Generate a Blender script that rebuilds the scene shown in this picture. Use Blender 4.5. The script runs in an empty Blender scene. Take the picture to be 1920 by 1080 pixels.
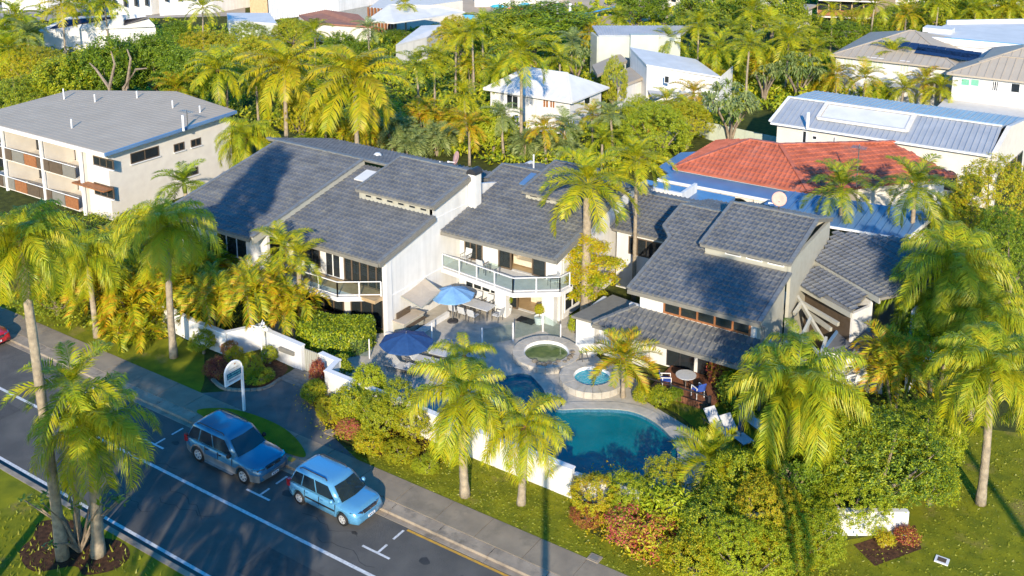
import bpy, math, random
import numpy as np
from mathutils import Vector, Matrix
from mathutils.geometry import tessellate_polygon
random.seed(7); rng = np.random.default_rng(7)
S = bpy.context.scene; COL = S.collection
R_ = math.radians
# ---------------------------------------------------------------- camera
# world axes: x runs along the street, y away from it, z up
FPX, PITCH, CYP, CAMH, TH = 1918., R_(12.44), 132., 26.0, R_(33.4)
cam = bpy.data.cameras.new('camera'); camo = bpy.data.objects.new('camera', cam); COL.objects.link(camo)
camo.location = (0, 0, CAMH); camo.rotation_euler = (R_(90) - PITCH, 0, TH)
cam.sensor_width = 36; cam.lens = FPX / 1920 * 36; cam.shift_y = -(540 - CYP) / 1920
cam.clip_start = .5; cam.clip_end = 2000
S.camera = camo
# ---------------------------------------------------------------- light
SUN_EL = 22.
sd = Vector((-.52, .855, 0)).normalized() * math.cos(R_(SUN_EL)); sd.z = -math.sin(R_(SUN_EL))
sl = bpy.data.lights.new('sun', 'SUN'); sl.energy = 3.3; sl.angle = R_(.6); sl.color = (1, .86, .65)
so = bpy.data.objects.new('sun', sl); COL.objects.link(so); so.rotation_euler = sd.to_track_quat('-Z', 'Y').to_euler(); so.location = (20, -30, 40)
W = bpy.data.worlds.new('World'); S.world = W; W.use_nodes = True
wn = W.node_tree.nodes; wl = W.node_tree.links
sky = wn.new('ShaderNodeTexSky'); sky.sky_type = 'NISHITA'; sky.sun_disc = False
sky.sun_elevation = R_(SUN_EL); sky.sun_rotation = R_(148.7); sky.altitude = 30; sky.dust_density = .3; sky.ozone_density = 3.
wn['Background'].inputs[1].default_value = .15
hs = wn.new('ShaderNodeHueSaturation'); hs.inputs['Saturation'].default_value = 1.55
wl.new(sky.outputs[0], hs.inputs['Color']); wl.new(hs.outputs[0], wn['Background'].inputs[0])
S.view_settings.view_transform = 'Standard'; S.view_settings.look = 'None'; S.view_settings.gamma = 1
S.view_settings.use_curve_mapping = False; S.view_settings.exposure = 1.30
S.render.engine = 'CYCLES'
# ---------------------------------------------------------------- coordinates
_c, _s = math.cos(PITCH), math.sin(PITCH); _ct, _st = math.cos(TH), math.sin(TH)
def ray(x, y):
    a = (x - 960) / FPX; b = (y - CYP) / FPX
    X, Y, Z = a, _c - b * _s, -_s - b * _c
    return (X * _ct - Y * _st, X * _st + Y * _ct, Z)
def P(x, y, z=0.):
    d = ray(x, y); t = (z - CAMH) / d[2]
    return (d[0] * t, d[1] * t, z)
def atv(x, y, v):
    d = ray(x, y); t = v / d[1]
    return (d[0] * t, v, CAMH + d[2] * t)
def scale_at(p):
    d = Vector(p) - Vector((0, 0, CAMH)); f = Vector((-_st * _c, _ct * _c, -_s))
    return FPX / d.dot(f)
# ---------------------------------------------------------------- materials
def nodes(m):
    m.use_nodes = True; nt = m.node_tree; return nt, nt.nodes, nt.links, nt.nodes['Principled BSDF']
def mat(name, col, col2=None, rough=.7, scale=3., bump=0., bscale=30., spec=.3, metal=0., wave=None, detail=5., coat=0., island=0.):
    m = bpy.data.materials.new(name); nt, N, L, b = nodes(m)
    if col2 is None: col2 = tuple(c * .78 for c in col)
    tc = N.new('ShaderNodeNewGeometry')
    no = N.new('ShaderNodeTexNoise'); no.inputs['Scale'].default_value = scale; no.inputs['Detail'].default_value = detail
    L.new(tc.outputs['Position'], no.inputs['Vector'])
    rp = N.new('ShaderNodeValToRGB'); rp.color_ramp.elements[0].position = .32; rp.color_ramp.elements[1].position = .68
    rp.color_ramp.elements[0].color = (*col2, 1); rp.color_ramp.elements[1].color = (*col, 1)
    L.new(no.outputs[0], rp.inputs[0]); out = rp.outputs[0]
    if island:
        hs = N.new('ShaderNodeHueSaturation'); mr = N.new('ShaderNodeMapRange')
        mr.inputs[3].default_value = 1 - island; mr.inputs[4].default_value = 1 + island
        L.new(tc.outputs['Random Per Island'], mr.inputs[0]); L.new(mr.outputs[0], hs.inputs['Value']); L.new(out, hs.inputs['Color']); out = hs.outputs[0]
    L.new(out, b.inputs['Base Color'])
    b.inputs['Roughness'].default_value = rough; b.inputs['Specular IOR Level'].default_value = spec; b.inputs['Metallic'].default_value = metal
    if coat: b.inputs['Coat Weight'].default_value = coat; b.inputs['Coat Roughness'].default_value = .05
    if bump:
        n2 = N.new('ShaderNodeTexNoise'); n2.inputs['Scale'].default_value = bscale; n2.inputs['Detail'].default_value = 4
        L.new(tc.outputs['Position'], n2.inputs['Vector'])
        bp = N.new('ShaderNodeBump'); bp.inputs['Strength'].default_value = bump; bp.inputs['Distance'].default_value = .05
        L.new(n2.outputs[0], bp.inputs['Height']); L.new(bp.outputs[0], b.inputs['Normal'])
    return m
def leaf(name, cols, trans=.35, rough=.45, spec=.35):
    """cols: list of colours picked at random per leaf, shifted a little per object"""
    m = bpy.data.materials.new(name); nt, N, L, b = nodes(m)
    g = N.new('ShaderNodeNewGeometry'); oi = N.new('ShaderNodeObjectInfo')
    no = N.new('ShaderNodeTexNoise'); no.inputs['Scale'].default_value = .9; no.inputs['Detail'].default_value = 3
    L.new(g.outputs['Position'], no.inputs['Vector'])
    a = N.new('ShaderNodeMath'); a.operation = 'MULTIPLY_ADD'; a.inputs[1].default_value = .62
    L.new(g.outputs['Random Per Island'], a.inputs[0])
    c = N.new('ShaderNodeMath'); c.operation = 'MULTIPLY_ADD'; c.inputs[1].default_value = .3; c.inputs[2].default_value = -.12
    L.new(oi.outputs['Random'], c.inputs[0]); L.new(c.outputs[0], a.inputs[2])
    d = N.new('ShaderNodeMath'); d.operation = 'MULTIPLY_ADD'; d.inputs[1].default_value = .5
    L.new(no.outputs[0], d.inputs[0]); L.new(a.outputs[0], d.inputs[2])
    rp = N.new('ShaderNodeValToRGB'); e = rp.color_ramp.elements
    while len(e) < len(cols): e.new(.5)
    for i, cc in enumerate(cols): e[i].position = .22 + .62 * i / (len(cols) - 1); e[i].color = (*cc, 1)
    L.new(d.outputs[0], rp.inputs[0])
    L.new(rp.outputs[0], b.inputs['Base Color']); b.inputs['Roughness'].default_value = rough; b.inputs['Specular IOR Level'].default_value = spec
    t = N.new('ShaderNodeBsdfTranslucent'); L.new(rp.outputs[0], t.inputs[0])
    mx = N.new('ShaderNodeMixShader'); mx.inputs[0].default_value = trans
    L.new(b.outputs[0], mx.inputs[1]); L.new(t.outputs[0], mx.inputs[2]); L.new(mx.outputs[0], N['Material Output'].inputs[0])
    return m
def glass(name, tint=(.75, .85, .85), trans=.6):
    m = bpy.data.materials.new(name); nt, N, L, b = nodes(m)
    tr = N.new('ShaderNodeBsdfTransparent'); tr.inputs[0].default_value = (*tint, 1)
    b.inputs['Base Color'].default_value = (tint[0] * .06, tint[1] * .07, tint[2] * .08, 1); b.inputs['Roughness'].default_value = .03
    b.inputs['Specular IOR Level'].default_value = .7
    mx = N.new('ShaderNodeMixShader'); mx.inputs[0].default_value = trans
    L.new(b.outputs[0], mx.inputs[1]); L.new(tr.outputs[0], mx.inputs[2]); L.new(mx.outputs[0], N['Material Output'].inputs[0])
    return m
M = {}
M['white'] = mat('white_render', (.64, .63, .615), (.58, .575, .565), .85, 1.5, .12, 25)
def streak(m, amt=.12):
    nt = m.node_tree; N, L = nt.nodes, nt.links; b = N['Principled BSDF']; src = b.inputs['Base Color'].links[0].from_socket
    g = N.new('ShaderNodeNewGeometry'); mp = N.new('ShaderNodeMapping'); mp.inputs['Scale'].default_value = (3.2, 3.2, .28); L.new(g.outputs['Position'], mp.inputs[0]); no = N.new('ShaderNodeTexNoise'); no.inputs['Scale'].default_value = 1.; no.inputs['Detail'].default_value = 8; L.new(mp.outputs[0], no.inputs['Vector'])
    mr = N.new('ShaderNodeMapRange'); mr.inputs[1].default_value = .35; mr.inputs[2].default_value = .75; mr.inputs[3].default_value = 1; mr.inputs[4].default_value = 1 - amt; L.new(no.outputs[0], mr.inputs[0])
    hs = N.new('ShaderNodeHueSaturation'); L.new(src, hs.inputs['Color']); L.new(mr.outputs[0], hs.inputs['Value']); L.new(hs.outputs[0], b.inputs['Base Color'])
streak(M['white'], .16)
M['trim'] = mat('white_paint', (.68, .68, .68), (.63, .63, .64), .45, 4)
M['cream'] = mat('cream_render', (.60, .56, .50), (.54, .50, .45), .85, 1.5, .1, 25)
M['greywall'] = mat('grey_render', (.42, .45, .40), (.37, .40, .36), .8, 1.2, .05, 20)
M['fascia'] = mat('taupe_fascia', (.19, .18, .155), (.16, .15, .13), .6, 4)
M['clad'] = mat('taupe_cladding', (.36, .35, .30), (.32, .31, .26), .7, 3)
M['tile'] = mat('slate_grey_tile', (.128, .134, .145), (.088, .094, .105), .6, 1.1, .1, 40, .25, island=.09)
M['lichen'] = mat('tile_cap', (.17, .175, .175), (.12, .125, .13), .6, 5)
M['red'] = mat('terracotta_tile', (.44, .13, .075), (.32, .09, .05), .6, 1.2, .1, 20, .3, island=.15)
M['metal_w'] = mat('white_metal_roof', (.58, .57, .55), (.50, .495, .48), .7, .8, 0, 1, .15)
M['metal_b'] = mat('blue_grey_metal_roof', (.33, .345, .37), (.27, .29, .32), .4, .8, 0, 1, .5)
M['metal_g'] = mat('pale_grey_metal_roof', (.38, .325, .26), (.345, .295, .235), .8, .6, 0, 1, .12)
M['metal_blue'] = mat('blue_metal_roof', (.10, .19, .33), (.08, .15, .28), .4, .8, 0, 1, .5)
M['dark'] = mat('dark_trim', (.03, .03, .035), None, .5, 4)
M['bronze'] = mat('bronze_frame', (.11, .08, .055), None, .5, 4)
M['timber'] = mat('stained_timber', (.30, .125, .05), (.21, .085, .035), .6, 6, .1, 60)
M['deck'] = mat('deck_board', (.20, .085, .045), (.14, .06, .035), .6, 6, island=.25)
M['weathered'] = mat('weathered_timber', (.22, .20, .17), (.15, .14, .12), .8, 6)
M['asphalt'] = mat('asphalt', (.115, .108, .10), (.080, .077, .073), .88, .9, .5, 180, .3, detail=10)
M['conc'] = mat('footpath_concrete', (.27, .22, .16), (.195, .16, .12), .9, 1.1, .35, 70, detail=9, island=.10)
M['kerb'] = mat('kerb_concrete', (.33, .27, .205), (.22, .18, .14), .9, 1.6, .4, 60, detail=9, island=.08)
M['paver'] = mat('patio_paver', (.56, .50, .41), (.42, .385, .325), .7, 1.6, .2, 60, .4, detail=8, island=.16)
M['coping'] = mat('pool_coping', (.46, .42, .36), (.34, .32, .28), .8, 2.5, .3, 50, detail=8, island=.08)
M['line'] = mat('road_paint', (.62, .62, .62), (.40, .40, .40), .7, 9, detail=9)
M['yline'] = mat('yellow_road_paint', (.55, .30, .03), (.36, .21, .05), .7, 7, detail=9)
M['grass'] = mat('lawn', (.24, .24, .014), (.125, .15, .012), .95, 1.3, 1., 55, .1, detail=12)
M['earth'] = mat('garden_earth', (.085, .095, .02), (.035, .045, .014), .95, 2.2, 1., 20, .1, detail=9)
M['mulch'] = mat('bark_mulch', (.11, .055, .03), (.04, .022, .015), .95, 6, 1., 30, .1, detail=9, island=.4)
M['sand'] = mat('sand', (.50, .38, .26), (.40, .30, .20), .95, .3, .2, 4)
M['trunk'] = mat('palm_trunk', (.34, .28, .20), (.20, .165, .125), .9, 5, .5, 14, .2, detail=8)
M['bark'] = mat('pale_bark', (.28, .22, .16), (.15, .12, .09), .9, 5, .5, 18)
M['shaft'] = mat('green_crownshaft', (.16, .20, .03), (.11, .15, .03), .5, 5)
M['boot'] = mat('dead_frond_base', (.22, .11, .05), (.12, .07, .035), .9, 9, .5, 20)
M['glass'] = glass('clear_glass', (.93, .98, .96), .9)
M['wing'] = glass('window_glass', (.55, .6, .6), .5)
M['dglass'] = mat('dark_glass', (.02, .025, .03), None, .06, 2, spec=.8)
M['cglass'] = mat('car_glass', (.012, .022, .032), None, .04, 2, spec=.8)
M['teal'] = mat('pool_water', (.0, .075, .105), (.0, .055, .085), .04, .8, .12, 2.5, .6)
M['pond'] = mat('green_pond_water', (.13, .17, .05), (.06, .10, .035), .05, 3, .1, 4, .6)
M['spa'] = mat('spa_water', (.03, .36, .45), (.0, .22, .32), .05, 5, .3, 14, .6)
M['navy'] = mat('navy_canvas', (.02, .065, .18), (.015, .05, .145), .7, 6)
M['sky_canvas'] = mat('blue_canvas', (.17, .33, .55), (.13, .27, .48), .7, 4)
M['awn'] = mat('taupe_awning', (.44, .38, .31), (.39, .34, .28), .8, 4)
M['steel'] = mat('steel', (.45, .45, .46), None, .25, 3, metal=.9, spec=.5)
M['black'] = mat('black_rubber', (.015, .015, .016), None, .7, 3)
M['chrome'] = mat('chrome', (.6, .6, .62), None, .12, 3, metal=1)
M['teal_text'] = mat('pale_teal_paint', (.20, .55, .55), None, .5)
M['rim'] = mat('alloy_rim', (.55, .55, .56), None, .35, 3, metal=.3)
M['cushion'] = mat('cream_cushion', (.62, .55, .44), None, .9, 6)
M['floor'] = mat('interior_floor', (.42, .30, .17), None, .4, 4)
M['room'] = mat('interior_wall', (.45, .40, .33), None, .9, 4)
M['dish'] = mat('pink_faded_dish', (.52, .30, .25), (.46, .26, .22), .6, 6)
M['solar'] = mat('solar_panel', (.018, .016, .045), (.014, .012, .035), .15, 3, spec=.6)
M['fence'] = mat('sage_fence_steel', (.46, .50, .40), (.40, .44, .36), .6, 4)
M['rock'] = mat('garden_rock', (.22, .19, .14), (.12, .10, .08), .9, 5, .6, 12)
def water(name, tint, col, rs=3., bs=.25, fac=.7):
    m = bpy.data.materials.new(name); nt, N, L, b = nodes(m); tr = N.new('ShaderNodeBsdfTransparent'); tr.inputs[0].default_value = (*tint, 1)
    g = N.new('ShaderNodeBsdfGlossy'); g.inputs['Roughness'].default_value = .04; no = N.new('ShaderNodeTexNoise'); no.inputs['Scale'].default_value = rs; no.inputs['Detail'].default_value = 4
    ge = N.new('ShaderNodeNewGeometry'); L.new(ge.outputs['Position'], no.inputs['Vector']); bp = N.new('ShaderNodeBump'); bp.inputs['Strength'].default_value = bs * 1.6; bp.inputs['Distance'].default_value = .08
    L.new(no.outputs[0], bp.inputs['Height']); L.new(bp.outputs[0], g.inputs['Normal']); fr = N.new('ShaderNodeFresnel'); fr.inputs[0].default_value = 1.33; L.new(bp.outputs[0], fr.inputs['Normal'])
    mx = N.new('ShaderNodeMixShader'); L.new(fr.outputs[0], mx.inputs[0]); df = N.new('ShaderNodeBsdfDiffuse'); n3 = N.new('ShaderNodeTexNoise'); n3.inputs['Scale'].default_value = .7; L.new(ge.outputs['Position'], n3.inputs['Vector']); rp = N.new('ShaderNodeValToRGB'); rp.color_ramp.elements[0].position = .3; rp.color_ramp.elements[1].position = .7; rp.color_ramp.elements[0].color = (*[c * .75 for c in col], 1); rp.color_ramp.elements[1].color = (*col, 1); L.new(n3.outputs[0], rp.inputs[0]); L.new(rp.outputs[0], df.inputs[0]); m2 = N.new('ShaderNodeMixShader'); m2.inputs[0].default_value = fac; L.new(tr.outputs[0], m2.inputs[1]); L.new(df.outputs[0], m2.inputs[2]); L.new(m2.outputs[0], mx.inputs[1]); L.new(g.outputs[0], mx.inputs[2]); L.new(mx.outputs[0], N['Material Output'].inputs[0]); return m
M['teal'] = water('pool_water', (.25, .80, .85), (.004, .235, .28)); M['spa'] = water('spa_water', (.42, .86, .92), (.02, .45, .58), 9, .6)
M['poolfloor'] = mat('pool_floor', (.05, .28, .33), (.02, .17, .22), .7, .9, detail=8); M['spafloor'] = mat('spa_floor', (.45, .75, .80), (.30, .60, .68), .6, 8)
M['foam'] = mat('mosaic', (.2, .3, .4), None, .5, 30)
YG = (.42, .40, .012); YL = (.47, .41, .010); BG = (.28, .34, .012); MG = (.14, .21, .012); DG = (.055, .11, .012); OR = (.52, .28, .015); LG = (.38, .46, .02)
F = {
 'king': leaf('king_palm_leaf', [MG, BG, YG, YL]),
 'queen': leaf('queen_palm_leaf', [MG, BG, LG, YG, YL], .4),
 'queeng': leaf('queen_palm_green_leaf', [DG, MG, BG, LG], .4),
 'coco': leaf('coconut_leaf', [BG, YG, YL, (.48, .36, .02)], .4),
 'cane': leaf('golden_cane_leaf', [MG, BG, YG, YL, OR], .35),
 'dull': leaf('dusky_palm_leaf', [MG, (.13, .19, .03), BG, YG], .35),
 'silver': leaf('pale_palm_leaf', [(.13, .19, .05), (.20, .26, .07), (.32, .36, .12)], .35),
 'dead': leaf('dead_frond_leaf', [(.22, .15, .08), (.32, .23, .13), (.38, .30, .18)], .2),
 'bush': leaf('bush_leaf', [DG, MG, BG, YG], .3),
 'bushg': leaf('green_tree_leaf', [(.07, .13, .010), (.13, .21, .012), (.20, .29, .014), BG], .38),
 'bushy': leaf('yellow_bush_leaf', [MG, BG, YG, YL, (.45, .30, .01)], .3),
 'bright': leaf('bright_bush_leaf', [BG, (.20, .28, .012), YG, LG], .35),
 'redl': leaf('red_leaf', [(.10, .02, .02), (.30, .05, .04), (.42, .12, .05), YG], .25),
 'pinkl': leaf('bougainvillea_leaf', [MG, YG, (.45, .05, .08), (.55, .10, .12)], .25),
 'hedge': leaf('hedge_leaf', [(.03, .07, .008), MG, BG, YG], .25),
 'under': leaf('understory_leaf', [DG, MG, BG, YG], .3),
}
def patches(m, col, scale=.45, lo=.56, hi=.70):
    nt = m.node_tree; N, L = nt.nodes, nt.links; b = N['Principled BSDF']; src = b.inputs['Base Color'].links[0].from_socket
    g = N.new('ShaderNodeNewGeometry'); no = N.new('ShaderNodeTexNoise'); no.inputs['Scale'].default_value = scale; no.inputs['Detail'].default_value = 9; no.inputs['Roughness'].default_value = .68; L.new(g.outputs['Position'], no.inputs['Vector'])
    mr = N.new('ShaderNodeMapRange'); mr.inputs[1].default_value = lo; mr.inputs[2].default_value = hi; mr.inputs[4].default_value = .85; L.new(no.outputs[0], mr.inputs[0])
    mx = N.new('ShaderNodeMix'); mx.data_type = 'RGBA'; L.new(mr.outputs[0], mx.inputs[0]); L.new(src, mx.inputs[6]); mx.inputs[7].default_value = (*col, 1); L.new(mx.outputs[2], b.inputs['Base Color'])
patches(M['grass'], (.30, .22, .08)); patches(M['asphalt'], (.075, .072, .070), .35, .5, .62); patches(M['conc'], (.15, .13, .10), .9, .52, .7); patches(M['kerb'], (.14, .12, .095), 1.4, .5, .66); patches(M['paver'], (.26, .25, .21), .6, .54, .68); patches(M['tile'], (.19, .185, .16), .8, .55, .72); patches(M['red'], (.26, .12, .09), .6, .55, .7)
# ---------------------------------------------------------------- mesh helpers
class MB:
    def __init__(s): s.v = []; s.f = []
    def add(s, v, f):
        n = len(s.v); s.v += [tuple(p) for p in v]; s.f += [tuple(n + i for i in q) for q in f]; return s
    def box(s, x0, x1, y0, y1, z0, z1):
        return s.add([(x0, y0, z0), (x1, y0, z0), (x1, y1, z0), (x0, y1, z0), (x0, y0, z1), (x1, y0, z1), (x1, y1, z1), (x0, y1, z1)],
                     [(0, 3, 2, 1), (4, 5, 6, 7), (0, 1, 5, 4), (1, 2, 6, 5), (2, 3, 7, 6), (3, 0, 4, 7)])
    def bar(s, a, b, w, h=None, up=(0, 0, 1)):
        a = Vector(a); b = Vector(b); h = h or w; d = (b - a).normalized(); u = Vector(up)
        if abs(d.dot(u)) > .98: u = Vector((1, 0, 0))
        x = d.cross(u).normalized() * w / 2; y = x.cross(d).normalized() * h / 2
        v = [a - x - y, a + x - y, a + x + y, a - x + y, b - x - y, b + x - y, b + x + y, b - x + y]
        return s.add(v, [(0, 3, 2, 1), (4, 5, 6, 7), (0, 1, 5, 4), (1, 2, 6, 5), (2, 3, 7, 6), (3, 0, 4, 7)])
    def prism(s, pts, z0, z1):
        n = len(pts); g0 = (lambda p: z0(p) if callable(z0) else z0); g1 = (lambda p: z1(p) if callable(z1) else z1)
        if sum(pts[i][0] * pts[(i + 1) % n][1] - pts[(i + 1) % n][0] * pts[i][1] for i in range(n)) < 0: pts = pts[::-1]
        v = [(p[0], p[1], g0(p)) for p in pts] + [(p[0], p[1], g1(p)) for p in pts]
        return s.add(v, [tuple(range(n))[::-1], tuple(range(n, 2 * n))] + [(i, (i + 1) % n, n + (i + 1) % n, n + i) for i in range(n)])
    def slab(s, pts, t):
        """pts: planar 3-D polygon, given thickness downwards"""
        n = len(pts); v = [tuple(p) for p in pts] + [(p[0], p[1], p[2] - t) for p in pts]
        return s.add(v, [tuple(range(n)), tuple(range(n, 2 * n))[::-1]] + [(i, n + i, n + (i + 1) % n, (i + 1) % n) for i in range(n)])
    def tube(s, pts, r, n=6, cap=True):
        pts = [Vector(p) for p in pts]; rr = r if isinstance(r, (list, tuple)) else [r] * len(pts); v = []; f = []
        for i, p in enumerate(pts):
            d = (pts[min(i + 1, len(pts) - 1)] - pts[max(i - 1, 0)]).normalized()
            u = Vector((0, 0, 1)) if abs(d.z) < .9 else Vector((1, 0, 0))
            x = d.cross(u).normalized(); y = x.cross(d)
            for k in range(n):
                a = 2 * math.pi * k / n; v.append(p + (x * math.cos(a) + y * math.sin(a)) * rr[i])
        for i in range(len(pts) - 1):
            for k in range(n): f.append((i * n + k, i * n + (k + 1) % n, (i + 1) * n + (k + 1) % n, (i + 1) * n + k))
        if cap: f += [tuple(range(n))[::-1], tuple(range((len(pts) - 1) * n, len(pts) * n))]
        return s.add(v, f)
    def lathe(s, prof, c, n=16):
        v = []; f = []; m = len(prof)
        for k in range(n):
            a = 2 * math.pi * k / n
            for r, z in prof: v.append((c[0] + r * math.cos(a), c[1] + r * math.sin(a), c[2] + z))
        for k in range(n):
            for i in range(m - 1): f.append((k * m + i, ((k + 1) % n) * m + i, ((k + 1) % n) * m + i + 1, k * m + i + 1))
        return s.add(v, f)
    def loft(s, rings, close=True, cap=True):
        n = len(rings[0]); v = [p for r in rings for p in r]; f = []
        for i in range(len(rings) - 1):
            for k in range(n if close else n - 1): f.append((i * n + k, i * n + (k + 1) % n, (i + 1) * n + (k + 1) % n, (i + 1) * n + k))
        if cap: f += [tuple(range(n))[::-1], tuple(range((len(rings) - 1) * n, len(rings) * n))]
        return s.add(v, f)
WL = {}
def wloc(o): return WL.get(o.name, Vector((0, 0, 0))) if o else Vector((0, 0, 0))
def part(name, mb, m, parent=None, local=False, smooth=False, label=None, kind=None):
    me = bpy.data.meshes.new(name)
    off = Vector((0, 0, 0)) if local else wloc(parent)
    v = [(p[0] - off.x, p[1] - off.y, p[2] - off.z) for p in mb.v] if off.length else mb.v
    me.from_pydata(v, [], mb.f); me.materials.append(m if not isinstance(m, str) else M[m])
    if smooth:
        me.polygons.foreach_set('use_smooth', [True] * len(me.polygons))
    o = bpy.data.objects.new(name, me); COL.objects.link(o); o.parent = parent
    WL[o.name] = Vector(off)
    if label: o['label'] = label
    if kind: o['kind'] = kind
    return o
def tag(o, label, cat, group=None):
    o['label'] = label; o['category'] = cat
    if group: o['group'] = group
    return o
def thing(name, label, cat, loc=(0, 0, 0), rz=0, group=None):
    o = bpy.data.objects.new(name, None); COL.objects.link(o); o.location = loc; o.rotation_euler = (0, 0, rz)
    o.empty_display_size = .3; WL[o.name] = Vector(loc); return tag(o, label, cat, group)
def struct(name, mb, m, **k):
    o = part(name, mb, m, **k); o['kind'] = 'structure'; return o
def inst(name, src, parent, mtx=None, loc=None):
    o = bpy.data.objects.new(name, src); COL.objects.link(o); o.parent = parent
    if mtx is not None: o.matrix_local = mtx
    if loc is not None: o.location = loc
    return o
def copy_tree(o, loc=None, rz=None, label=None, parent=None):
    c = o.copy(); COL.objects.link(c); c.parent = parent
    if parent is None:
        if loc is not None: c.location = loc; WL[c.name] = Vector(loc)
        if rz is not None: c.rotation_euler = (0, 0, rz)
        if label: c['label'] = label
    for ch in list(o.children): copy_tree(ch, parent=c)
    return c
def inpoly(x, y, poly):
    r = False; n = len(poly); j = n - 1
    for i in range(n):
        if (poly[i][1] > y) != (poly[j][1] > y) and x < (poly[j][0] - poly[i][0]) * (y - poly[i][1]) / (poly[j][1] - poly[i][1]) + poly[i][0]: r = not r
        j = i
    return r
def sheet(polys, z, mb=None):
    mb = mb or MB(); t = tessellate_polygon([[Vector((p[0], p[1], 0)) for p in q] for q in polys]); v = [(p[0], p[1], z) for q in polys for p in q]
    f = []
    for a, b, c in t:
        A, B, C = v[a], v[b], v[c]
        f.append((a, b, c) if (B[0] - A[0]) * (C[1] - A[1]) - (B[1] - A[1]) * (C[0] - A[0]) > 0 else (a, c, b))
    return mb.add(v, f)
def smooth_loop(pts, n=6):
    out = []; k = len(pts)
    for i in range(k):
        p0, p1, p2, p3 = [Vector(pts[(i + j) % k]) for j in (-1, 0, 1, 2)]
        for t in range(n):
            t /= n; out.append(tuple(.5 * ((2 * p1) + (-p0 + p2) * t + (2 * p0 - 5 * p1 + 4 * p2 - p3) * t * t + (-p0 + 3 * p1 - 3 * p2 + p3) * t ** 3)))
    return out
def offset(pts, d):
    n = len(pts); out = []; A = sum(pts[i][0] * pts[(i + 1) % n][1] - pts[(i + 1) % n][0] * pts[i][1] for i in range(n)); sg = 1 if A > 0 else -1
    for i in range(n):
        a = Vector(pts[i - 1][:2]); b = Vector(pts[(i + 1) % n][:2]); t = (b - a).normalized(); out.append((pts[i][0] + t.y * d * sg, pts[i][1] - t.x * d * sg))
    return out
# ---------------------------------------------------------------- ground, road, footpath
ZR = -.12
POOL = smooth_loop([(-25.4, 39.5), (-24.2, 39.1), (-23.0, 38.1), (-22.2, 37.6), (-21.2, 38.3), (-19.4, 39.3), (-17.9, 39.1), (-16.6, 38.2), (-15.8, 36.9), (-15.9, 35.6), (-17.0, 34.3), (-18.8, 33.6), (-21.5, 33.4), (-24.2, 34.0), (-25.6, 35.5), (-26.4, 37.6)], 5)
PONDC, SPAC = (-25.3, 41.6), (-22.1, 40.75)
struct('ground', sheet([[(-420, 28.0), (260, 28.0), (260, 700), (-420, 700)], POOL[::-1]], 0), 'earth')
struct('near_verge', MB().box(-120, 60, -30, 20.55, -1, -.004), 'grass')
road = struct('road', MB().add([(-200, 20.7, ZR), (120, 20.7, ZR), (120, 27.42, ZR), (-200, 27.42, ZR)], [(0, 1, 2, 3)]), 'asphalt')
kb = MB()
for i in range(-40, 20):
    x = i * 2.4 - 12
    part('kerb_block', MB().box(x + .012, x + 2.388, 27.42, 27.66, -.3, .01).box(x + .012, x + 2.388, 27.18, 27.42, -.3, ZR + .012).add([(x + .012, 27.66, .01), (x + 2.388, 27.66, .01), (x + 2.388, 27.99, .014), (x + .012, 27.99, .014)], [(0, 1, 2, 3)]), 'kerb', road)
    part('near_kerb_block', MB().box(x + .012, x + 2.388, 20.5, 20.72, -.3, .01), 'kerb', road)
def sheetq(x0, x1, y0, y1, z): return MB().add([(x0, y0, z), (x1, y0, z), (x1, y1, z), (x0, y1, z)], [(0, 1, 2, 3)])
part('edge_line', sheetq(-90, 40, 20.98, 21.12, ZR + .005), 'line', road)
part('centre_line', sheetq(-90, 40, 24.28, 24.43, ZR + .005), 'line', road)
part('no_stopping_line', sheetq(-22.75, 30, 27.02, 27.13, ZR + .005), 'yline', road)
for u in (-42.4, -35.85, -29.2, -22.85):
    part('parking_mark', sheetq(u - .75, u + .6, 25.37, 25.47, ZR + .005).add([(u - .05, 25.47, ZR + .005), (u + .05, 25.47, ZR + .005), (u + .05, 25.98, ZR + .005), (u - .05, 25.98, ZR + .005)], [(0, 1, 2, 3)]), 'line', road)
    part('parking_tick', sheetq(u - .05, u + .05, 26.35, 26.98, ZR + .005), 'line', road)
part('kerb_mark', sheetq(-30.0, -29.6, 27.68, 27.95, .022), 'yline', road)
pt = MB()
for k in range(5):
    u = -19.5 + k * 9 + rng.uniform(-1, 1); pt.add([(u, 25.5, ZR + .003), (u + 1.2, 25.5, ZR + .003), (u + 1.3, 26.3, ZR + .003), (u, 26.2, ZR + .003)], [(0, 1, 2, 3)])
for a, b, c, d in ((-26.5, -22.2, 21.8, 23.4), (-19.5, -15.0, 24.9, 26.2), (-46, -43.5, 22.2, 23.8)): part('asphalt_patch', sheetq(a, b, c, d, ZR + .003), mat('asphalt_patch', (.075, .072, .07), (.055, .054, .053), .9, 4, .4, 150), road)
for k in range(7):
    u = -39 + k * 3.7 + rng.uniform(-.6, .6); v = rng.uniform(25.8, 26.2); r_ = rng.uniform(.12, .3); part('oil_stain', sheet([[(u + r_ * math.cos(a) * rng.uniform(.7, 1.2), v + r_ * .7 * math.sin(a) * rng.uniform(.7, 1.2)) for a in [i * .628 for i in range(10)]]], ZR + .0035), mat('oil_%d' % k, (.045, .043, .042), None, .6, 6), road)
cr_ = MB()
for k in range(9):
    x, y = rng.uniform(-42, -14), rng.uniform(21.5, 26.5)
    for j in range(9):
        a = rng.uniform(-.7, .7); x2, y2 = x + .35 * math.cos(a), y + .35 * math.sin(a); cr_.add([(x, y - .008, ZR + .0055), (x2, y2 - .008, ZR + .0055), (x2, y2 + .008, ZR + .0055), (x, y + .008, ZR + .0055)], [(0, 1, 2, 3)]); x, y = x2, y2
part('crack_seals', cr_, 'black', road, kind='stuff')
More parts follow.
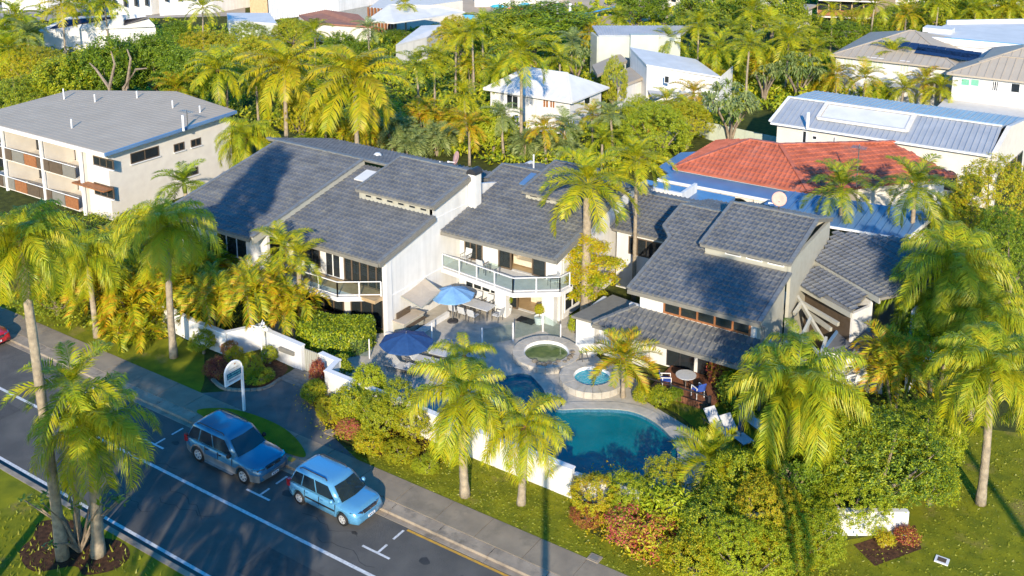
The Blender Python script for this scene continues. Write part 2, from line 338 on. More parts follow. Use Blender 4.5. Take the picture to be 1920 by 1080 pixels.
fp = struct('footpath', MB().box(-120, 60, 27.995, 29.36, -.2, .006), 'conc')
u = -60.
while u < 20:
    wv = rng.uniform(1.85, 2.3)
    o = part('slab', MB().box(u + .012, u + wv - .012, 28.0, 29.36, 0, .026 + rng.uniform(0, .008)), 'conc', fp); u += wv
ent = [(-37.4, 29.37), (-36.2, 30.4), (-35.2, 31.0), (-35.0, 32.0), (-35.4, 33.6), (-33.4, 33.6), (-33.0, 32.4), (-31.8, 31.3), (-29.8, 30.2), (-27.4, 29.37)]
struct('entry_path', sheet([ent], .022), mat('entry_concrete', (.15, .14, .125), (.10, .095, .088), .9, 1.2, .4, 60, detail=9))
st = MB()
for k in range(5): st.box(-35.3 + .02, -33.45, 32.35 + k * .26, 32.35 + k * .26 + .24, .02, .05)
struct('entry_step', st, 'weathered')
isl = smooth_loop([(-36.2, 28.05), (-35.6, 28.9), (-34.2, 29.34), (-32.2, 29.4), (-30.6, 29.0), (-29.4, 28.3), (-30.2, 28.02), (-33, 28.0)], 4)
struct('grass_island', sheet([isl], .045), 'grass')
struct('lawn', sheet([[(-60, 29.37), (-37.5, 29.37), (-38.2, 30.2), (-40.8, 32.4), (-43, 32.6), (-44, 31.5), (-60, 31.8)]], .012), 'grass')
struct('front_lawn', sheet([[(-28.6, 29.37), (30, 29.37), (30, 60), (-7.6, 46), (-7.6, 41), (-6.9, 38), (-7.6, 36.4), (-9.3, 34.6), (-11.6, 31.6), (-14.3, 30.6), (-16.6, 30.7), (-18.2, 32.3), (-24.5, 32.3), (-26.0, 31.0)]], .012), 'grass')
struct('croton_bed', sheet([[P(1600, 1022)[:2], P(1716, 985)[:2], P(1728, 1030)[:2], P(1640, 1062)[:2]]], .02), 'mulch')
struct('pool_lawn', sheet([[(-19.2, 40.6), (-17.4, 40.4), (-15.6, 39.4), (-14.6, 37.6), (-9, 38.5), (-9, 42.4), (-16.3, 42.4)]], .012), 'grass')
struct('palm_bed', sheet([smooth_loop([(-35.0, 19.4), (-33.9, 20.2), (-32.6, 20.0), (-31.4, 20.4), (-30.4, 20.1), (-30.2, 19.3), (-30.9, 18.5), (-31.6, 18.6), (-32.6, 17.6), (-34.0, 17.9), (-34.4, 18.7)], 4)], .006), 'mulch')
for nm, pts in (('street_garden_bed', [(-37.9, 30.3), (-36.6, 30.4), (-35.3, 31.3), (-35.3, 32.6), (-36, 33.6), (-38.2, 33.4), (-39.6, 32.4), (-39, 31.1)]), ('kerbside_garden_bed', [(-33.0, 33.2), (-32.6, 32.0), (-31, 31.0), (-28.8, 30.4), (-26.2, 30.3), (-24.5, 32.1), (-32.3, 32.3)])):
    struct(nm, sheet([smooth_loop(pts, 4)], .018), 'mulch')
eb = thing('bed_edging', 'curved stone kerb edging the garden bed round the sign', 'edging', (-37, 30.3, 0))
lp = [Vector(q).to_3d() for q in smooth_loop([(-37.95, 30.5), (-36.6, 30.25), (-35.2, 31.2), (-35.15, 32.4), (-35.15, 32.4), (-35.2, 31.2), (-36.6, 30.25), (-37.95, 30.5)], 6)][:19]
for a, b in zip(lp[:-1], lp[1:]):
    if (b - a).length > .05: part('stone', MB().bar(a.lerp(b, .04) + Vector((0, 0, .05)), a.lerp(b, .96) + Vector((0, 0, .05)), .17, .13), 'kerb', eb)
for px, py, lb in ((620, 812, 'square pit cover with pale rim beside the entry path'), (1115, 1048, 'grey pit cover in grass by the footpath at bottom'), (1766, 1052, 'small white framed pit cover in the lawn at bottom right')):
    x, y, _ = P(px, py); t = thing('pit_cover', lb, 'pit cover', (x, y, 0))
    part('rim', MB().box(x - .24, x + .24, y - .2, y + .2, 0, .05), 'trim' if px > 1500 else 'kerb', t); part('lid', MB().box(x - .15, x + .15, y - .12, y + .12, .05, .062), 'bronze' if px > 1500 else 'fascia', t)
# lawn tufts (relief on the grass)
def tufts(n, regs, h, name, m, inp=None):
    mb = MB()
    for k in range(n):
        x0, x1, y0, y1 = regs[rng.integers(len(regs))]; x = rng.uniform(x0, x1); y = rng.uniform(y0, y1)
        if inp and not inp(x, y): continue
        a = rng.uniform(0, 6.28); w = .05; hh = h * rng.uniform(.4, 1.3); dx, dy = math.cos(a) * w, math.sin(a) * w
        mb.add([(x - dx, y - dy, .01), (x + dx, y + dy, .01), (x + rng.uniform(-.08, .08), y + rng.uniform(-.08, .08), hh)], [(0, 1, 2)])
    o = part(name, mb, m, kind='stuff'); return tag(o, 'short lawn grass blades between the footpath and the shrubs', 'grass')
lawnmat = leaf('grass_blade', [(.15, .17, .012), (.20, .22, .013), (.24, .25, .014), (.27, .26, .03)], .3)
uw_ = MB()
for k in range(900):
    x, y = rng.uniform(-37, -28.5), rng.uniform(15.5, 20.3); a = rng.uniform(0, 6.28); w = .035; hh = rng.uniform(.05, .2) * (1.8 if inpoly(x, y, [(-35, 20.3), (-30.2, 20.3), (-30.2, 18), (-34.5, 17.6)]) and rng.random() < .1 else 1)
    uw_.add([(x - math.cos(a) * w, y - math.sin(a) * w, .0), (x + math.cos(a) * w, y + math.sin(a) * w, .0), (x + rng.uniform(-.1, .1), y + rng.uniform(-.1, .1), hh)], [(0, 1, 2)])
tag(part('grass', uw_, lawnmat, kind='stuff'), 'rough grass tufts round the mulch under the foreground palms', 'grass')
gp = [(-28.6, 29.4), (-6, 29.4), (6, 36), (4, 50), (-6.2, 46), (-6.2, 41), (-6, 38), (-7, 36.0), (-9, 34.2), (-11.6, 31.6), (-14.3, 30.6), (-16.6, 30.7), (-18.2, 32.2), (-24.5, 32.2), (-26.0, 31.0)]
tufts(26000, [(-28.6, 6, 29.4, 34), (-12, 6, 30, 50)], .055, 'grass', lawnmat, lambda x, y: inpoly(x, y, gp))
# ---------------------------------------------------------------- pool, spa, pond, patio
pool = thing('swimming_pool', 'freeform swimming pool of dark teal water with curved grey coping', 'swimming pool', (-20.5, 36.5, 0))
part('basin', MB().loft([[(x, y, .03) for x, y in POOL], [(x, y, -1.4) for x, y in POOL]], cap=False), mat('pool_wall', (.10, .30, .36), (.08, .24, .30), .6, 4), pool)
part('floor', sheet([POOL], -1.35), 'poolfloor', pool)
part('waterline_tiles', MB().loft([[(x, y, .0) for x, y in offset(POOL, -.012)], [(x, y, -.24) for x, y in offset(POOL, -.012)]], cap=False), mat('waterline_tile', (.05, .16, .24), (.02, .08, .14), .3, 14), pool)
sp_ = (-16.6, 36.9)
for k in range(3): part('step', MB().prism([(sp_[0] + 1.2, sp_[1] + 1.2), (sp_[0] - .6 - .45 * k, sp_[1] + 1.9 + .1 * k), (sp_[0] - .7 - .5 * k, sp_[1] + .2 - .3 * k), (sp_[0] + 1.1, sp_[1] - 1.6 - .3 * k)], -1.35, -.35 - .3 * k), 'poolfloor', pool)
part('water', sheet([POOL], -.13), 'teal', pool)
outer = offset(POOL, .62); n = len(POOL)
for i in range(0, n, 2):
    q = [POOL[i], POOL[(i + 1) % n], POOL[(i + 2) % n], outer[(i + 2) % n], outer[(i + 1) % n], outer[i]]
    part('coping_stone', MB().prism([q[0], q[1], q[2], q[3], q[4], q[5]], 0, .05 + .004 * (i % 4)), 'coping', pool)
def ring(name, label, c, ro, ri, h, wm, rimw=.32):
    t = thing(name, label, name.replace('_', ' '), (c[0], c[1], 0)); N = 24
    for k in range(N):
        a0, a1 = 2 * math.pi * k / N, 2 * math.pi * (k + .96) / N
        q = [(c[0] + r * math.cos(a), c[1] + r * math.sin(a)) for r, a in ((ri, a0), (ro, a0), (ro, a1), (ri, a1))]
        part('rim_stone', MB().prism(q, 0, h + .004 * (k % 2)), 'coping', t)
    part('lip', MB().lathe([(ri - .06, -.1), (ri - .06, h - .05), (ri + .01, h - .02)], (c[0], c[1], 0), 40), 'trim', t, smooth=True)
    if wm == 'spa': part('seat', MB().lathe([(.01, .03), (ri * .6, .03), (ri * .62, h - .24), (ri, h - .22)], (c[0], c[1], 0), 28), 'spafloor', t)
    part('water', sheet([[(c[0] + (ri - .03) * math.cos(a * .2618), c[1] + (ri - .03) * math.sin(a * .2618)) for a in range(24)]], h - .16), wm, t)
    return t
ring('spa_pool', 'small round raised spa pool with bright turquoise water', SPAC, 1.65, .95, .34, 'spa')
pd = ring('garden_pond', 'round raised pond of murky green water above the pool', PONDC, 1.75, 1.18, .36, 'pond')
for k in range(11):
    a = -2.4 + k * .2; r = 1.3 + rng.uniform(-.1, .15); c = (PONDC[0] + r * math.cos(a + .9), PONDC[1] + r * math.sin(a + .9), .34); s = rng.uniform(.10, .2)
    pr_ = [(.01, -s * .7), (s * .9, -s * .4), (s, 0), (s * .7, s * .5), (.01, s * .7)]
    m = MB().lathe(pr_, c, 7); m.v = [(x + rng.uniform(-.03, .03), y + rng.uniform(-.03, .03), z) for x, y, z in m.v]; part('rock', m, 'rock', pd)
PAT = [(-37.8, 33.8), (-33.2, 33.8), (-32, 33.0), (-26.5, 32.9), (-14.2, 33), (-14.5, 38), (-16.4, 39.6), (-19.2, 40.6), (-20.4, 42.2), (-21.6, 42.3), (-23.4, 43.3), (-24.3, 45.2), (-26.2, 46.4), (-33.6, 46.4), (-33.9, 39.2), (-36.2, 37.4), (-40, 37.4), (-40, 35)]
patio = struct('patio', sheet([PAT, POOL[::-1]], .006), 'coping')
po = offset(POOL, .66); mb_far = MB(); cnt = []
for i in range(60):
    for j in range(34):
        x, y = -41 + i * .6, 32.7 + j * .6
        if inpoly(x, y, PAT) and not inpoly(x, y, po) and not all(False for _ in ()) :
            if math.hypot(x - PONDC[0], y - PONDC[1]) < 1.5 or math.hypot(x - SPAC[0], y - SPAC[1]) < 1.4: continue
            cnt.append((math.hypot(x, y), x, y))
cnt.sort(); tm = bpy.data.meshes.new('paver'); q = MB().box(-.29, .29, -.29, .29, 0, .02); tm.from_pydata(q.v, [], q.f); tm.materials.append(M['paver'])
for k, (d, x, y) in enumerate(cnt):
    if k < 300: inst('paver', tm, patio, loc=(x, y, .006 + rng.uniform(0, .005)))
    else: mb_far.box(x - .29, x + .29, y - .29, y + .29, 0, .026 + rng.uniform(0, .004))
if mb_far.v: part('pavers_beyond', mb_far, 'paver', patio, kind='stuff')
# street walls (masonry about the grounds)
def wall(name, label, pts, h, t=.22, m='white', cap=True):
    th = thing(name, label, 'wall', (pts[0][0], pts[0][1], 0))
    for a, b in zip(pts[:-1], pts[1:]):
        a = Vector((*a, 0)); b = Vector((*b, 0)); e = (b - a).normalized() * t / 2
        part('wall_panel', MB().bar(a - e + Vector((0, 0, h / 2)), b + e * .98 + Vector((0, 0, h / 2)), t, h), m, th)
        if cap: part('cap', MB().bar(a - e * 1.3 + Vector((0, 0, h + .03)), b + e * 1.2 + Vector((0, 0, h + .032)), t + .07, .06), 'trim', th)
    return th
wall('boundary_wall', 'low white rendered wall behind the palm clump left of the sign', [(-46.5, 33.2), (-41.9, 32.7), (-39.4, 32.7)], 1.2)
wall('boundary_wall', 'stepped white wall section behind the cane palms and garden bed', [(-39.2, 32.75), (-38.4, 34.2), (-37.3, 33.9)], 1.3)
nw = wall('boundary_wall', 'white wall with a grey name plate left of the gate', [(-37.1, 33.85), (-34.95, 33.7)], 1.35)
part('name_plate', MB().box(-36.4, -35.35, 33.50, 33.64, .72, .92), 'fascia', nw)
gt = thing('pool_gate', 'grey slatted gate between two white wall ends', 'gate', (-34.2, 33.7, 0))
for k in range(9): part('slat', MB().box(-34.72 + k * .125, -34.63 + k * .125, 33.66, 33.71, .06, 1.25), 'clad', gt)
part('rail', MB().box(-34.75, -33.6, 33.71, 33.75, 1.1, 1.18).box(-34.75, -33.6, 33.71, 33.75, .2, .28), 'clad', gt)
wall('boundary_wall', 'white wall corner right of the gate by the red shrub', [(-33.5, 33.7), (-32.4, 33.6), (-32.1, 32.6), (-24.4, 32.35)], 1.3)
wall('boundary_wall', 'bright white pool wall behind the two trimmed palms on the verge', [(-24.0, 32.35), (-18.4, 32.25)], 1.3)
wall('boundary_wall', 'white wall half covered by green shrubs at lower right', [(-18.2, 32.4), (-12.2, 33.0), (-9.6, 35.3), (-6.5, 37.3)], 1.05, cap=False)
# ---------------------------------------------------------------- building helpers
def atu(x, y, u):
    d = ray(x, y); t = u / d[0]; return (u, d[1] * t, CAMH + d[2] * t)
TW, TCo = .30, .42
tv = [(-TW / 2, .075), (-TW / 2 + .045, .115), (-TW / 2 + .10, .06), (0.05, .04), (TW / 2, .065)]
def tile_mesh(m, s=1.):
    v = []; f = []
    for y, dz in ((0, .0), (TCo * 1.04, -.06)):
        for x, z in tv: v.append((x * s, y * s, (z + dz) * s))
    for x, z in tv: v.append((x * s, -.01, (z - .075) * s))
    for k in range(4): f += [(k, k + 1, 5 + k + 1, 5 + k), (10 + k, 10 + k + 1, k + 1, k)]
    me = bpy.data.meshes.new('roof_tile'); me.from_pydata(v, [], f); me.materials.append(M[m]); return me
TILE = tile_mesh('tile'); TILER = tile_mesh('red', 1.15)
class Roofs:
    def __init__(s, parent, m='tile', tile=None, n=300, sc=1.): s.t = parent; s.m = m; s.L = []; s.tile = tile or TILE; s.n = n; s.sc = sc
    def plane(s, poly, p0, grad, thick=.14, deck='fascia', tiles=True, name='roof'):
        z = lambda x, y: p0[2] + grad[0] * (x - p0[0]) + grad[1] * (y - p0[1])
        part(name, MB().slab([(x, y, z(x, y)) for x, y in (poly if sum(poly[i][0] * poly[(i + 1) % len(poly)][1] - poly[(i + 1) % len(poly)][0] * poly[i][1] for i in range(len(poly))) > 0 else poly[::-1])], thick), deck, s.t)
        if not tiles: return
        g = Vector((grad[0], grad[1], 0)); up = Vector((g.x, g.y, g.length_squared)).normalized(); X = up.cross(Vector((0, 0, 1))).normalized(); N = X.cross(up)
        O = Vector((poly[0][0], poly[0][1], z(*poly[0]))); xs = [(Vector((x, y, z(x, y))) - O).dot(X) for x, y in poly]; ys = [(Vector((x, y, z(x, y))) - O).dot(up) for x, y in poly]
        w, c = TW * s.sc, TCo * s.sc
        nx = max(1, round((max(xs) - min(xs)) / w)); ny = max(1, round((max(ys) - min(ys)) / c)); w2 = (max(xs) - min(xs)) / nx; c2 = (max(ys) - min(ys)) / ny
        for i in range(nx):
            for j in range(ny):
                p = O + X * (min(xs) + (i + .5) * w2) + up * (min(ys) + j * c2); q = p + up * c2 * .5
                if inpoly(q.x, q.y, poly):
                    jz = rng.uniform(-.004, .006); p = p + N * jz
                    s.L.append(((p - Vector((0, 0, CAMH))).length, Matrix(((X.x * w2 / w, up.x, N.x, p.x), (X.y * w2 / w, up.y, N.y, p.y), (X.z * w2 / w, up.z, N.z, p.z), (0, 0, 0, 1)))))
    def cap(s, pts, w=.2, h=.09, name='verge_cap', m='lichen'):
        mb = MB()
        for a, b in zip(pts[:-1], pts[1:]):
            a = Vector(a); b = Vector(b); k = max(1, round((b - a).length / .42))
            for i in range(k): mb.bar(a.lerp(b, (i + .0) / k) + Vector((0, 0, .05 + .012 * (i % 2))), a.lerp(b, (i + .96) / k) + Vector((0, 0, .05 + .012 * (i % 2))), w, h)
        part(name, mb, m, s.t)
    def done(s):
        s.L.sort(key=lambda a: a[0]); off = Matrix.Translation(-wloc(s.t))
        for d, m in s.L[:s.n]: inst('roof_tile', s.tile, s.t, off @ m)
        rest = s.L[s.n:]
        if rest:
            base = np.array([v.co[:] for v in s.tile.vertices]); bf = [tuple(p.vertices) for p in s.tile.polygons]; mb = MB(); k = len(base)
            A = np.array([np.array(off @ m) for d, m in rest]); V = np.einsum('nij,kj->nki', A[:, :3, :3], base) + A[:, None, :3, 3]
            mb.v = [tuple(p) for p in V.reshape(-1, 3)]; mb.f = [tuple(i * k + a for a in f) for i in range(len(rest)) for f in bf]
            part('roof_tiles_beyond', mb, s.m, s.t, local=True, kind='stuff')
def window(p, axis, c, a0, a1, z0, z1, nx=1, ny=1, frame='bronze', pane='wing', out=-1, fw=.06, sill=None, name='window', label=None):
    """axis 'v': wall along u at v=c, facing out (-1: towards the street); axis 'u': wall along v at u=c"""
    def bx(mb, s0, s1, d0, d1, q0, q1):
        lo, hi = sorted((c + out * d0, c + out * d1))
        return mb.box(s0, s1, lo, hi, q0, q1) if axis == 'v' else mb.box(lo, hi, s0, s1, q0, q1)
    mb = MB(); bx(mb, a0, a1, -.06, .045, z0, z0 + fw); bx(mb, a0, a1, -.06, .045, z1 - fw, z1)
    for i in range(nx + 1):
        x = a0 + (a1 - a0) * i / nx; x = min(max(x, a0 + fw / 2), a1 - fw / 2); bx(mb, x - fw / 2, x + fw / 2, -.055, .04, z0 + fw, z1 - fw)
    for j in range(1, ny):
        z = z0 + (z1 - z0) * j / ny; bx(mb, a0 + fw, a1 - fw, -.05, .035, z - fw / 2, z + fw / 2)
    w = part(name, mb, frame, p, label=label)
    for i in range(nx):
        for j in range(ny):
            x0, x1 = a0 + (a1 - a0) * i / nx, a0 + (a1 - a0) * (i + 1) / nx; q0, q1 = z0 + (z1 - z0) * j / ny, z0 + (z1 - z0) * (j + 1) / ny
            m = MB(); bx(m, x0 + fw * .5, x1 - fw * .5, .005, .015, q0 + fw * .5, q1 - fw * .5); part('pane', m, pane, w)
    if sill: m = MB(); bx(m, a0 - .05, a1 + .05, .0, .12, z0 - .07, z0 - .005); part('sill', m, sill, w)
    return w
def wallv(p, v, u0, u1, z0, z1, ops, m='white', t=.2, name='wall'):
    """wall along u, front face at v, openings (u0,u1,z0,z1)"""
    mb = MB(); ops = sorted(ops); x = u0
    for a, b, c, d in ops:
        if a > x: mb.box(x, a, v, v + t, z0, z1)
        if c > z0: mb.box(a, b, v, v + t, z0, c)
        if d < z1: mb.box(a, b, v, v + t, d, z1)
        x = b
    if x < u1: mb.box(x, u1, v, v + t, z0, z1)
    return part(name, mb, m, p)
def rail(p, pts, z, h=.85, post_m='trim', glassy=True, step=1.35):
    mb = MB()
    for a, b in zip(pts[:-1], pts[1:]):
        a = Vector((*a, z)); b = Vector((*b, z)); k = max(1, round((b - a).length / step)); H = Vector((0, 0, h))
        part('top_rail', MB().bar(a + H, b + H, .05, .04), post_m, p); part('bottom_rail', MB().bar(a + Vector((0, 0, .1)), b + Vector((0, 0, .1)), .04, .04), post_m, p)
        for i in range(k):
            q = a.lerp(b, i / k); part('post', MB().box(q.x - .03, q.x + .03, q.y - .03, q.y + .03, z, z + h - .02), post_m, p)
            if glassy:
                q2 = a.lerp(b, (i + 1) / k); dd = (q2 - q).normalized() * .05
                part('glass_panel', MB().bar(q + dd + Vector((0, 0, h * .55)), q2 - dd + Vector((0, 0, h * .55)), .012, h * .72), 'glass', p)
        part('post', MB().box(b.x - .03, b.x + .03, b.y - .03, b.y + .03, z, z + h - .02), post_m, p)
K = .22
# ---------------------------------------------------------------- left guest house
A = thing('guest_house', 'large left white house with slate grey tiled roof, tall gable wall and chimney', 'house', (-41, 42, 0))
ra = Roofs(A)
zL = lambda v: 4.5 + K * (v - 36.9); zM = lambda v: 4.5 + K * (v - 38.2)
ra.plane([(-49.4, 36.9), (-41.85, 36.9), (-41.85, 46.4), (-49.4, 46.4)], (-49.4, 36.9, 4.5), (0, K))
ra.plane([(-41.8, 38.2), (-33.6, 38.2), (-33.6, 43.0), (-39.2, 43.0), (-39.2, 46.4), (-41.8, 46.4)], (-41.8, 38.2, 4.5), (0, K))
ra.plane([(-50.4, 46.45), (-34.4, 46.45), (-34.4, 52.4), (-50.4, 52.4)], (-50, 46.45, 6.62), (0, -.25))
ra.plane([(-39.3, 42.8), (-33.6, 42.8), (-33.6, 47.0), (-39.3, 47.0)], (-39.3, 42.8, 6.18), (0, K), name='raised_roof')
part('verge_wall', MB().prism([(-41.84, 36.95), (-41.70, 36.95), (-41.70, 46.38), (-41.84, 46.38)], lambda p: min(zM(p[1]), zL(p[1])) - .1, lambda p: zL(p[1]) + .06), 'clad', A)
ra.cap([(-41.78, 36.9, zL(36.9) + .05), (-41.78, 46.4, zL(46.4) + .05)], .24); ra.cap([(-49.4, 36.9, 4.5), (-49.4, 46.4, zL(46.4))])
ra.cap([(-33.62, 38.2, 4.5), (-33.62, 43.0, zM(43.0))]); ra.cap([(-33.64, 42.8, 6.18), (-33.64, 47.0, 7.1)]); ra.cap([(-39.25, 42.8, 6.18), (-39.25, 47, 7.1)], .14)
ra.cap([(-50.4, 46.42, 6.62), (-39.3, 46.42, 6.6)], .26, name='ridge_cap'); ra.cap([(-39.3, 47.0, 7.1), (-33.6, 47.0, 7.1)], .24, name='ridge_cap')
part('verge_board', MB().bar((-33.5, 38.15, 4.40), (-33.5, 43.0, zM(43.0) - .1), .1, .24).bar((-33.5, 42.8, 6.1), (-33.5, 47, 7.0), .1, .22), 'fascia', A)
part('fascia_board', MB().box(-41.8, -33.6, 38.12, 38.2, 4.27, 4.47).box(-49.4, -41.9, 36.82, 36.9, 4.27, 4.47), 'fascia', A)
part('clerestory_wall', MB().box(-39.1, -33.75, 43.05, 43.15, 5.45, 6.08).prism([(-39.2, 43.05), (-39.08, 43.05), (-39.08, 46.95), (-39.2, 46.95)], 5.5, lambda p: 6.05 + K * (p[1] - 43.0)).box(-39.2, -33.75, 46.85, 46.95, 6.2, 6.95), 'clad', A)
for k in range(6): window(A, 'v', 43.05, -38.75 + k * .82, -38.2 + k * .82, 5.72, 5.96, frame='clad', pane='dglass', name='clerestory_window')
g = MB()
gv = [(39.3, 0), (50.6, 0), (50.6, 5.5), (47.0, 6.35), (47.0, 6.95), (43.05, 6.08), (43.05, 5.42), (39.3, 4.6)]
g.add([(-33.95, v, z) for v, z in gv] + [(-33.72, v, z) for v, z in gv], [(1, 2, 3, 4, 5, 6, 7, 0)[::-1], tuple(range(8, 16))] + [(i, (i + 1) % 8, 8 + (i + 1) % 8, 8 + i) for i in range(8)])
part('gable_wall', g, 'white', A)
part('wall_joint', MB().box(-33.72, -33.70, 39.3, 47, 2.18, 2.25).box(-33.72, -33.70, 43.0, 47, 5.34, 5.38), 'trim', A)
ch = part('chimney', MB().box(-33.68, -33.2, 46.4, 47.05, 0, 7.15), 'white', A)
part('chimney_cap', MB().loft([[(-33.75 + .3 - .34 * math.cos(a), v, 7.15 + .34 * math.sin(a)) for a in [i * math.pi / 8 for i in range(9)]] for v in (46.35, 47.1)]), 'dark', ch)
part('skylight', MB().bar((-40.5, 44.55, zM(44.55) + .1), (-40.5, 45.75, zM(45.75) + .1), .95, .08), 'metal_w', A)
for x, v in ((-41.2, 49.3), (-42.9, 49.0)): part('roof_vent', MB().lathe([(.28, 0), (.26, .14), (.15, .24), (0, .26)], (x, v, 6.62 - .25 * (v - 46.45)), 10), 'metal_w', A, smooth=True)
for x, v in ((-37.6, 48.8), (-38.9, 48.0), (-36.1, 48.5)): part('vent_pipe', MB().tube([(x, v, 5.8), (x, v, 6.62)], .04, 6), 'trim', A)
d1 = (-37.1, -34.15, 2.27, 4.15); d2 = (-38.5, -37.35, 2.27, 4.1); w1 = (-40.7, -38.9, 2.55, 4.1)
wallv(A, 39.3, -41.6, -33.95, 2.25, 4.6, [d1, w1])
window(A, 'v', 39.3, *d1[:2], *d1[2:], nx=5, fw=.09, name='sliding_door'); window(A, 'v', 39.3, *w1[:2], *w1[2:], nx=3, pane='dglass')
window(A, 'v', 39.3, *d2[:2], *d2[2:], nx=2, frame='trim', pane='dglass', name='door')
g1 = (-40.3, -37.2, 0.02, 1.95); g2 = (-36.7, -34.3, .02, 1.95)
wallv(A, 39.3, -49.0, -33.95, 0, 2.06, [g1, g2]); window(A, 'v', 39.3, *g1[:2], *g1[2:], nx=4, fw=.08, name='sliding_door'); window(A, 'v', 39.3, *g2[:2], *g2[2:], nx=3, fw=.08, name='sliding_door')
part('wall', MB().box(-49.0, -41.75, 38.0, 38.2, 0, 4.7).prism([(-49.2, 38.0), (-49.0, 38.0), (-49.0, 50), (-49.2, 50)], 0, lambda p: min(zL(p[1]), 6.6 - .25 * (p[1] - 46.4)) - .15), 'white', A)
window(A, 'v', 38.0, -46, -43.4, 2.4, 4.0, nx=3, frame='trim', pane='dglass')
part('interior_floor', MB().box(-49, -33.95, 38.2, 50, 2.06, 2.25).box(-49, -33.95, 39.5, 50, 0, .05), 'floor', A)
part('interior_wall', MB().box(-49, -33.95, 43.6, 43.7, .05, 4.6).box(-37.3, -37.2, 39.5, 43.6, 2.25, 4.6), 'room', A)
for k in range(4): part('curtain', MB().box(-37.0 + k * .18, -36.9 + k * .18, 39.56 + .05 * (k % 2), 39.6 + .05 * (k % 2), 2.3, 4.1), 'cushion', A)
part('corner_column', MB().box(-33.95, -33.66, 38.85, 39.3, 0, 4.5), 'white', A)
bal = part('balcony', MB().prism([(-41.6, 39.3), (-41.6, 37.45), (-35.95, 37.45), (-34.0, 38.85), (-33.95, 39.3)], 2.0, 2.24), 'white', A)
rail(A, [(-41.5, 37.52), (-35.98, 37.52), (-34.05, 38.85)], 2.25)
ra.done()
# ---------------------------------------------------------------- middle guest house
B = thing('guest_house', 'middle white house with open balcony doors and grey tiled roof behind the blue umbrella', 'house', (-30, 47, 0))
rb = Roofs(B); zB = lambda v: 4.5 + K * (v - 43.7)
rb.plane([(-33.65, 43.7), (-26.05, 43.7), (-26.05, 51.5), (-34.6, 51.5), (-34.6, 49.0), (-33.65, 47.3)], (-33, 43.7, 4.5), (0, K))
rb.plane([(-34.6, 51.55), (-26.05, 51.55), (-26.05, 55.5), (-34.6, 55.5)], (-33, 51.55, 6.2), (0, -.25))
rb.plane([(-31.1, 48.2), (-28.0, 48.2), (-28.0, 52.0), (-31.1, 52.0)], (-31, 48.2, 6.05), (0, K), name='raised_roof')
rb.cap([(-26.08, 43.7, 4.5), (-26.08, 51.5, zB(51.5))]); rb.cap([(-34.58, 49.0, zB(49)), (-34.58, 51.5, zB(51.5)), (-26.05, 51.5, zB(51.5))], .24)
rb.cap([(-31.08, 48.2, 6.05), (-31.08, 52, 6.9), (-28, 52, 6.9), (-28.0, 48.2, 6.05)], .16)
part('fascia_board', MB().box(-33.65, -26.05, 43.62, 43.7, 4.27, 4.47).bar((-25.97, 43.62, 4.38), (-25.97, 51.5, zB(51.5) - .1), .1, .24), 'fascia', B)
part('clerestory_wall', MB().box(-31.0, -28.1, 48.5, 48.6, 5.45, 6.0).prism([(-31.0, 48.6), (-30.9, 48.6), (-30.9, 51.9), (-31, 51.9)], 5.5, lambda p: 5.95 + K * (p[1] - 48.2)).prism([(-28.2, 48.6), (-28.1, 48.6), (-28.1, 51.9), (-28.2, 51.9)], 5.5, lambda p: 5.95 + K * (p[1] - 48.2)).box(-31, -28.1, 51.85, 51.95, 6, 6.75), 'clad', B)
for k in range(3): window(B, 'v', 48.5, -30.75 + k * .9, -30.15 + k * .9, 5.68, 5.88, frame='clad', pane='dglass', name='clerestory_window')
part('skylight', MB().bar((-32.0, 49.6, zB(49.6) + .1), (-32.0, 51.0, zB(51) + .1), .4, .08), 'metal_blue', B)
part('vent_pipe', MB().tube([(-32.6, 51.9, 6), (-32.6, 51.9, 7.1)], .05, 6), 'trim', B)
o1 = (-33.4, -32.1, 2.27, 4.0); o2 = (-31.0, -27.8, 2.27, 4.0)
wallv(B, 45.6, -33.72, -26.8, 2.25, 4.85, [o1, o2])
window(B, 'v', 45.6, *o1, nx=3, fw=.08, name='sliding_door')
window(B, 'v', 45.6, -31.0, -30.1, 2.27, 4.0, nx=1, fw=.09, name='sliding_door'); window(B, 'v', 45.66, -28.75, -27.8, 2.27, 4.0, nx=1, fw=.09, name='sliding_door')
h1 = (-33.3, -30.9, .5, 1.85); h2 = (-30.4, -27.6, .02, 1.95)
wallv(B, 45.5, -33.72, -26.8, 0, 2.06, [h1, h2]); window(B, 'v', 45.5, *h1, nx=4, ny=2, frame='trim', fw=.08)
window(B, 'v', 45.5, -30.4, -29.6, .02, 1.95, frame='bronze', name='sliding_door', fw=.08)
part('wall', MB().prism([(-27.0, 45.85), (-26.8, 45.85), (-26.8, 54.5), (-27.0, 54.5)], 0, lambda p: min(zB(p[1]), 6.2 - .25 * (p[1] - 51.5)) - .15), 'white', B)
window(B, 'u', -26.8, 45.95, 47.7, .35, 1.9, nx=2, ny=2, frame='trim', pane='dglass', out=1, fw=.09); window(B, 'u', -26.8, 48.0, 49.6, .6, 1.9, nx=2, ny=2, frame='trim', pane='dglass', out=1, fw=.09)
for u, v in ((-29.95, 44.35), (-27.2, 44.95)): part('column', MB().box(u - .38, u + .38, v - .12, v + .3, 0, 2.04), 'white', B)
part('balcony', MB().prism([(-33.68, 45.6), (-33.68, 43.65), (-28.35, 43.05), (-26.25, 44.6), (-26.1, 45.6)], 2.0, 2.24), 'white', B)
rail(B, [(-33.6, 43.72), (-28.38, 43.13), (-26.33, 44.66), (-26.2, 45.5)], 2.25)
part('interior_floor', MB().box(-33.7, -27.0, 45.8, 54, 2.06, 2.25).box(-33.7, -27.0, 45.7, 54, 0, .03), 'floor', B)
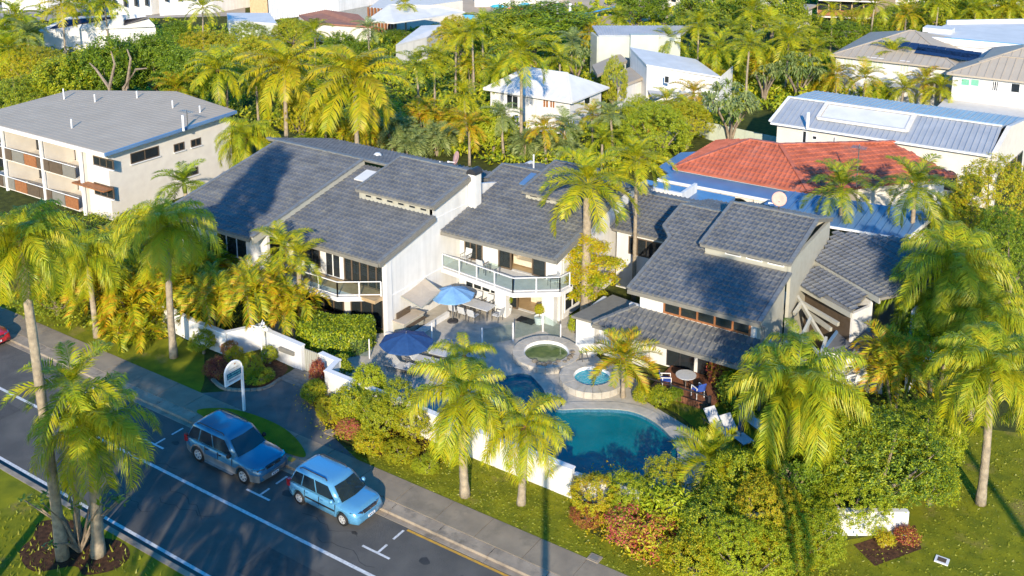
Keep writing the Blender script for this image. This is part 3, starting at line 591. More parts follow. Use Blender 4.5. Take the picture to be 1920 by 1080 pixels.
part('interior_wall', MB().box(-33.7, -27.0, 49.3, 49.4, .05, 4.9).box(-31.3, -31.2, 45.8, 49.3, 2.25, 4.8), 'room', B)
part('wall', MB().box(-34.5, -34.3, 50.6, 54.5, 0, 5.7), 'white', B)
rb.done()
# recessed link between the middle and right houses
C = thing('link_house', 'low grey tiled wing with a dark window between the middle and right houses', 'house', (-24.8, 53, 0))
rc = Roofs(C, n=120); rc.plane([(-26.4, 50.8), (-22.7, 50.8), (-22.7, 55.0), (-27.4, 55.0)], (-26, 50.8, 3.9), (0, K)); rc.cap([(-22.75, 50.8, 3.9), (-22.75, 55, 4.82), (-27.4, 55, 4.82)])
rc.plane([(-27.4, 55.0), (-22.7, 55.0), (-22.7, 56.2), (-27.4, 56.2)], (-26, 55, 4.82), (0, -.2)); rc.done()
wallv(C, 51.4, -26.4, -22.9, 0, 3.95, [(-25.6, -23.3, 2.3, 3.4)]); window(C, 'v', 51.4, -25.6, -23.3, 2.3, 3.4, nx=4, pane='dglass'); part('wall', MB().box(-23.1, -22.9, 51.6, 56, 0, 4.2).box(-27.2, -27.0, 51.4, 56, 0, 4.2), 'white', C)
part('wall', MB().box(-28.5, -24.6, 56.6, 56.8, 0, 4.7).box(-24.8, -24.6, 56.8, 59, 0, 4.7), 'white', C); part('flat_roof', MB().box(-28.5, -22.2, 56.9, 59.5, 3.9, 4.1), 'metal_blue', C)
part('parapet', MB().box(-24.6, -22.0, 56.3, 56.5, 0, 4.3), 'white', C)
# ---------------------------------------------------------------- right guest house
D = thing('guest_house', 'right house with skirt roof, raised clerestory roof and timber pergola', 'house', (-17, 46, 0))
rd = Roofs(D); zD = lambda v: 4.5 + K * (v - 42.6)
rd.plane([(-21.2, 42.6), (-14.4, 42.6), (-14.4, 46.8), (-19.0, 46.8), (-19.0, 50.7), (-22.0, 50.7), (-22.0, 48.3), (-21.2, 47.4)], (-21, 42.6, 4.5), (0, K))
rd.plane([(-19.15, 46.6), (-14.4, 46.6), (-14.4, 50.9), (-19.15, 50.9)], (-19, 46.6, 5.95), (0, K), name='raised_roof')
rd.plane([(-19.15, 50.95), (-14.4, 50.95), (-14.4, 53.6), (-19.15, 53.6)], (-19, 50.95, 6.88), (0, -.3), name='raised_roof')
rd.plane([(-22.0, 50.75), (-19.1, 50.75), (-19.1, 54.5), (-22.0, 54.5)], (-22, 50.75, 6.28), (0, -.22))
rd.plane([(-22.85, 42.05), (-13.8, 42.05), (-13.8, 43.7), (-21.25, 43.7)], (-22, 42.05, 2.4), (0, .43), name='skirt_roof')
rd.cap([(-21.18, 42.6, 4.5), (-21.18, 47.4, zD(47.4)), (-21.98, 48.3, zD(48.3)), (-21.98, 50.7, zD(50.7)), (-19.1, 50.7, zD(50.7))], .18)
rd.cap([(-14.42, 42.6, 4.5), (-14.42, 46.7, zD(46.7))]); rd.cap([(-14.44, 46.6, 5.95), (-14.44, 50.9, 6.9), (-14.44, 53.6, 6.1)]); rd.cap([(-19.12, 46.6, 5.95), (-19.12, 50.9, 6.9), (-14.4, 50.9, 6.9)], .18); rd.cap([(-22.85, 42.05, 2.4), (-21.25, 43.7, 3.1)])
part('fascia_board', MB().box(-21.2, -14.4, 42.52, 42.6, 4.27, 4.47).box(-22.85, -13.8, 41.97, 42.05, 2.2, 2.38), 'fascia', D)
part('clerestory_wall', MB().box(-19.0, -14.5, 46.95, 47.05, 5.3, 5.88).prism([(-19.05, 47.05), (-18.9, 47.05), (-18.9, 53.3), (-19.05, 53.3)], 5.2, lambda p: min(5.85 + K * (p[1] - 46.6), 6.8 - .3 * (p[1] - 50.9))).box(-19, -14.5, 53.2, 53.35, 5, 6.0), 'clad', D)
part('side_wall', MB().prism([(-14.62, 46.9), (-14.45, 46.9), (-14.45, 53.3), (-14.62, 53.3)], 0, lambda p: min(5.85 + K * (p[1] - 46.6), 6.8 - .3 * (p[1] - 50.9))).prism([(-14.9, 43.7), (-14.7, 43.7), (-14.7, 46.9), (-14.9, 46.9)], 0, lambda p: zD(p[1]) - .15), 'clad', D)
for k in range(3): window(D, 'v', 46.95, -17.9 + k * 1.12, -17.05 + k * 1.12, 5.58, 5.82, frame='trim', pane='dglass', name='clerestory_window')
wallv(D, 43.7, -21.05, -14.9, 2.9, 4.5, [(-19.75, -15.2, 3.15, 4.2)])
window(D, 'v', 43.7, -19.75, -15.2, 3.15, 4.2, nx=5, frame='timber', pane='wing', fw=.10)
part('wall', MB().box(-21.05, -20.85, 43.9, 53.8, 0, 4.75), 'white', D)
part('interior_wall', MB().box(-20.8, -14.9, 46.5, 46.6, 2.6, 5.2), 'dark', D); part('interior_floor', MB().box(-20.8, -14.9, 43.9, 50, 2.8, 2.9), 'floor', D)
wallv(D, 44.2, -21.9, -14.4, 0, 2.9, [(-19.7, -18.2, .1, 1.9), (-18.0, -16.6, .1, 1.9)]); window(D, 'v', 44.2, -19.7, -18.2, .1, 1.9, nx=2, frame='dark', pane='dglass', name='sliding_door'); window(D, 'v', 44.2, -18.0, -16.6, .1, 1.9, nx=2, frame='dark', pane='dglass', name='sliding_door')
# the white service block with its flat roof
part('service_block', MB().box(-24.35, -23.45, 43.0, 43.2, 0, 1.98).box(-24.35, -24.15, 43.2, 46.0, 0, 1.98).box(-23.45, -23.25, 43.0, 44.6, 0, 1.98), 'white', D)
part('service_wall', MB().box(-23.25, -20.4, 43.5, 43.7, 0, 1.9).box(-21.6, -21.4, 42.75, 43.5, 0, 1.2), 'white', D)
part('flat_roof', MB().prism([(-24.5, 42.75), (-23.2, 42.75), (-21.9, 45.9), (-23.9, 46.2)], 1.98, 2.1), 'fascia', D)
# rotated rear wing: two stepped planes
c_, d_ = P(1512, 480, 4.6), P(1650, 559, 4.6); gn = Vector((-(d_[1] - c_[1]), d_[0] - c_[0])).normalized() * K
rd.plane([c_[:2], d_[:2], (-8.4, 49.6), (-8.3, 54.1), (-14.35, 54.1), (-14.35, c_[1] + .4)], c_, (gn.x, gn.y), name='wing_roof')
e_, f_ = P(1471, 517.4, 4.05), P(1596, 586.7, 4.05); c2, d2_ = P(1511, 492, 4.35), P(1627, 553.6, 4.35)
rd.plane([e_[:2], f_[:2], d2_[:2], c2[:2]], e_, (gn.x, gn.y), name='wing_roof')
def vb(a, b, z0, z1, t=.14): a = Vector(a); b = Vector(b); return MB().bar((a.x, a.y, (z0 + z1) / 2), (b.x, b.y, (z0 + z1) / 2), t, z1 - z0)
part('fascia_board', MB().bar((c_[0], c_[1], 4.45), (d_[0], d_[1], 4.45), .1, .28).bar((e_[0], e_[1], 3.92), (f_[0], f_[1], 3.92), .1, .26), 'clad', D)
part('wing_wall', vb((c2[0] + .1, c2[1] + .2), (d2_[0] + .2, d2_[1] + .1), 0, 4.35).bar((-8.9, 48.4, 2.1), (-8.6, 53.9, 2.1), .2, 4.2).bar((-14.2, 53.9, 2.3), (-8.6, 53.9, 2.3), .2, 4.6), 'white', D)
part('wing_wall', vb((e_[0] + 1.0, e_[1] + .3), (f_[0] - .1, f_[1] + .55), 0, 3.85), 'bronze', D); part('wing_wall', MB().bar((f_[0] - .1, f_[1] + .5, 1.9), (d2_[0] + .1, d2_[1] + .1, 1.9), .16, 3.8), 'white', D)
rd.done()
pg = thing('timber_pergola', 'pale weathered timber frame pergola at the right end of the right house', 'pergola', (-13, 44, 0))
for a, b in (((-14.3, 42.75, 0), (-14.3, 42.75, 4.3)), ((-13.6, 43.1, 0), (-13.6, 43.1, 3.4)), ((-11.9, 42.6, 0), (-11.9, 42.6, 3.1)), ((-10.9, 43.6, 0), (-10.9, 43.6, 2.9)), ((-13.0, 45.3, 0), (-13.0, 45.3, 3.9))):
    part('post', MB().bar(a, b, .14, .14), 'weathered', pg)
for a, b in (((-13.7, 44.3, 3.9), (-10.8, 42.9, 3.0)), ((-13.5, 43.4, 3.5), (-11.6, 42.3, 2.7)), ((-12.9, 45.4, 4.0), (-12.9, 42.4, 3.0)), ((-11.9, 44.6, 3.6), (-11.7, 42.2, 2.8)), ((-11.0, 44.2, 3.3), (-10.9, 42.2, 2.8))):
    part('rafter', MB().bar(a, b, .12, .18), 'clad', pg)
for pa in (((1473, 523, 4.0), (1503, 570, 3.4)), ((1503, 570, 3.4), (1543, 637, 2.4)), ((1487, 553, 3.6), (1462, 592, 3.0)), ((1502, 570, 3.4), (1489, 589, 3.1)), ((1473, 523, 4.0), (1440, 585, 3.2)), ((1500, 566, 3.4), (1572, 608, 3.3)), ((1512, 585, 3.0), (1558, 618, 2.9)), ((1440, 590, 3.1), (1441, 632, 2.0))):
    part('beam', MB().bar(P(*pa[0]), P(*pa[1]), .15, .2), 'clad', pg)
ll = thing('lean_to_roof', 'small dark tiled lean-to roof with blue gutter below the pergola', 'roof', P(1600, 640, 2))
q = [P(1545, 655, 2.0), P(1660, 668, 2.0), P(1658, 632, 2.6), P(1582, 606, 2.6)]
part('roof', MB().slab(q, .12), 'tile', ll); part('gutter', MB().bar(q[0], q[3], .14, .12), 'metal_blue', ll); part('wall', MB().prism([(p[0], p[1]) for p in q], 0, 1.85), 'white', ll)
# ---------------------------------------------------------------- neighbouring buildings
def win_v(p, v, x0, y0, x1, y1, **k):
    a = atv(x0, y0, v); b = atv(x1, y1, v); c = atv(x0, y1, v); u0, u1 = sorted((a[0], b[0])); z0, z1 = sorted(((b[2] + c[2]) / 2, (a[2] + atv(x1, y0, v)[2]) / 2))
    return window(p, 'v', v, u0, u1, z0, z1, **k)
def win_u(p, u, x0, y0, x1, y1, **k):
    a = atu(x0, y0, u); b = atu(x1, y1, u); c = atu(x0, y1, u); v0, v1 = sorted((a[1], b[1])); z0, z1 = sorted(((b[2] + c[2]) / 2, (a[2] + atu(x1, y0, u)[2]) / 2))
    return window(p, 'u', u, v0, v1, z0, z1, out=1, **k)
def ribs(p, poly, zf, axis, step, m, w=.05, h=.06, name='roof_ribs'):
    """raised ribs of a metal roof, running along axis ('v' or 'u')"""
    mb = MB(); k = 0 if axis == 'v' else 1; lo = min(q[k] for q in poly); hi = max(q[k] for q in poly); x = lo + step * .5
    while x < hi:
        cr = []; n = len(poly)
        for i in range(n):
            a, b = poly[i], poly[(i + 1) % n]
            if (a[k] - x) * (b[k] - x) < 0: t = (x - a[k]) / (b[k] - a[k]); cr.append(a[1 - k] + t * (b[1 - k] - a[1 - k]))
        if len(cr) >= 2:
            y0, y1 = min(cr), max(cr)
            A_, B_ = ((x, y0), (x, y1)) if k == 0 else ((y0, x), (y1, x))
            mb.bar((*A_, zf(*A_) + h / 2), (*B_, zf(*B_) + h / 2), w, h)
        x += step
    if mb.v: part(name, mb, m, p, kind='stuff')
def zplane(p0, g): return lambda x, y: p0[2] + g[0] * (x - p0[0]) + g[1] * (y - p0[1])
def roofp(p, poly, zf, m, t=.16, name='roof', rib=None, step=.6):
    s = sum(poly[i][0] * poly[(i + 1) % len(poly)][1] - poly[(i + 1) % len(poly)][0] * poly[i][1] for i in range(len(poly)))
    pl = poly if s > 0 else poly[::-1]
    o = part(name, MB().slab([(x, y, zf(x, y)) for x, y in pl], t), m, p)
    if rib: ribs(p, pl, zf, rib, step, m)
    return o
# apartment block on the left
E1 = thing('apartment_block', 'cream two storey apartment block with flat taupe metal roof and balconies', 'building', (-65, 46, 0))
u1, v1 = UV_ = P(197, 287, 5.2)[:2]; u1 += 0; ur = u1
bk = P(445, 213, 5.5); top = P(250, 167, 6.2); lf = P(-60, 214, 5.2)
fr0 = (-76., v1)
zf = zplane((u1, v1, 5.2), (0.0, .045))
vb_ = bk[1]
roofp(E1, [(-78, v1), (u1, v1), (u1 + .2, vb_), (-69.5, vb_ + 1.5), (-78, 50)], zf, 'metal_g', t=.12)
ribs(E1, [(-78, v1), (u1, v1), (u1 + .2, vb_), (-69.5, vb_ + 1.5), (-78, 50)], zf, 'u', .42, 'metal_g', .02, .008)
part('fascia_board', MB().box(-78, u1, v1 - .08, v1, 4.9, 5.16), 'trim', E1); part('gutter', MB().bar((u1 + .1, v1 - .1, 5.1), (u1 + .25, vb_, zf(0, vb_) - .1), .16, .22), 'metal_blue', E1)
us = u1 - .5; vf = v1 + .5
part('side_wall', MB().prism([(us - .25, vf), (us, vf), (us, vb_ - .3), (us - .25, vb_ - .3)], 0, lambda p: zf(*p) - .12), 'cream', E1)
cu = atv(150, 300, vf)[0]
part('wall', MB().box(cu, us - .25, vf, vf + .25, 0, 5.05).box(cu, cu + .2, vf, vf + 2.2, 0, 5.05).box(-78, cu, vf + 2.2, vf + 2.4, 0, 5.05).box(-70, us, vb_ - .3, vb_ - .05, 0, 5.4), 'cream', E1)
for nm, r in (('upper', (243, 280, 299, 300)), ('a', (325, 268, 346, 283)), ('b', (357, 260, 377, 274)), ('c', (330, 318, 372, 332))):
    win_u(E1, us, *r, nx=2, frame='bronze', pane='dglass', sill='trim')
win_v(E1, vf, 175, 296, 213, 313, nx=3, frame='bronze', pane='dglass', sill='trim'); win_v(E1, vf, 177, 346, 214, 368, nx=3, frame='bronze', pane='dglass', sill='trim')
part('awning_roof', MB().box(cu - .1, us + .3, vf - .75, vf - .01, 2.35, 2.45), 'timber', E1)
for fl in (.0, 2.35):
    part('balcony_floor', MB().box(-78, cu - .02, v1 + .15, vf + 2.2, fl + .1, fl + .25), 'cream', E1)
    u = cu - .1; k = 0
    while u > -77:
        part('balustrade_panel', MB().box(u - 1.55, u - .04, v1 + .1, v1 + .16, fl + .2, fl + 1.05), ('timber', 'fascia', 'bronze', 'bronze')[(k + (fl > 1)) % 4], E1); u -= 1.6; k += 1
    part('handrail', MB().bar((-77, v1 + .13, fl + 1.12), (cu, v1 + .13, fl + 1.12), .05), 'trim', E1)
    for k in range(5): window(E1, 'v', vf + 2.2, cu - 2.9 - 3.4 * k, cu - .5 - 3.4 * k, fl + .3, fl + 1.95, nx=3, frame='dark', pane='dglass', name='sliding_door')
for px in (150, 78, 8):
    u = atv(px, 300, v1 + .05)[0]; part('post', MB().box(u - .09, u + .09, v1 - .0, v1 + .18, 0, 5.0), 'trim', E1)
    part('party_wall', MB().box(u - .08, u + .08, v1 + .3, vf + 2.2, .0, 5.0), 'cream', E1)
for px, py, h in ((400, 232, .95), (446, 184, 0), (1, 1, 0)):
    pass
for i, (px, py, h) in enumerate(((134, 233, .7), (178, 190, .65), (120, 184, .9), (257, 185, .6), (324, 203, .6), (375, 212, .55), (344, 240, 1.1))):
    x, y, z = P(px, py, 5.6); z = zf(x, y); part('vent_pipe', MB().tube([(x, y, z - .1), (x, y, z + h)], .055 if i != 6 else .09, 8), 'trim', E1)
an = MB(); x, y, z = P(352, 236, 5.6); z = zf(x, y); an.bar((x, y, z), (x, y, z + 1.3), .04)
for k in range(6): an.bar((x - .6 + k * .22, y - .35, z + 1.2), (x - .6 + k * .22, y + .35, z + 1.2), .02)
an.bar((x - .7, y, z + 1.2), (x + .7, y, z + 1.2), .03); part('aerial', an, 'steel', E1)
# red tiled house with flat blue verandah roof
E2 = thing('villa', 'terracotta tiled hip roof house with flat blue verandah roof', 'house', (-24, 67, 0))
z0 = 3.0
q1, q2, q3 = P(1261, 314, z0), P(1518, 361, z0), P(1786, 325, z0)
rg1, rg2 = P(1404, 267, 4.6), P(1465, 275, 4.6); lft = P(1351, 267, 4.0)
re = Roofs(E2, 'red', TILER, n=250, sc=1.15)
def tri_plane(R, pts, **k):
    a, b, c = [Vector(p) for p in pts[:3]]; n = (b - a).cross(c - a); R.plane([p[:2] for p in pts], tuple(a), (-n.x / n.z, -n.y / n.z), **k)
ev = q1[1]; ux0, ux1 = q1[0], q2[0]; rz = 4.75; mid = ev + 4.2
tri_plane(re, [(ux0, ev, z0), (ux1, ev, z0), (ux1 - 3.6, mid, rz), (ux0 + 4.2, mid, rz)], deck='red')
tri_plane(re, [(ux0, ev, z0), (ux0 + 4.2, mid, rz), (ux0, ev + 8.4, z0)], deck='red')
tri_plane(re, [(ux0, ev + 8.4, z0), (ux0 + 4.2, mid, rz), (ux1 - 3.6, mid, rz), (ux1, ev + 8.4, z0)], deck='red')
tri_plane(re, [(ux1, ev, z0), (ux1 + 2.6, ev + 3.2, z0), (ux1 - 3.6, mid, rz)], deck='red')
tri_plane(re, [(ux1 - 3.6, mid, rz), (ux1 + 2.6, ev + 3.2, z0), (ux1 + 7.6, ev + 9.4, z0), (ux1 + 3, ev + 10.4, rz - .3)], deck='red')
tri_plane(re, [(ux1 - 3.6, mid, rz), (ux1 + 3, ev + 10.4, rz - .3), (ux1 + .5, ev + 12.5, z0), (ux1 - 3, ev + 8.4, z0)], deck='red')
part('wall', MB().prism([(ux1 + 2.2, ev + 4), (ux1 + 6.8, ev + 9.6), (ux1 + 1, ev + 12), (ux1 - 3, ev + 8)], 0, 2.7), 'cream', E2)
for a, b in (((ux0, ev, z0), (ux0 + 4.2, mid, rz)), ((ux0 + 4.2, mid, rz), (ux1 - 3.6, mid, rz)), ((ux1, ev, z0), (ux1 - 3.6, mid, rz)), ((ux1 - 3.6, mid, rz), (ux1 + 3, ev + 10.4, rz - .25))): re.cap([a, b], .3, .1, 'ridge_cap', 'red')
re.done()
vr = [P(1233, 333, 2.6), P(1488, 381, 2.6), P(1512, 366, 2.6)]
part('verandah_roof', MB().slab([(vr[0][0], vr[0][1], 2.55), (vr[1][0], vr[1][1], 2.55), (ux1 + .3, ev + .3, 2.75), (ux0 + .2, ev + .3, 2.75)], .14), 'metal_blue', E2)
part('verandah_roof', MB().slab([(ux0 - 1.6, ev + 1.2, 2.5), (ux0 - .1, ev - .2, 2.5), (ux0 - .1, ev + 6, 2.7), (ux0 - 1.6, ev + 5, 2.6)], .12), 'metal_blue', E2)
part('fascia_board', MB().bar((vr[0][0], vr[0][1] - .05, 2.46), (vr[1][0], vr[1][1] - .05, 2.46), .08, .2).bar((ux0, ev + .2, 2.84), (ux1 + .2, ev + .2, 2.84), .1, .14), 'trim', E2)
part('wall', MB().box(ux0 + .8, ux1 - .4, ev + 1.0, ev + 1.2, 0, 2.9).box(ux0 + .8, ux0 + 1, ev + 1, ev + 8, 0, 2.9).box(ux1 - .6, ux1 - .4, ev + 1, ev + 8, 0, 2.9), 'cream', E2)
ar = MB(); n_ = 4; sp = (vr[1][0] - vr[0][0] - .4) / n_
for k in range(n_):
    a0 = vr[0][0] + .2 + k * sp; pts = [(a0 + .25 + (sp - .5) * (.5 - .5 * math.cos(i * math.pi / 10)), 1.25 + .95 * math.sin(i * math.pi / 10)) for i in range(11)]
    y0 = vr[0][1] + .15
    for (x0_, q0_), (x1_, q1_) in zip(pts[:-1], pts[1:]): ar.add([(x0_, y0, q0_), (x1_, y0, q1_), (x1_, y0, 2.4), (x0_, y0, 2.4), (x0_, y0 + .25, q0_), (x1_, y0 + .25, q1_), (x1_, y0 + .25, 2.4), (x0_, y0 + .25, 2.4)], [(0, 1, 2, 3), (7, 6, 5, 4), (0, 4, 5, 1)])
    ar.box(a0 - .2, a0 + .25, y0, y0 + .25, 0, 2.4)
part('arcade', ar, 'cream', E2)
cols = thing('boundary_fence', 'pale sage steel fence behind the terracotta roofed house', 'fence', (-27, 75, 0))
fl = [P(1215, 300, 0), P(1300, 250, 0), P(1330, 262, 0), P(1430, 285, 0), P(1600, 320, 0)]
for a, b in zip(fl[:-1], fl[1:]):
    a = Vector(a); b = Vector(b); k = max(1, round((b - a).length / .9))
    for i in range(k): part('fence_sheet', MB().bar(a.lerp(b, i / k) + Vector((0, 0, .8)), a.lerp(b, (i + .97) / k) + Vector((0, 0, .8)), .05, 1.6), 'fence', cols)
# blue metal roof carport behind the right house
E3 = thing('carport', 'long ribbed blue metal roof behind the right guest house', 'carport', P(1600, 400, 0))
q = [P(1400, 397, 2.6), P(1700, 446, 2.6), P(1757, 400, 3.0), P(1480, 358, 3.0)]
zz = lambda x, y, a=Vector(q[0]), n=(Vector(q[1]) - Vector(q[0])).cross(Vector(q[3]) - Vector(q[0])): a.z - (n.x * (x - a.x) + n.y * (y - a.y)) / n.z
pl = [(p[0], p[1]) for p in q]; roofp(E3, pl, zz, 'metal_blue', rib='v', step=.5)
part('gutter', MB().bar((q[0][0], q[0][1], 2.5), (q[1][0], q[1][1], 2.5), .12, .14).bar((q[1][0], q[1][1], 2.5), (q[2][0], q[2][1], 2.9), .1, .2), 'trim', E3)
part('wall', MB().prism([(q[1][0] - .5, q[1][1] + .4), (q[2][0] - .5, q[2][1] - .2), (q[2][0] - .8, q[2][1] - .2), (q[1][0] - .8, q[1][1] + .4)], 0, 2.4), 'cream', E3)
for i in range(2):
    p = q[i * 1]; part('post', MB().box(p[0] - .1, p[0] + .1, p[1] + .3, p[1] + .5, 0, 2.5), 'timber', E3)
# large ribbed roof building at the right
E4 = thing('hall', 'long cream hall with arched windows and pale blue ribbed metal roof', 'building', (-17, 80, 0))
fa, fb = P(1440, 232, 4.2), P(1862, 286, 4.2); ra_, rb_ = P(1488, 187, 5.4), P(1885, 235, 5.4); ba, bb_ = P(1540, 176, 5.0), P(1925, 212, 5.0)
vfz = (fa[1] + fb[1]) / 2; vr_ = (ra_[1] + rb_[1]) / 2; xl = fa[0]; xr = fb[0]
zf4 = lambda x, y: 4.2 + (y - vfz) * (5.4 - 4.2) / (vr_ - vfz)
vbk = (ba[1] + bb_[1]) / 2
roofp(E4, [(xl, vfz), (xr, vfz), (xr, vr_), (xl + .2, vr_)], zf4, 'metal_b', rib='v', step=.42)
zb4 = lambda x, y: 5.4 - (y - vr_) * .5 / max(1, vbk - vr_)
roofp(E4, [(xl + .2, vr_ + .02), (xr, vr_ + .02), (xr + 1, vbk), (xl + .5, vbk)], zb4, 'metal_b', rib='v', step=.42)
part('ridge_cap', MB().bar((xl, vr_, 5.47), (xr, vr_, 5.47), .3, .08), 'trim', E4); part('gutter', MB().bar((xl, vfz - .08, 4.1), (xr, vfz - .08, 4.1), .12, .14).bar((xl - .1, vfz, 4.25), (xl + .1, vr_, 5.45), .2, .12), 'trim', E4)
part('wall', MB().box(xl + .4, xr + .3, vfz + .4, vfz + .7, 0, 4.05).prism([(xr + .0, vfz + .3), (xr + .35, vfz + .3), (xr + .62, vr_), (xr + 1.2, vbk - .5), (xr + .9, vbk - .5), (xr + .32, vr_)], 0, lambda p: zf4(*p) + .12 if p[1] < vr_ + .01 else 5.0).box(xl + .4, xl + .7, vfz + .7, vbk, 0, 4.1).box(xl + .5, xr + 1, vbk - .6, vbk - .4, 0, 4.6), 'cream', E4)
lx = [atv(p, 225, vr_)[0] for p in (1555, 1710)]; vm = vr_ - 1.6
part('roof_light', MB().slab([(lx[0], vr_ - 2.4, zf4(0, vr_ - 2.4) + .12), (lx[1], vr_ - 2.4, zf4(0, vr_ - 2.4) + .12), (lx[1], vr_ - .4, zf4(0, vr_ - .4) + .12), (lx[0], vr_ - .4, zf4(0, vr_ - .4) + .12)], .1), 'metal_w', E4)
part('roof_light_kerb', MB().bar((lx[0] - .2, vr_ - 2.6, zf4(0, vr_ - 2.6) + .12), (lx[1] + .2, vr_ - 2.6, zf4(0, vr_ - 2.6) + .12), .35, .2).bar((lx[0] - .2, vr_ - .2, 5.5), (lx[1] + .2, vr_ - .2, 5.5), .3, .16).bar((lx[0] - .2, vr_ - 2.6, zf4(0, vr_ - 2.6) + .1), (lx[0] - .2, vr_ - .2, 5.45), .3, .2).bar((lx[1] + .2, vr_ - 2.6, zf4(0, vr_ - 2.6) + .1), (lx[1] + .2, vr_ - .2, 5.45), .35, .2), 'cream', E4)
x, y, z = P(1514, 236, 4.4); part('flue', MB().tube([(x, y, 4.2), (x, y, 5.5)], .13, 8), 'trim', E4)
for px in (1723, 1785, 1832):
    a = atv(px, 290, vfz + .4); w = .55; mb = MB(); pts = [(a[0] - w, .9), (a[0] + w, .9)] + [(a[0] + w * math.cos(t * math.pi / 8), 1.9 + w * math.sin(t * math.pi / 8)) for t in range(9)]
    n_ = len(pts); mb.add([(p[0], vfz + .36, p[1]) for p in pts] + [(p[0], vfz + .41, p[1]) for p in pts], [tuple(range(n_)), tuple(range(n_, 2 * n_))[::-1]] + [(i, n_ + i, n_ + (i + 1) % n_, (i + 1) % n_) for i in range(n_)]); part('arched_window', mb, 'dglass', E4)
for px0, px1, y0, y1 in ((1505, 1512, 245, 268), (1523, 1532, 254, 262), (1615, 1628, 266, 274), (1562, 1566, 256, 270)): win_v(E4, vfz + .4, px0, y0, px1, y1, frame='trim', pane='dglass')
for k in range(4):
    t = k / 3.; a = (xr + .36 + .8 * (k + .5) / 4.2, vfz + .8 + (vbk - vfz - 2) * (k + .5) / 4); w = .8
    mb = MB().bar((a[0] + .01, a[1] - w, 1.3), (a[0] + .09, a[1] + w, 1.3), .06, 2.6); part('arched_window', mb, 'dglass', E4)
# white hipped house in the middle distance
def hip(name, label, eave, z0, z1, hip_in, roof='metal_w', wall_='white', inset=.5, rib='v', base=0, cat='house'):
    """eave: (u0,u1,v0,v1)"""
    u0, u1, v0, v1 = eave; t = thing(name, label, cat, ((u0 + u1) / 2, (v0 + v1) / 2, 0)); vm = (v0 + v1) / 2; a, b = u0 + hip_in, u1 - hip_in
    part('roof', MB().add([(u0, v0, z0), (u1, v0, z0), (u1, v1, z0), (u0, v1, z0), (a, vm, z1), (b, vm, z1), (u0, v0, z0 - .16), (u1, v0, z0 - .16), (u1, v1, z0 - .16), (u0, v1, z0 - .16)],
         [(0, 1, 5, 4), (1, 2, 5), (2, 3, 4, 5), (3, 0, 4), (6, 7, 1, 0), (7, 8, 2, 1), (8, 9, 3, 2), (9, 6, 0, 3), (9, 8, 7, 6)]), roof, t)
    k = (z1 - z0) / (vm - v0); mb = MB(); x = u0 + .5
    while x < u1 - .3:
        e = min(1, (x - u0) / hip_in, (u1 - x) / hip_in); mb.bar((x, v0, z0 + .02), (x, v0 + (vm - v0) * e, z0 + (z1 - z0) * e + .02), .04, .06); x += .7
    part('roof_ribs', mb, roof, t, kind='stuff')
    part('ridge_cap', MB().bar((a, vm, z1 + .03), (b, vm, z1 + .03), .2, .07).bar((u0, v0, z0 + .03), (a, vm, z1 + .03), .18, .06).bar((u1, v0, z0 + .03), (b, vm, z1 + .03), .18, .06), roof, t)
    i = inset; part('wall', MB().box(u0 + i, u1 - i, v0 + i, v0 + i + .2, base, z0 - .17).box(u1 - i - .2, u1 - i, v0 + i + .2, v1 - i, base, z0 - .17).box(u0 + i, u0 + i + .2, v0 + i + .2, v1 - i, base, z0 - .17).box(u0 + i, u1 - i, v1 - i - .2, v1 - i, base, z0 - .17), wall_, t)
    return t, v0 + i, u1 - i
p1, p2, p3 = P(922, 170, 3.4), P(1072, 190, 3.4), P(1138, 165, 3.4)
t, vw, uw = hip('villa', 'white house with pale hipped metal roof behind the tall slim palm', (p1[0] - 1.2, p2[0] + .2, p2[1] - .3, p3[1] + .5), 3.4, 5.1, 2.6)
for a in ((950, 178, 972, 204), (1018, 183, 1029, 202), (1031, 184, 1041, 203)): win_v(t, vw, *a, nx=2, frame='trim', pane='dglass' if a[0] < 1000 else 'timber')
win_u(t, uw, 1095, 180, 1106, 196, frame='trim', pane='dglass')
# modern white house with skillion roofs
t = thing('villa', 'modern white house with sloping white roofs and blank white side wall', 'house', (-42, 84, 0))
a, b, c, e = P(1212, 121, 5.0), P(1352, 144, 3.6), P(1305, 111, 4.2), P(1180, 88, 5.4)
part('roof', MB().slab([a, b, c, e], .16), 'metal_w', t)
part('wall', MB().add([(a[0], a[1] + .15, 0), (b[0] - .3, b[1] + .15, 0), (b[0] - .3, b[1] + .15, b[2] - .2), (a[0], a[1] + .15, a[2] - .2), (e[0] + .3, e[1] - .3, 0), (e[0] + .3, e[1] - .3, e[2] - .2), (b[0] - .3, c[1], 0), (b[0] - .3, c[1], c[2] - .2)], [(0, 1, 2, 3), (4, 0, 3, 5), (1, 6, 7, 2)]), 'white', t)
r1 = [P(1163, 150, 3.6), P(1213, 118, 3.8), P(1196, 100, 3.8), P(1112, 122, 3.6)]
part('roof', MB().slab([P(1158, 163, 3.2), P(1212, 142, 3.4), P(1195, 120, 3.4), P(1140, 142, 3.2)], .3), 'metal_g', t); part('roof', MB().slab([P(1120, 140, 3.3), P(1176, 113, 3.5), P(1162, 100, 3.5), P(1110, 122, 3.3)], .3), 'metal_g', t)
w0, w1_ = P(1158, 166, 3.0), P(1212, 146, 3.0); part('wall', MB().prism([w0[:2], w1_[:2], (w1_[0], w1_[1] + 6), (w0[0], w0[1] + 6)], 0, 2.9), 'white', t); win_v(t, a[1] + .15, 1246, 142, 1255, 156, frame='trim', pane='dglass')
part('lower_roof', MB().slab([P(1205, 156, 2.6), P(1225, 184, 2.2), P(1262, 172, 2.2), P(1240, 148, 2.6)], .14), 'metal_b', t)
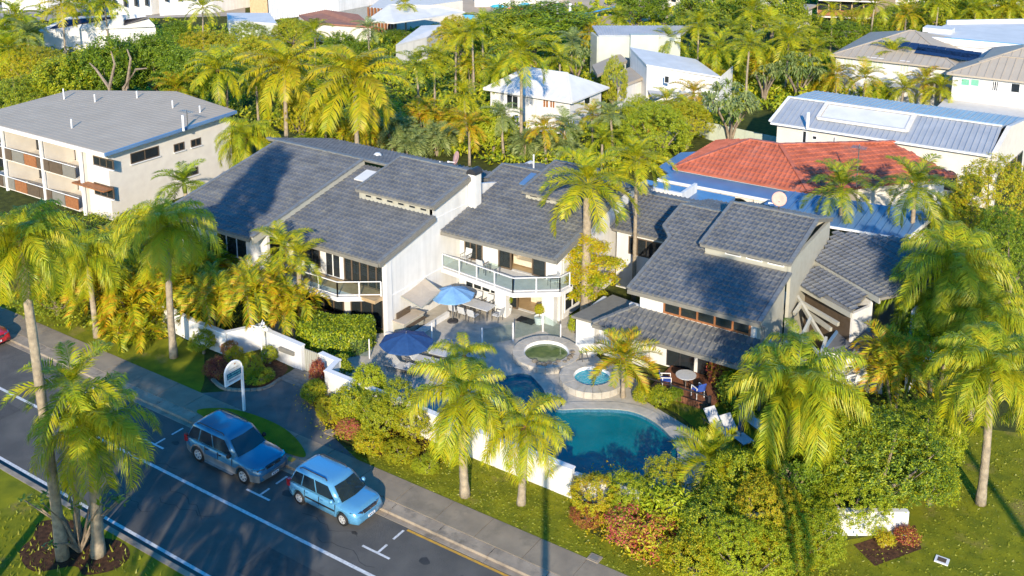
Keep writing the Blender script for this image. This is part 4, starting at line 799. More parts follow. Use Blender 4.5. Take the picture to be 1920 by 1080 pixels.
# grey green building beyond
t = thing('warehouse', 'long grey green rendered building with blue grey ribbed roof', 'building', (-46, 100, 0))
a, b = P(1122, 66, 5.6), P(1276, 66, 5.6); c, e = P(1300, 48, 6.2), P(1110, 48, 6.2)
part('roof', MB().slab([a, b, c, e], .15), 'metal_b', t)
mb = MB()
for k in range(34): s_ = (k + .5) / 34; mb.bar(Vector(a).lerp(Vector(b), s_) + Vector((0, 0, .02)), Vector(e).lerp(Vector(c), s_) + Vector((0, 0, .02)), .06, .08)
part('roof_ribs', mb, 'metal_b', t, kind='stuff')
ag, bg = Vector(a), Vector(b); part('wall', MB().bar((ag.x, ag.y, 2.7), (bg.x, bg.y, 2.7), .3, 5.5).bar((ag.x, ag.y, 2.7), (e[0], e[1], 2.7), .3, 5.5), 'greywall', t)
m_ = ag.lerp(bg, .38); m2 = ag.lerp(bg, .72); off = Vector((-(bg - ag).y, (bg - ag).x, 0)).normalized() * -.5
part('bay', MB().bar((m_.x + off.x, m_.y + off.y, 2.9), (m2.x + off.x, m2.y + off.y, 2.9), 1.0, 5.8), 'greywall', t)
g0, g1_ = ag.lerp(bg, .44) + off * 2.05, ag.lerp(bg, .66) + off * 2.05
fr = MB()
for k in range(6): q = g0.lerp(g1_, k / 5); fr.bar((q.x, q.y, .6), (q.x, q.y, 3.0), .12)
for z in (.6, 1.8, 3.0): fr.bar((g0.x, g0.y, z), (g1_.x, g1_.y, z), .12)
wf = part('window', fr, 'trim', t); part('pane', MB().bar((g0.x, g0.y, 1.8), (g1_.x, g1_.y, 1.8), .03, 2.3), 'dglass', wf)
# white houses at upper right with solar panels
p1, p2 = P(1556, 103, 4.6), P(1782, 124, 4.6); p3 = P(1650, 72, 5.8)
t, vw, uw = hip('villa', 'long white house carrying two rows of solar panels on its grey roof', (p1[0], p2[0] + 1, min(p1[1], p2[1]), p1[1] + 16), 4.6, 6.6, 6.0, 'metal_g')
v0 = min(p1[1], p2[1]); kk = 2.0 / ((p1[1] + 16 - v0) / 2)
for row, (xs, xe, py, n_) in enumerate(((1688, 1840, 83, 9), (1718, 1833, 100, 7))):
    for k in range(n_):
        px = xs + (xe - xs) * (k + .5) / n_; q = P(px, py + (px - 1760) * .055, 5.7 if row == 0 else 5.35); z = 4.6 + kk * (q[1] - v0)
        q = P(px, py + (px - 1760) * .055, z); z = 4.6 + kk * (q[1] - v0)
        part('solar_panel', MB().add([(q[0] - .43, q[1] - .8, z - kk * .8 + .12), (q[0] + .43, q[1] - .8, z - kk * .8 + .12), (q[0] + .43, q[1] + .8, z + kk * .8 + .12), (q[0] - .43, q[1] + .8, z + kk * .8 + .12)], [(0, 1, 2, 3)]).bar((q[0], q[1] - .8, z - kk * .8 + .13), (q[0], q[1] + .8, z + kk * .8 + .13), .03, .02), 'solar', t)
for a in ((1582, 103, 1600, 122), (1626, 108, 1656, 128), (1688, 114, 1704, 136)): win_v(t, vw, *a, nx=3, frame='trim', pane='fence')
p1, p2 = P(1775, 137, 4.8), P(1925, 156, 4.8)
t, vw, uw = hip('villa', 'white upper storey with grey hip roof and mint curtained window', (p1[0], p2[0] + 3.5, p1[1], p1[1] + 8), 4.8, 6.2, 4, 'metal_g')
mint = mat('mint_curtain', (.16, .42, .30), None, .8, 6)
for a in ((1802, 147, 1818, 161), (1820, 148, 1836, 162)): win_v(t, vw, *a, frame='trim', pane=mint)
win_v(t, vw, 1861, 152, 1871, 171, nx=3, frame='trim', pane='dglass'); win_v(t, vw, 1896, 156, 1912, 174, frame='trim', pane='dglass')
part('terrace', MB().box(p1[0], p2[0] + 4, p1[1] - 4.5, p1[1] + .4, 0, 2.2), 'cream', t)
p1 = P(1835, 116, 5.6); t, vw, uw = hip('villa', 'grey hip roofed wing at the right edge behind the mint curtained house', (p1[0], p1[0] + 13, p1[1], p1[1] + 9), 5.6, 7.2, 4.5, 'metal_g')
t = thing('flat_roof_building', 'large flat white roofed building with long dark panel strip at upper right', 'building', P(1850, 80, 0))
q = [P(1712, 74, 5.6), P(1960, 96, 5.6), P(1960, 42, 5.6), P(1775, 45, 5.6)]; part('roof', MB().slab(q, .3), 'metal_w', t); part('wall', MB().prism([(p[0], p[1]) for p in q], 0, 5.25), 'white', t)
for i in range(3): a, b = Vector(q[i]), Vector(q[(i + 1) % 4]); part('parapet', MB().bar(a + Vector((0, 0, .2)), b + Vector((0, 0, .2)), .3, .5), 'trim', t)
a, b = P(1765, 73, 5.7), P(1955, 90, 5.7); part('solar_strip', MB().bar(a, b, 1.9, .12), 'solar', t); part('roof_unit', MB().box(P(1760, 58, 5.7)[0] - 1.5, P(1760, 58, 5.7)[0] + 1.5, P(1760, 58, 5.7)[1] - 1, P(1760, 58, 5.7)[1] + 1, 5.6, 6.1), 'metal_w', t)
# top left house with dark solar sheets
t = thing('villa', 'white house with dark solar sheets on its roof beyond the big green tree', 'house', P(180, 60, 0))
q = [P(70, 58, 3.2), P(290, 47, 3.2), P(270, 26, 4.4), P(125, 32, 4.4)]; part('roof', MB().slab(q, .2), 'metal_w', t)
part('wall', MB().prism([(q[0][0] + .6, q[0][1] + .4), (q[1][0] - .4, q[1][1] + .4), (q[2][0], q[2][1]), (q[3][0], q[3][1])], 0, 3.0), 'white', t)
for x0, x1 in ((92, 212), (232, 280)):
    part('solar_sheet', MB().slab([P(x0, 54 - (x0 - 90) * .05, 3.4), P(x1, 54 - (x1 - 90) * .05 - 6, 3.5), P(x1 - 4 + 8 * (x0 < 200), 31, 4.35), P(x0 + 30 * (x0 < 200), 37, 4.2)], .05), 'solar', t)
for x0 in (108, 125, 142, 155): aa = P(x0, 72, 1.2); part('window', MB().box(aa[0] - .5, aa[0] + .5, aa[1] - .3, aa[1] - .2, 1.3, 2.9), 'dglass', t)
t = thing('villa', 'white hip roofed house by the canal with brown verandah posts', 'house', P(760, 50, 0))
q = [P(686, 38, 3.6), P(738, 42, 3.6), P(805, 33, 3.6), P(872, 22, 3.6), P(822, 10, 4.6), P(730, 8, 5.0)]; part('roof', MB().slab(q, .2), 'metal_w', t)
w = [P(694, 56, 0), P(740, 62, 0), P(868, 42, 0), P(820, 26, 0), P(730, 26, 0)]; part('wall', MB().prism([(p[0], p[1]) for p in w], 0, 3.3), 'cream', t)
for k in range(9): p = Vector(P(692, 57.5, 0)).lerp(Vector(P(742, 63.5, 0)), k / 8); part('post', MB().box(p.x - .12, p.x + .12, p.y - .12, p.y + .12, 0, 3.4), 'timber', t)
t = thing('villa', 'small white gabled roof left of the flat crowned green tree', 'house', P(800, 70, 0))
part('roof', MB().slab([P(742, 84, 3.0), P(800, 70, 3.0), P(832, 46, 3.6), P(790, 48, 3.6)], .2), 'metal_w', t); a = P(745, 92, 1); part('wall', MB().prism([P(742, 84, 3.0)[:2], P(800, 70, 3.0)[:2], P(832, 46, 3.6)[:2], P(790, 48, 3.6)[:2]], 0, 2.8), 'white', t)
t = thing('shed', 'tall white vertical clad building at the top left of the canal', 'building', P(580, 20, 0))
a, b = P(505, 38, 0), P(636, 22, 0); part('wall', MB().prism([a[:2], b[:2], (b[0], b[1] + 14), (a[0], a[1] + 14)], 0, 7.5), 'white', t)
mb = MB()
for k in range(30): p = Vector(a).lerp(Vector(b), (k + .5) / 30); mb.box(p.x - .05, p.x + .05, p.y - .2, p.y, 0, 7.4)
part('batten', mb, 'trim', t, kind='stuff'); part('annex', MB().prism([P(470, 36, 0)[:2], P(503, 38, 0)[:2], P(515, 10, 0)[:2], P(470, 8, 0)[:2]], 0, 5), mat('ochre_wall', (.55, .36, .20), None, .9), t)
t = thing('flat_roof_building', 'low white flat roofed box left of the brown tiled roof', 'building', P(480, 60, 0))
q = [P(428, 38, 3), P(520, 44, 3), P(505, 24, 3), P(425, 24, 3)]; part('roof', MB().slab(q, .3), 'metal_w', t); part('wall', MB().prism([(p[0], p[1]) for p in q], 0, 2.7), 'greywall', t)
t = thing('villa', 'low house with brown tiled hip roof beside the canal', 'house', P(640, 40, 0))
part('roof', MB().slab([P(580, 42, 2.6), P(700, 50, 2.6), P(672, 27, 3.2), P(610, 18, 3.4), P(560, 28, 2.6)], .2), mat('brown_tile', (.30, .14, .09), (.24, .11, .07), .8, 2), t); part('wall', MB().prism([P(580, 42, 2.6)[:2], P(695, 49, 2.6)[:2], P(668, 28, 3)[:2], P(590, 25, 3)[:2]], 0, 2.3), 'cream', t)
# buildings along the far top edge
t = thing('apartment_block', 'tan apartment block with timber balconies at the top edge', 'building', P(1585, 35, 0))
a, b = P(1530, 52, 0), P(1638, 56, 0); part('wall', MB().prism([a[:2], b[:2], (b[0], b[1] + 12), (a[0], a[1] + 12)], 0, 9.5), mat('tan_wall', (.45, .33, .20), None, .9), t)
dv = (Vector(b) - Vector(a)); nn = Vector((dv.y, -dv.x, 0)).normalized()
for fl_ in (1.9, 4.3, 6.7):
    part('balcony', MB().bar(Vector(a) + nn * .8 + Vector((0, 0, fl_)), Vector(b) + nn * .8 + Vector((0, 0, fl_)), 1.6, .2), 'cream', t); part('balustrade', MB().bar(Vector(a) + nn * 1.6 + Vector((0, 0, fl_ + .6)), Vector(b) + nn * 1.6 + Vector((0, 0, fl_ + .6)), .08, .8), 'timber', t)
    for k in range(5): p = Vector(a).lerp(Vector(b), (k + .5) / 5) + nn * .06; part('window', MB().bar(p - dv.normalized() * .7 + Vector((0, 0, fl_ - .9)), p + dv.normalized() * .7 + Vector((0, 0, fl_ - .9)), .1, 1.5), 'dglass', t)
for (x0, y0, x1, y1, h, m_, dd, lb) in ((205, 32, 285, 28, 3.4, 'white', 7, 'small white house directly behind the solar sheet house'), (890, 14, 955, 12, 3, 'white', 6, 'low white building left of the kayaks on the sand bank'), (1235, 22, 1300, 20, 3.6, 'cream', 8, 'cream house beyond the sand bank right of the lawn'), (1440, 58, 1500, 60, 3, 'white', 5, 'low white wall like house left of the tan apartments'), (1368, 22, 1440, 24, 5, 'white', 8, 'white building half hidden by palms left of the tan apartments'), (1660, 20, 1720, 22, 5.5, 'cream', 9, 'pale house behind palms right of the tan apartments'), (1850, 22, 1925, 26, 4.2, 'greywall', 8, 'grey roofed house at the top right corner'), (965, 14, 1012, 12, 4, 'cream', 8, 'cream canal house at top centre beside the lawn'), (300, 30, 400, 25, 5, 'white', 9, 'white building behind palms at the top left'), (5, 20, 90, 18, 4.5, 'white', 9, 'white flat house at the top left corner'), (420, 10, 500, 8, 4, 'cream', 9, 'pale long house left of the tall white clad building')):
    t = thing('far_house', lb, 'house', P((x0 + x1) / 2, y0, 0)); a, b = P(x0, y0, 0), P(x1, y1, 0)
    part('wall', MB().prism([a[:2], b[:2], (b[0], b[1] + dd), (a[0], a[1] + dd)], 0, h), m_, t); part('roof', MB().prism([(a[0] - .6, a[1] - .6), (b[0] + .6, b[1] - .6), (b[0] + .6, b[1] + dd + .5), (a[0] - .6, a[1] + dd + .5)], h, h + .3), 'metal_g', t)
    for k in range(4): p = Vector(a).lerp(Vector(b), (k + .5) / 4); part('window', MB().box(p.x - .7, p.x + .7, p.y - .12, p.y - .02, h * .45, h * .8), 'dglass', t)
# canal and sand bank
struct('canal_water', sheet([[(p[0], p[1]) for p in (P(560, 40), P(700, 42), P(790, 36), P(1010, 44), P(1100, 44), P(1100, 34), P(960, 20), P(905, -20), P(560, -40))]], .05), mat('canal', (.16, .15, .10), (.12, .12, .09), .08, .2, .3, 1.5, .6))
struct('sand_bank', sheet([[(p[0], p[1]) for p in (P(700, 18), P(760, 26), P(1000, 30), P(1120, 50), P(1380, 54), P(1420, 30), P(1300, 8), P(1050, -12), P(640, -30))]], .09), 'sand')
struct('far_road', sheet([[(p[0], p[1]) for p in (P(1380, 60), P(1700, 82), P(1730, 70), P(1400, 44))]], .09), 'sand')
struct('rooftop_yard', sheet([[(p[0], p[1]) for p in (P(0, 60), P(80, 40), P(460, 30), P(460, 5), P(0, 10))]], .06), mat('yard_paving', (.36, .32, .27), (.28, .25, .21), .9, .2))
for px, py, lb in ((955, 20, 'left white mooring pile on the sand by the bright kayaks'), (1045, 35, 'white mooring pile at the left of the pontoon'), (1069, 38, 'white mooring pile at the right of the pontoon'), (1216, 42, 'white mooring pile beside the gangway behind the blue grey roof'), (931, 12, 'farthest small white mooring pile at top centre')):
    x, y, _ = P(px, py); t = part('mooring_pile', MB().tube([(x, y, 0), (x, y, 2.6)], .22, 8), 'trim'); tag(t, lb, 'mooring pile', 'white mooring piles on the canal')
t = thing('pontoon', 'small floating pontoon deck with a ramp on the canal', 'pontoon', P(1050, 38, 0)); a = P(1040, 40, 0); part('deck', MB().box(a[0] - 2.2, a[0] + 2.2, a[1] - 1, a[1] + 1, .1, .5), 'weathered', t); part('ramp', MB().bar((a[0] + 1.8, a[1] + 1, .5), (a[0] + 6, a[1] + 8, 1.6), .9, .2), 'steel', t)
for px, py, cc, lb in ((935, 17, (.05, .35, .5), 'turquoise kayak lying on the sand bank'), (968, 20, (.6, .1, .12), 'red kayak lying on the sand bank'), (985, 13, (.1, .4, .6), 'light blue kayak beside the red one')):
    x, y, _ = P(px, py); t = part('kayak', MB().lathe([(.02, -1.5), (.3, -.8), (.38, 0), (.3, .8), (.02, 1.5)], (0, 0, 0), 8), mat('kayak_' + lb.split()[0], cc, None, .4)); t.location = (x, y, .4); t.rotation_euler = (R_(90), 0, R_(70 + px)); tag(t, lb, 'kayak')
# ---------------------------------------------------------------- vegetation: templates
FK = {  # leaf length, width, pairs, hang, vee(deg), droop(deg), plume
 'queen': (.30, .014, 88, 1.15, 8, 118, .5), 'king': (.30, .020, 54, .45, 28, 78, .0), 'coco': (.28, .024, 48, .75, 12, 84, .0),
 'cane': (.34, .036, 26, .35, 38, 105, .0), 'fox': (.22, .026, 44, .5, 10, 105, 1.), 'date': (.26, .02, 46, .15, 30, 60, .2)}
def frond_geo(kind, e0, seed, simple=1):
    ll, lw, n, hang, vee, droop, plume = FK[kind]; r = np.random.default_rng(seed); n = max(10, int(n / simple)); lw = lw * (1 + .35 * (simple - 1))
    N = 40; pts = [(0., 0.)]; ang = []
    for i in range(N):
        s = (i + .5) / N; a = R_(e0 - droop * s ** 1.25); ang.append(a); pts.append((pts[-1][0] + math.cos(a) / N, pts[-1][1] + math.sin(a) / N))
    tw = r.uniform(-.12, .12)
    V = []; Fc = []
    for i in range(0, N + 1, 8):
        w = .012 * (1 - i / N * .75); x, z = pts[i]; y = tw * (i / N) ** 2
        V += [(x, y - w, z), (x, y + w, z), (x, y, z - w * 1.4)]
    for i in range(len(V) // 3 - 1):
        for k in range(3): Fc.append((i * 3 + k, i * 3 + (k + 1) % 3, i * 3 + 3 + (k + 1) % 3, i * 3 + 3 + k))
    for i in range(n):
        for sd_ in (-1, 1):
            s = .14 + .85 * (i + r.uniform(.1, .9)) / n; j = min(N - 1, int(s * N)); x, z = pts[j]; a = ang[j]; y = tw * s * s
            L = ll * (math.sin(math.pi * (s * .86 + .08)) ** .55) * r.uniform(.85, 1.12)
            T = Vector((math.cos(a), 0, math.sin(a))); U = Vector((-math.sin(a), 0, math.cos(a))); Sd = Vector((0, sd_, 0))
            ve = R_(vee + plume * r.uniform(-45, 45) + r.uniform(-9, 9)); fw = R_(r.uniform(35, 55) - 12 * s)
            D = (Sd * math.cos(ve) + U * math.sin(ve)); D = (D * math.cos(fw) + T * math.sin(fw)).normalized()
            h = hang * r.uniform(.8, 1.15); G = Vector((0, 0, -1)); p0 = Vector((x, y, z)); p1 = p0 + (D + G * h * .25).normalized() * L * .5; p2 = p1 + (D + G * h * 1.3).normalized() * L * .5
            Wd = T * lw * .5; b = len(V)
            V += [tuple(p0 - Wd * .5), tuple(p0 + Wd * .5), tuple(p1 + Wd), tuple(p1 - Wd), tuple(p2)]; Fc += [(b, b + 1, b + 2, b + 3), (b + 3, b + 2, b + 4)]
    return np.array(V, float), Fc
def geo_mesh(name, V, Fc, m):
    me = bpy.data.meshes.new(name); me.from_pydata([tuple(p) for p in V], [], Fc); me.materials.append(m); return me
FR = {}; CR = {}
ELS = (78, 52, 26, 2, -22)
def fronds(kind, m):
    if (kind, m) not in FR: FR[(kind, m)] = [geo_mesh('frond', *frond_geo(kind, e, 100 + i), F[m]) for i, e in enumerate(ELS)]
    return FR[(kind, m)]
def frond_set(n, r, droopy=0):
    out = []
    for i in range(n):
        t = i / (n - 1); a = i * 2.39996 + r.uniform(-.25, .25); lvl = min(4, max(0, int(t * 4.6 + r.uniform(-.3, .3)) + droopy)); out.append((a, lvl, r.uniform(.86, 1.1) * (.8 + .3 * min(1, t * 2.5)), R_(r.uniform(-7, 7))))
    return out
def crown_mesh(kind, m, var):
    k = (kind, m, var)
    if k not in CR:
        r = np.random.default_rng(var + 5); V = []; Fc = []; n = 0
        for a, lvl, s, tl in frond_set(17 if kind != 'cane' else 9, r, 0):
            v, f = frond_geo(kind, ELS[lvl], 50 + lvl + var * 9, 1.4); c, sn = math.cos(a), math.sin(a); v = v * s
            v = np.stack([v[:, 0] * c - v[:, 1] * sn, v[:, 0] * sn + v[:, 1] * c, v[:, 2]], 1); V.append(v); Fc += [tuple(n + q for q in g) for g in f]; n += len(v)
        CR[k] = geo_mesh('crown', np.concatenate(V), Fc, F[m])
    return CR[k]
def trunk_mb(a, b, r0, r1, segs=12, n=8, bulge=.25, bend=0.):
    a = Vector(a); b = Vector(b); pts = []; rr = []; sd_ = Vector((math.cos(a.x * 7), math.sin(a.x * 7), 0)) * bend
    for i in range(segs + 1):
        t = i / segs; pts.append(a.lerp(b, t) + sd_ * math.sin(t * math.pi)); rr.append((r0 * (1 - t) + r1 * t) * (1 + bulge * max(0, 1 - t * 7)) * (1 + .05 * (i % 2)))
    return MB().tube(pts, rr, n)
npalm = [0]
def palm(kind, m, base, crown, L, label, near=True, n=24, group=None, cat='palm tree', r0=.17, shaft=None, skirt=0, nm=None, spear=True):
    npalm[0] += 1; r = np.random.default_rng(npalm[0] * 13 + 1)
    t = thing(nm or {'queen': 'queen_palm', 'king': 'king_palm', 'coco': 'coconut_palm', 'cane': 'cane_palm', 'fox': 'foxtail_palm', 'date': 'date_palm'}[kind], label, cat, tuple(base), group=group)
    b = Vector(base); c = Vector(crown); d = (c - b).normalized(); sh = (.7 if kind in ('king', 'cane', 'fox') else .35) * min(1, L / 2.5)
    part('trunk', trunk_mb(b + Vector((0, 0, -.05)), c - d * sh * .9, r0, r0 * .72, 12 if near else 4, 8 if near else 6, bend=.04 * (c - b).length * r.uniform(-.5, .5)), 'trunk', t, smooth=True)
    if near: part('crown_shaft', MB().tube([c - d * sh * 1.02, c - d * sh * .4, c + d * .05], [r0 * .8, r0 * 1.0, r0 * .45], 8), shaft or ('shaft' if kind in ('king', 'cane', 'fox') else 'boot'), t, smooth=True)
    off = c - b
    if near:
        ms = fronds(kind, m)
        for a, lvl, s, tl in frond_set(int(n * 1.3), r):
            mt = Matrix.Translation(off) @ Matrix.Rotation(a, 4, 'Z') @ Matrix.Rotation(tl, 4, 'X') @ Matrix.Diagonal((L * s, L * s, L * s, 1)); inst('frond', ms[lvl], t, mt)
        if skirt:
            dm = fronds(kind, 'dead')
            for i in range(skirt): inst('dead_frond', dm[4], t, Matrix.Translation(off - d * .25) @ Matrix.Rotation(r.uniform(0, 6.28), 4, 'Z') @ Matrix.Rotation(R_(38), 4, 'Y') @ Matrix.Diagonal((L * .7, L * .7, L * .7, 1)))
    else:
        o = inst('crown', crown_mesh(kind, m, npalm[0] % 3), t, Matrix.Translation(off) @ Matrix.Rotation(r.uniform(0, 6.28), 4, 'Z') @ Matrix.Diagonal((L * 1.1, L * 1.1, L * 1.05, 1)))
    return t
def palm_bc(kind, m, bx, by, cx, cy, rpx, label, **k):
    b = P(bx, by); c = atv(cx, cy, b[1]); c = (c[0], b[1], c[2]); return palm(kind, m, b, c, rpx / scale_at(c), label, **k)
def palm_z(kind, m, cx, cy, z, rpx, label, lean=.25, **k):
    c = P(cx, cy, z); b = (c[0] + rng.uniform(-lean, lean), c[1] + rng.uniform(-lean, lean), 0); return palm(kind, m, b, c, rpx / scale_at(c), label, **k)
def cane_clump(cx, cy, z, rpx, label, stems=6, m='cane', near=True, group=None, spread=.5, nf=8, nm='golden_cane_palm'):
    """clump of thin stems, each with its own head of arching fronds"""
    npalm[0] += 1; r = np.random.default_rng(npalm[0] * 17); c = P(cx, cy, z); s = scale_at(c); L = rpx / s
    t = thing(nm, label, 'palm', (c[0], c[1], 0), group=group); ms = fronds('cane', m)
    for i in range(stems):
        a = i * 2.4 + r.uniform(-.3, .3); q = L * spread * (.25 + .75 * (i / stems) ** .5) if i else 0
        top = Vector((math.cos(a) * q, math.sin(a) * q, z * r.uniform(.72, 1.02))); bs = Vector((math.cos(a) * q * .25, math.sin(a) * q * .25, 0))
        part('stem', MB().tube([bs, bs.lerp(top, .5) + Vector((0, 0, .02)), top], [.07, .055, .05], 5), 'shaft' if i % 2 else 'trunk', t, local=True)
        if near:
            for a2, lvl, sc, tl in frond_set(nf, r, 0):
                inst('frond', ms[min(lvl, 3)], t, Matrix.Translation(top) @ Matrix.Rotation(a2, 4, 'Z') @ Matrix.Rotation(tl, 4, 'X') @ Matrix.Scale(L * .8 * sc, 4))
        else: inst('crown', crown_mesh('cane', m, i % 3), t, Matrix.Translation(top) @ Matrix.Rotation(a, 4, 'Z') @ Matrix.Scale(L * .85, 4))
    return t
# leafy crowns
def cloud(seed, ncl, nper, lsz, flat=1., lump=.28, hemi=-.5, up=.35):
    r = np.random.default_rng(seed); lob = r.normal(size=(11, 3)); lob /= np.linalg.norm(lob, axis=1)[:, None]
    d = r.normal(size=(ncl * 2, 3)); d /= np.linalg.norm(d, axis=1)[:, None]; d = d[d[:, 2] > hemi][:ncl]
    R = .72 + lump * np.max(np.clip(d @ lob.T, 0, 1) ** 6, axis=1); R *= r.uniform(.55, 1.0, len(R)) ** .35 * r.choice([1, 1, 1, .8], len(R))
    C = d * R[:, None]; n = len(C)
    cen = np.repeat(C, nper, 0) + r.normal(size=(n * nper, 3)) * lsz * 1.15
    nr = np.repeat(d, nper, 0) * .7 + r.normal(size=(n * nper, 3)) * .55; nr[:, 2] += up; nr /= np.linalg.norm(nr, axis=1)[:, None]
    t = np.cross(nr, r.normal(size=nr.shape)); t /= np.linalg.norm(t, axis=1)[:, None]; b = np.cross(nr, t)
    sz = lsz * r.uniform(.6, 1.2, len(cen))[:, None]
    V = np.stack([cen - t * sz, cen + b * sz * .42 + nr * sz * .12, cen + t * sz, cen - b * sz * .42 + nr * sz * .12], 1).reshape(-1, 3); V[:, 2] *= flat
    k = np.arange(len(cen)) * 4; return V, [(int(i), int(i) + 1, int(i) + 2, int(i) + 3) for i in k]
CL = {}
SPEC = {'fine': (460, 26, .032), 'med': (300, 22, .055), 'big': (170, 16, .085), 'tree': (620, 26, .034), 'xfine': (900, 26, .020), 'open': (70, 9, .15)}
def crown_leaf(spec, m, var):
    k = (spec, m, var)
    if k not in CL:
        g = (spec, var)
        if g not in CL: a, b, c = SPEC[spec]; CL[g] = cloud(var * 31 + len(spec), a, b, c)
        CL[k] = geo_mesh('crown', CL[g][0], CL[g][1], F[m])
    return CL[k]
ntree = [0]
def bush(cx, cy, z, rx, rz, label, m='bush', spec='fine', cat='shrub', nm='shrub', trunk=False, ry=None, group=None, rot=None):
    """crown centre at pixel (cx, cy), height z; radii in metres"""
    if spec == 'fine' and rx > 1.45: spec = 'xfine'
    ntree[0] += 1; r = np.random.default_rng(ntree[0] * 7 + 3); c = P(cx, cy, z); t = thing(nm, label, cat, (c[0], c[1], 0), group=group)
    inst('crown', crown_leaf(spec, m, ntree[0] % 3), t, Matrix.Translation((0, 0, z)) @ Matrix.Rotation(rot if rot is not None else r.uniform(0, 6.28), 4, 'Z') @ Matrix.Diagonal((rx * 1.15, (ry or rx) * 1.15, rz * 1.15, 1)))
    mb = MB(); zz_ = max(.1, z - rz * .3); mb.tube([(0, 0, -.05), (.04, .02, zz_ * .6), (0, 0, zz_)], [.05 + rx * .05, .04 + rx * .04, .03], 6); part('trunk', mb, 'bark', t, local=True)
    for i in range(5):
        a = i * 1.3 + r.uniform(0, .6); part('limb', MB().tube([(0, 0, zz_ * .55), (math.cos(a) * rx * .3, math.sin(a) * rx * .3, zz_ * .8), (math.cos(a) * rx * .75, math.sin(a) * rx * .75, z + rz * .35)], [.03 + rx * .025, .02 + rx * .015, .012], 5), 'bark', t, local=True)
    return t
def pandanus(cx, cy, z, rpx, label, heads=26):
    ntree[0] += 1; r = np.random.default_rng(ntree[0] + 900); c = P(cx, cy, z); s = scale_at(c); R0 = rpx / s; t = thing('pandanus', label, 'tree', (c[0], c[1], 0))
    V = []; Fc = []; n = 0
    for h in range(heads):
        d = r.normal(size=3); d[2] = abs(d[2]) * .8 - .15; d /= np.linalg.norm(d); o = d * R0 * r.uniform(.55, .85) * np.array([1, 1, .75])
        for k in range(26):
            a = r.uniform(0, 6.28); e = r.uniform(-.4, 1.3); D = np.array([math.cos(a) * math.cos(e), math.sin(a) * math.cos(e), math.sin(e)]); D = D + d * .5; D /= np.linalg.norm(D)
            w = np.cross(D, [0, 0, 1.0001]); w = w / (np.linalg.norm(w) + 1e-6) * .045 * R0 * .6; L = R0 * r.uniform(.28, .42); p1 = o + D * L * .55; p2 = p1 + (D + np.array([0, 0, -1.2])) * L * .4
            V += [o - w * .5, o + w * .5, p1 + w, p1 - w, p2]; Fc += [(n, n + 1, n + 2, n + 3), (n + 3, n + 2, n + 4)]; n += 5
    o = bpy.data.objects.new('crown', geo_mesh('crown', V, Fc, F['silver'])); COL.objects.link(o); o.parent = t; o.location = (0, 0, z)
    for i in range(6):
        a = i * 1.05; part('limb', MB().tube([(0, 0, -.05), (math.cos(a) * R0 * .15, math.sin(a) * R0 * .15, z * .45), (math.cos(a) * R0 * .55, math.sin(a) * R0 * .55, z)], [.16, .11, .07], 6), 'bark', t, local=True)
    return t
# ---------------------------------------------------------------- street and garden palms
palm_bc('queen', 'queen', 118, 1046, 36, 452, 128, 'tallest foreground palm at the far left with a grey skirt of dead fronds', n=24, r0=.21, skirt=7)
palm_bc('queen', 'queen', 184, 1040, 170, 800, 138, 'stout foreground palm at lower left with a thick white trunk and full crown', n=22, r0=.24, skirt=3)
palm_bc('king', 'queen', 148, 1022, 135, 725, 120, 'foreground palm with the slim grey trunk just left of the stout white trunk', n=12, r0=.13)
palm_bc('queen', 'queen', 182, 632, 163, 482, 98, 'street palm leaning over the lawn between the red car and the footpath bend', n=20, r0=.17)
palm_bc('queen', 'queen', 326, 670, 313, 425, 112, 'tall street palm with slim grey trunk in front of the left house', n=24, r0=.19)
palm_bc('queen', 'queen', 872, 930, 868, 742, 132, 'left one of the two drooping palms in front of the white pool wall', n=17, r0=.19)
palm_bc('queen', 'queen', 977, 945, 985, 800, 112, 'right one of the two drooping palms in front of the white pool wall', n=14, r0=.17)
palm_z('queen', 'queen', 870, 668, 4.0, 78, 'upright bright palm rising behind the left drooping palm by the pool', n=10)
palm_bc('queen', 'queen', 1838, 945, 1858, 690, 135, 'palm with a clean white trunk standing on the lawn at lower right', n=24, r0=.18)
palm_z('queen', 'queen', 1492, 728, 4.6, 158, 'largest drooping palm in front of the right house and pergola', n=28, r0=.19)
palm_z('queen', 'queen', 1492, 640, 5.2, 70, 'upright feathery palm head in front of the pergola', n=8)
palm_z('queen', 'queen', 1790, 500, 6.2, 135, 'big droopy palm against the right end of the tiled wing', n=26, skirt=2)
palm_z('queen', 'queen', 1850, 590, 5.2, 110, 'palm at the right edge above the white trunked lawn palm', n=22)
palm_z('queen', 'queeng', 1740, 560, 4.4, 100, 'lower palm filling the gap beside the tiled wing corner', n=20)
palm_bc('date', 'queen', 1330, 930, 1330, 862, 78, 'small stiff palm at the right end of the pool', n=26, r0=.14)
palm_bc('date', 'cane', 1168, 745, 1168, 672, 72, 'short palm with orange lower fronds beside the spa', n=22, r0=.12)
palm_bc('king', 'king', 1098, 598, 1102, 345, 100, 'bright palm with smooth white trunk in front of the middle house roof', n=17, r0=.30)
palm_bc('king', 'king', 1188, 562, 1194, 300, 72, 'slender palm right of the bright palm between the two houses', n=15, r0=.13)
palm_bc('king', 'king', 977, 293, 978, 97, 74, 'very tall slim palm standing before the white hipped house', n=15, r0=.16, skirt=1)
palm_z('king', 'dull', 1578, 352, 4.6, 78, 'left one of the two dark palms above the blue carport roof', n=15)
palm_z('king', 'dull', 1716, 350, 5.2, 82, 'right one of the two dark palms above the blue carport roof', n=15)
palm_z('coco', 'coco', 665, 150, 8.2, 118, 'largest coconut palm with long yellow fronds behind the left house', n=22, r0=.2)
palm_z('coco', 'coco', 532, 128, 7.8, 92, 'coconut palm left of the largest one behind the apartment roof', n=20, r0=.2)
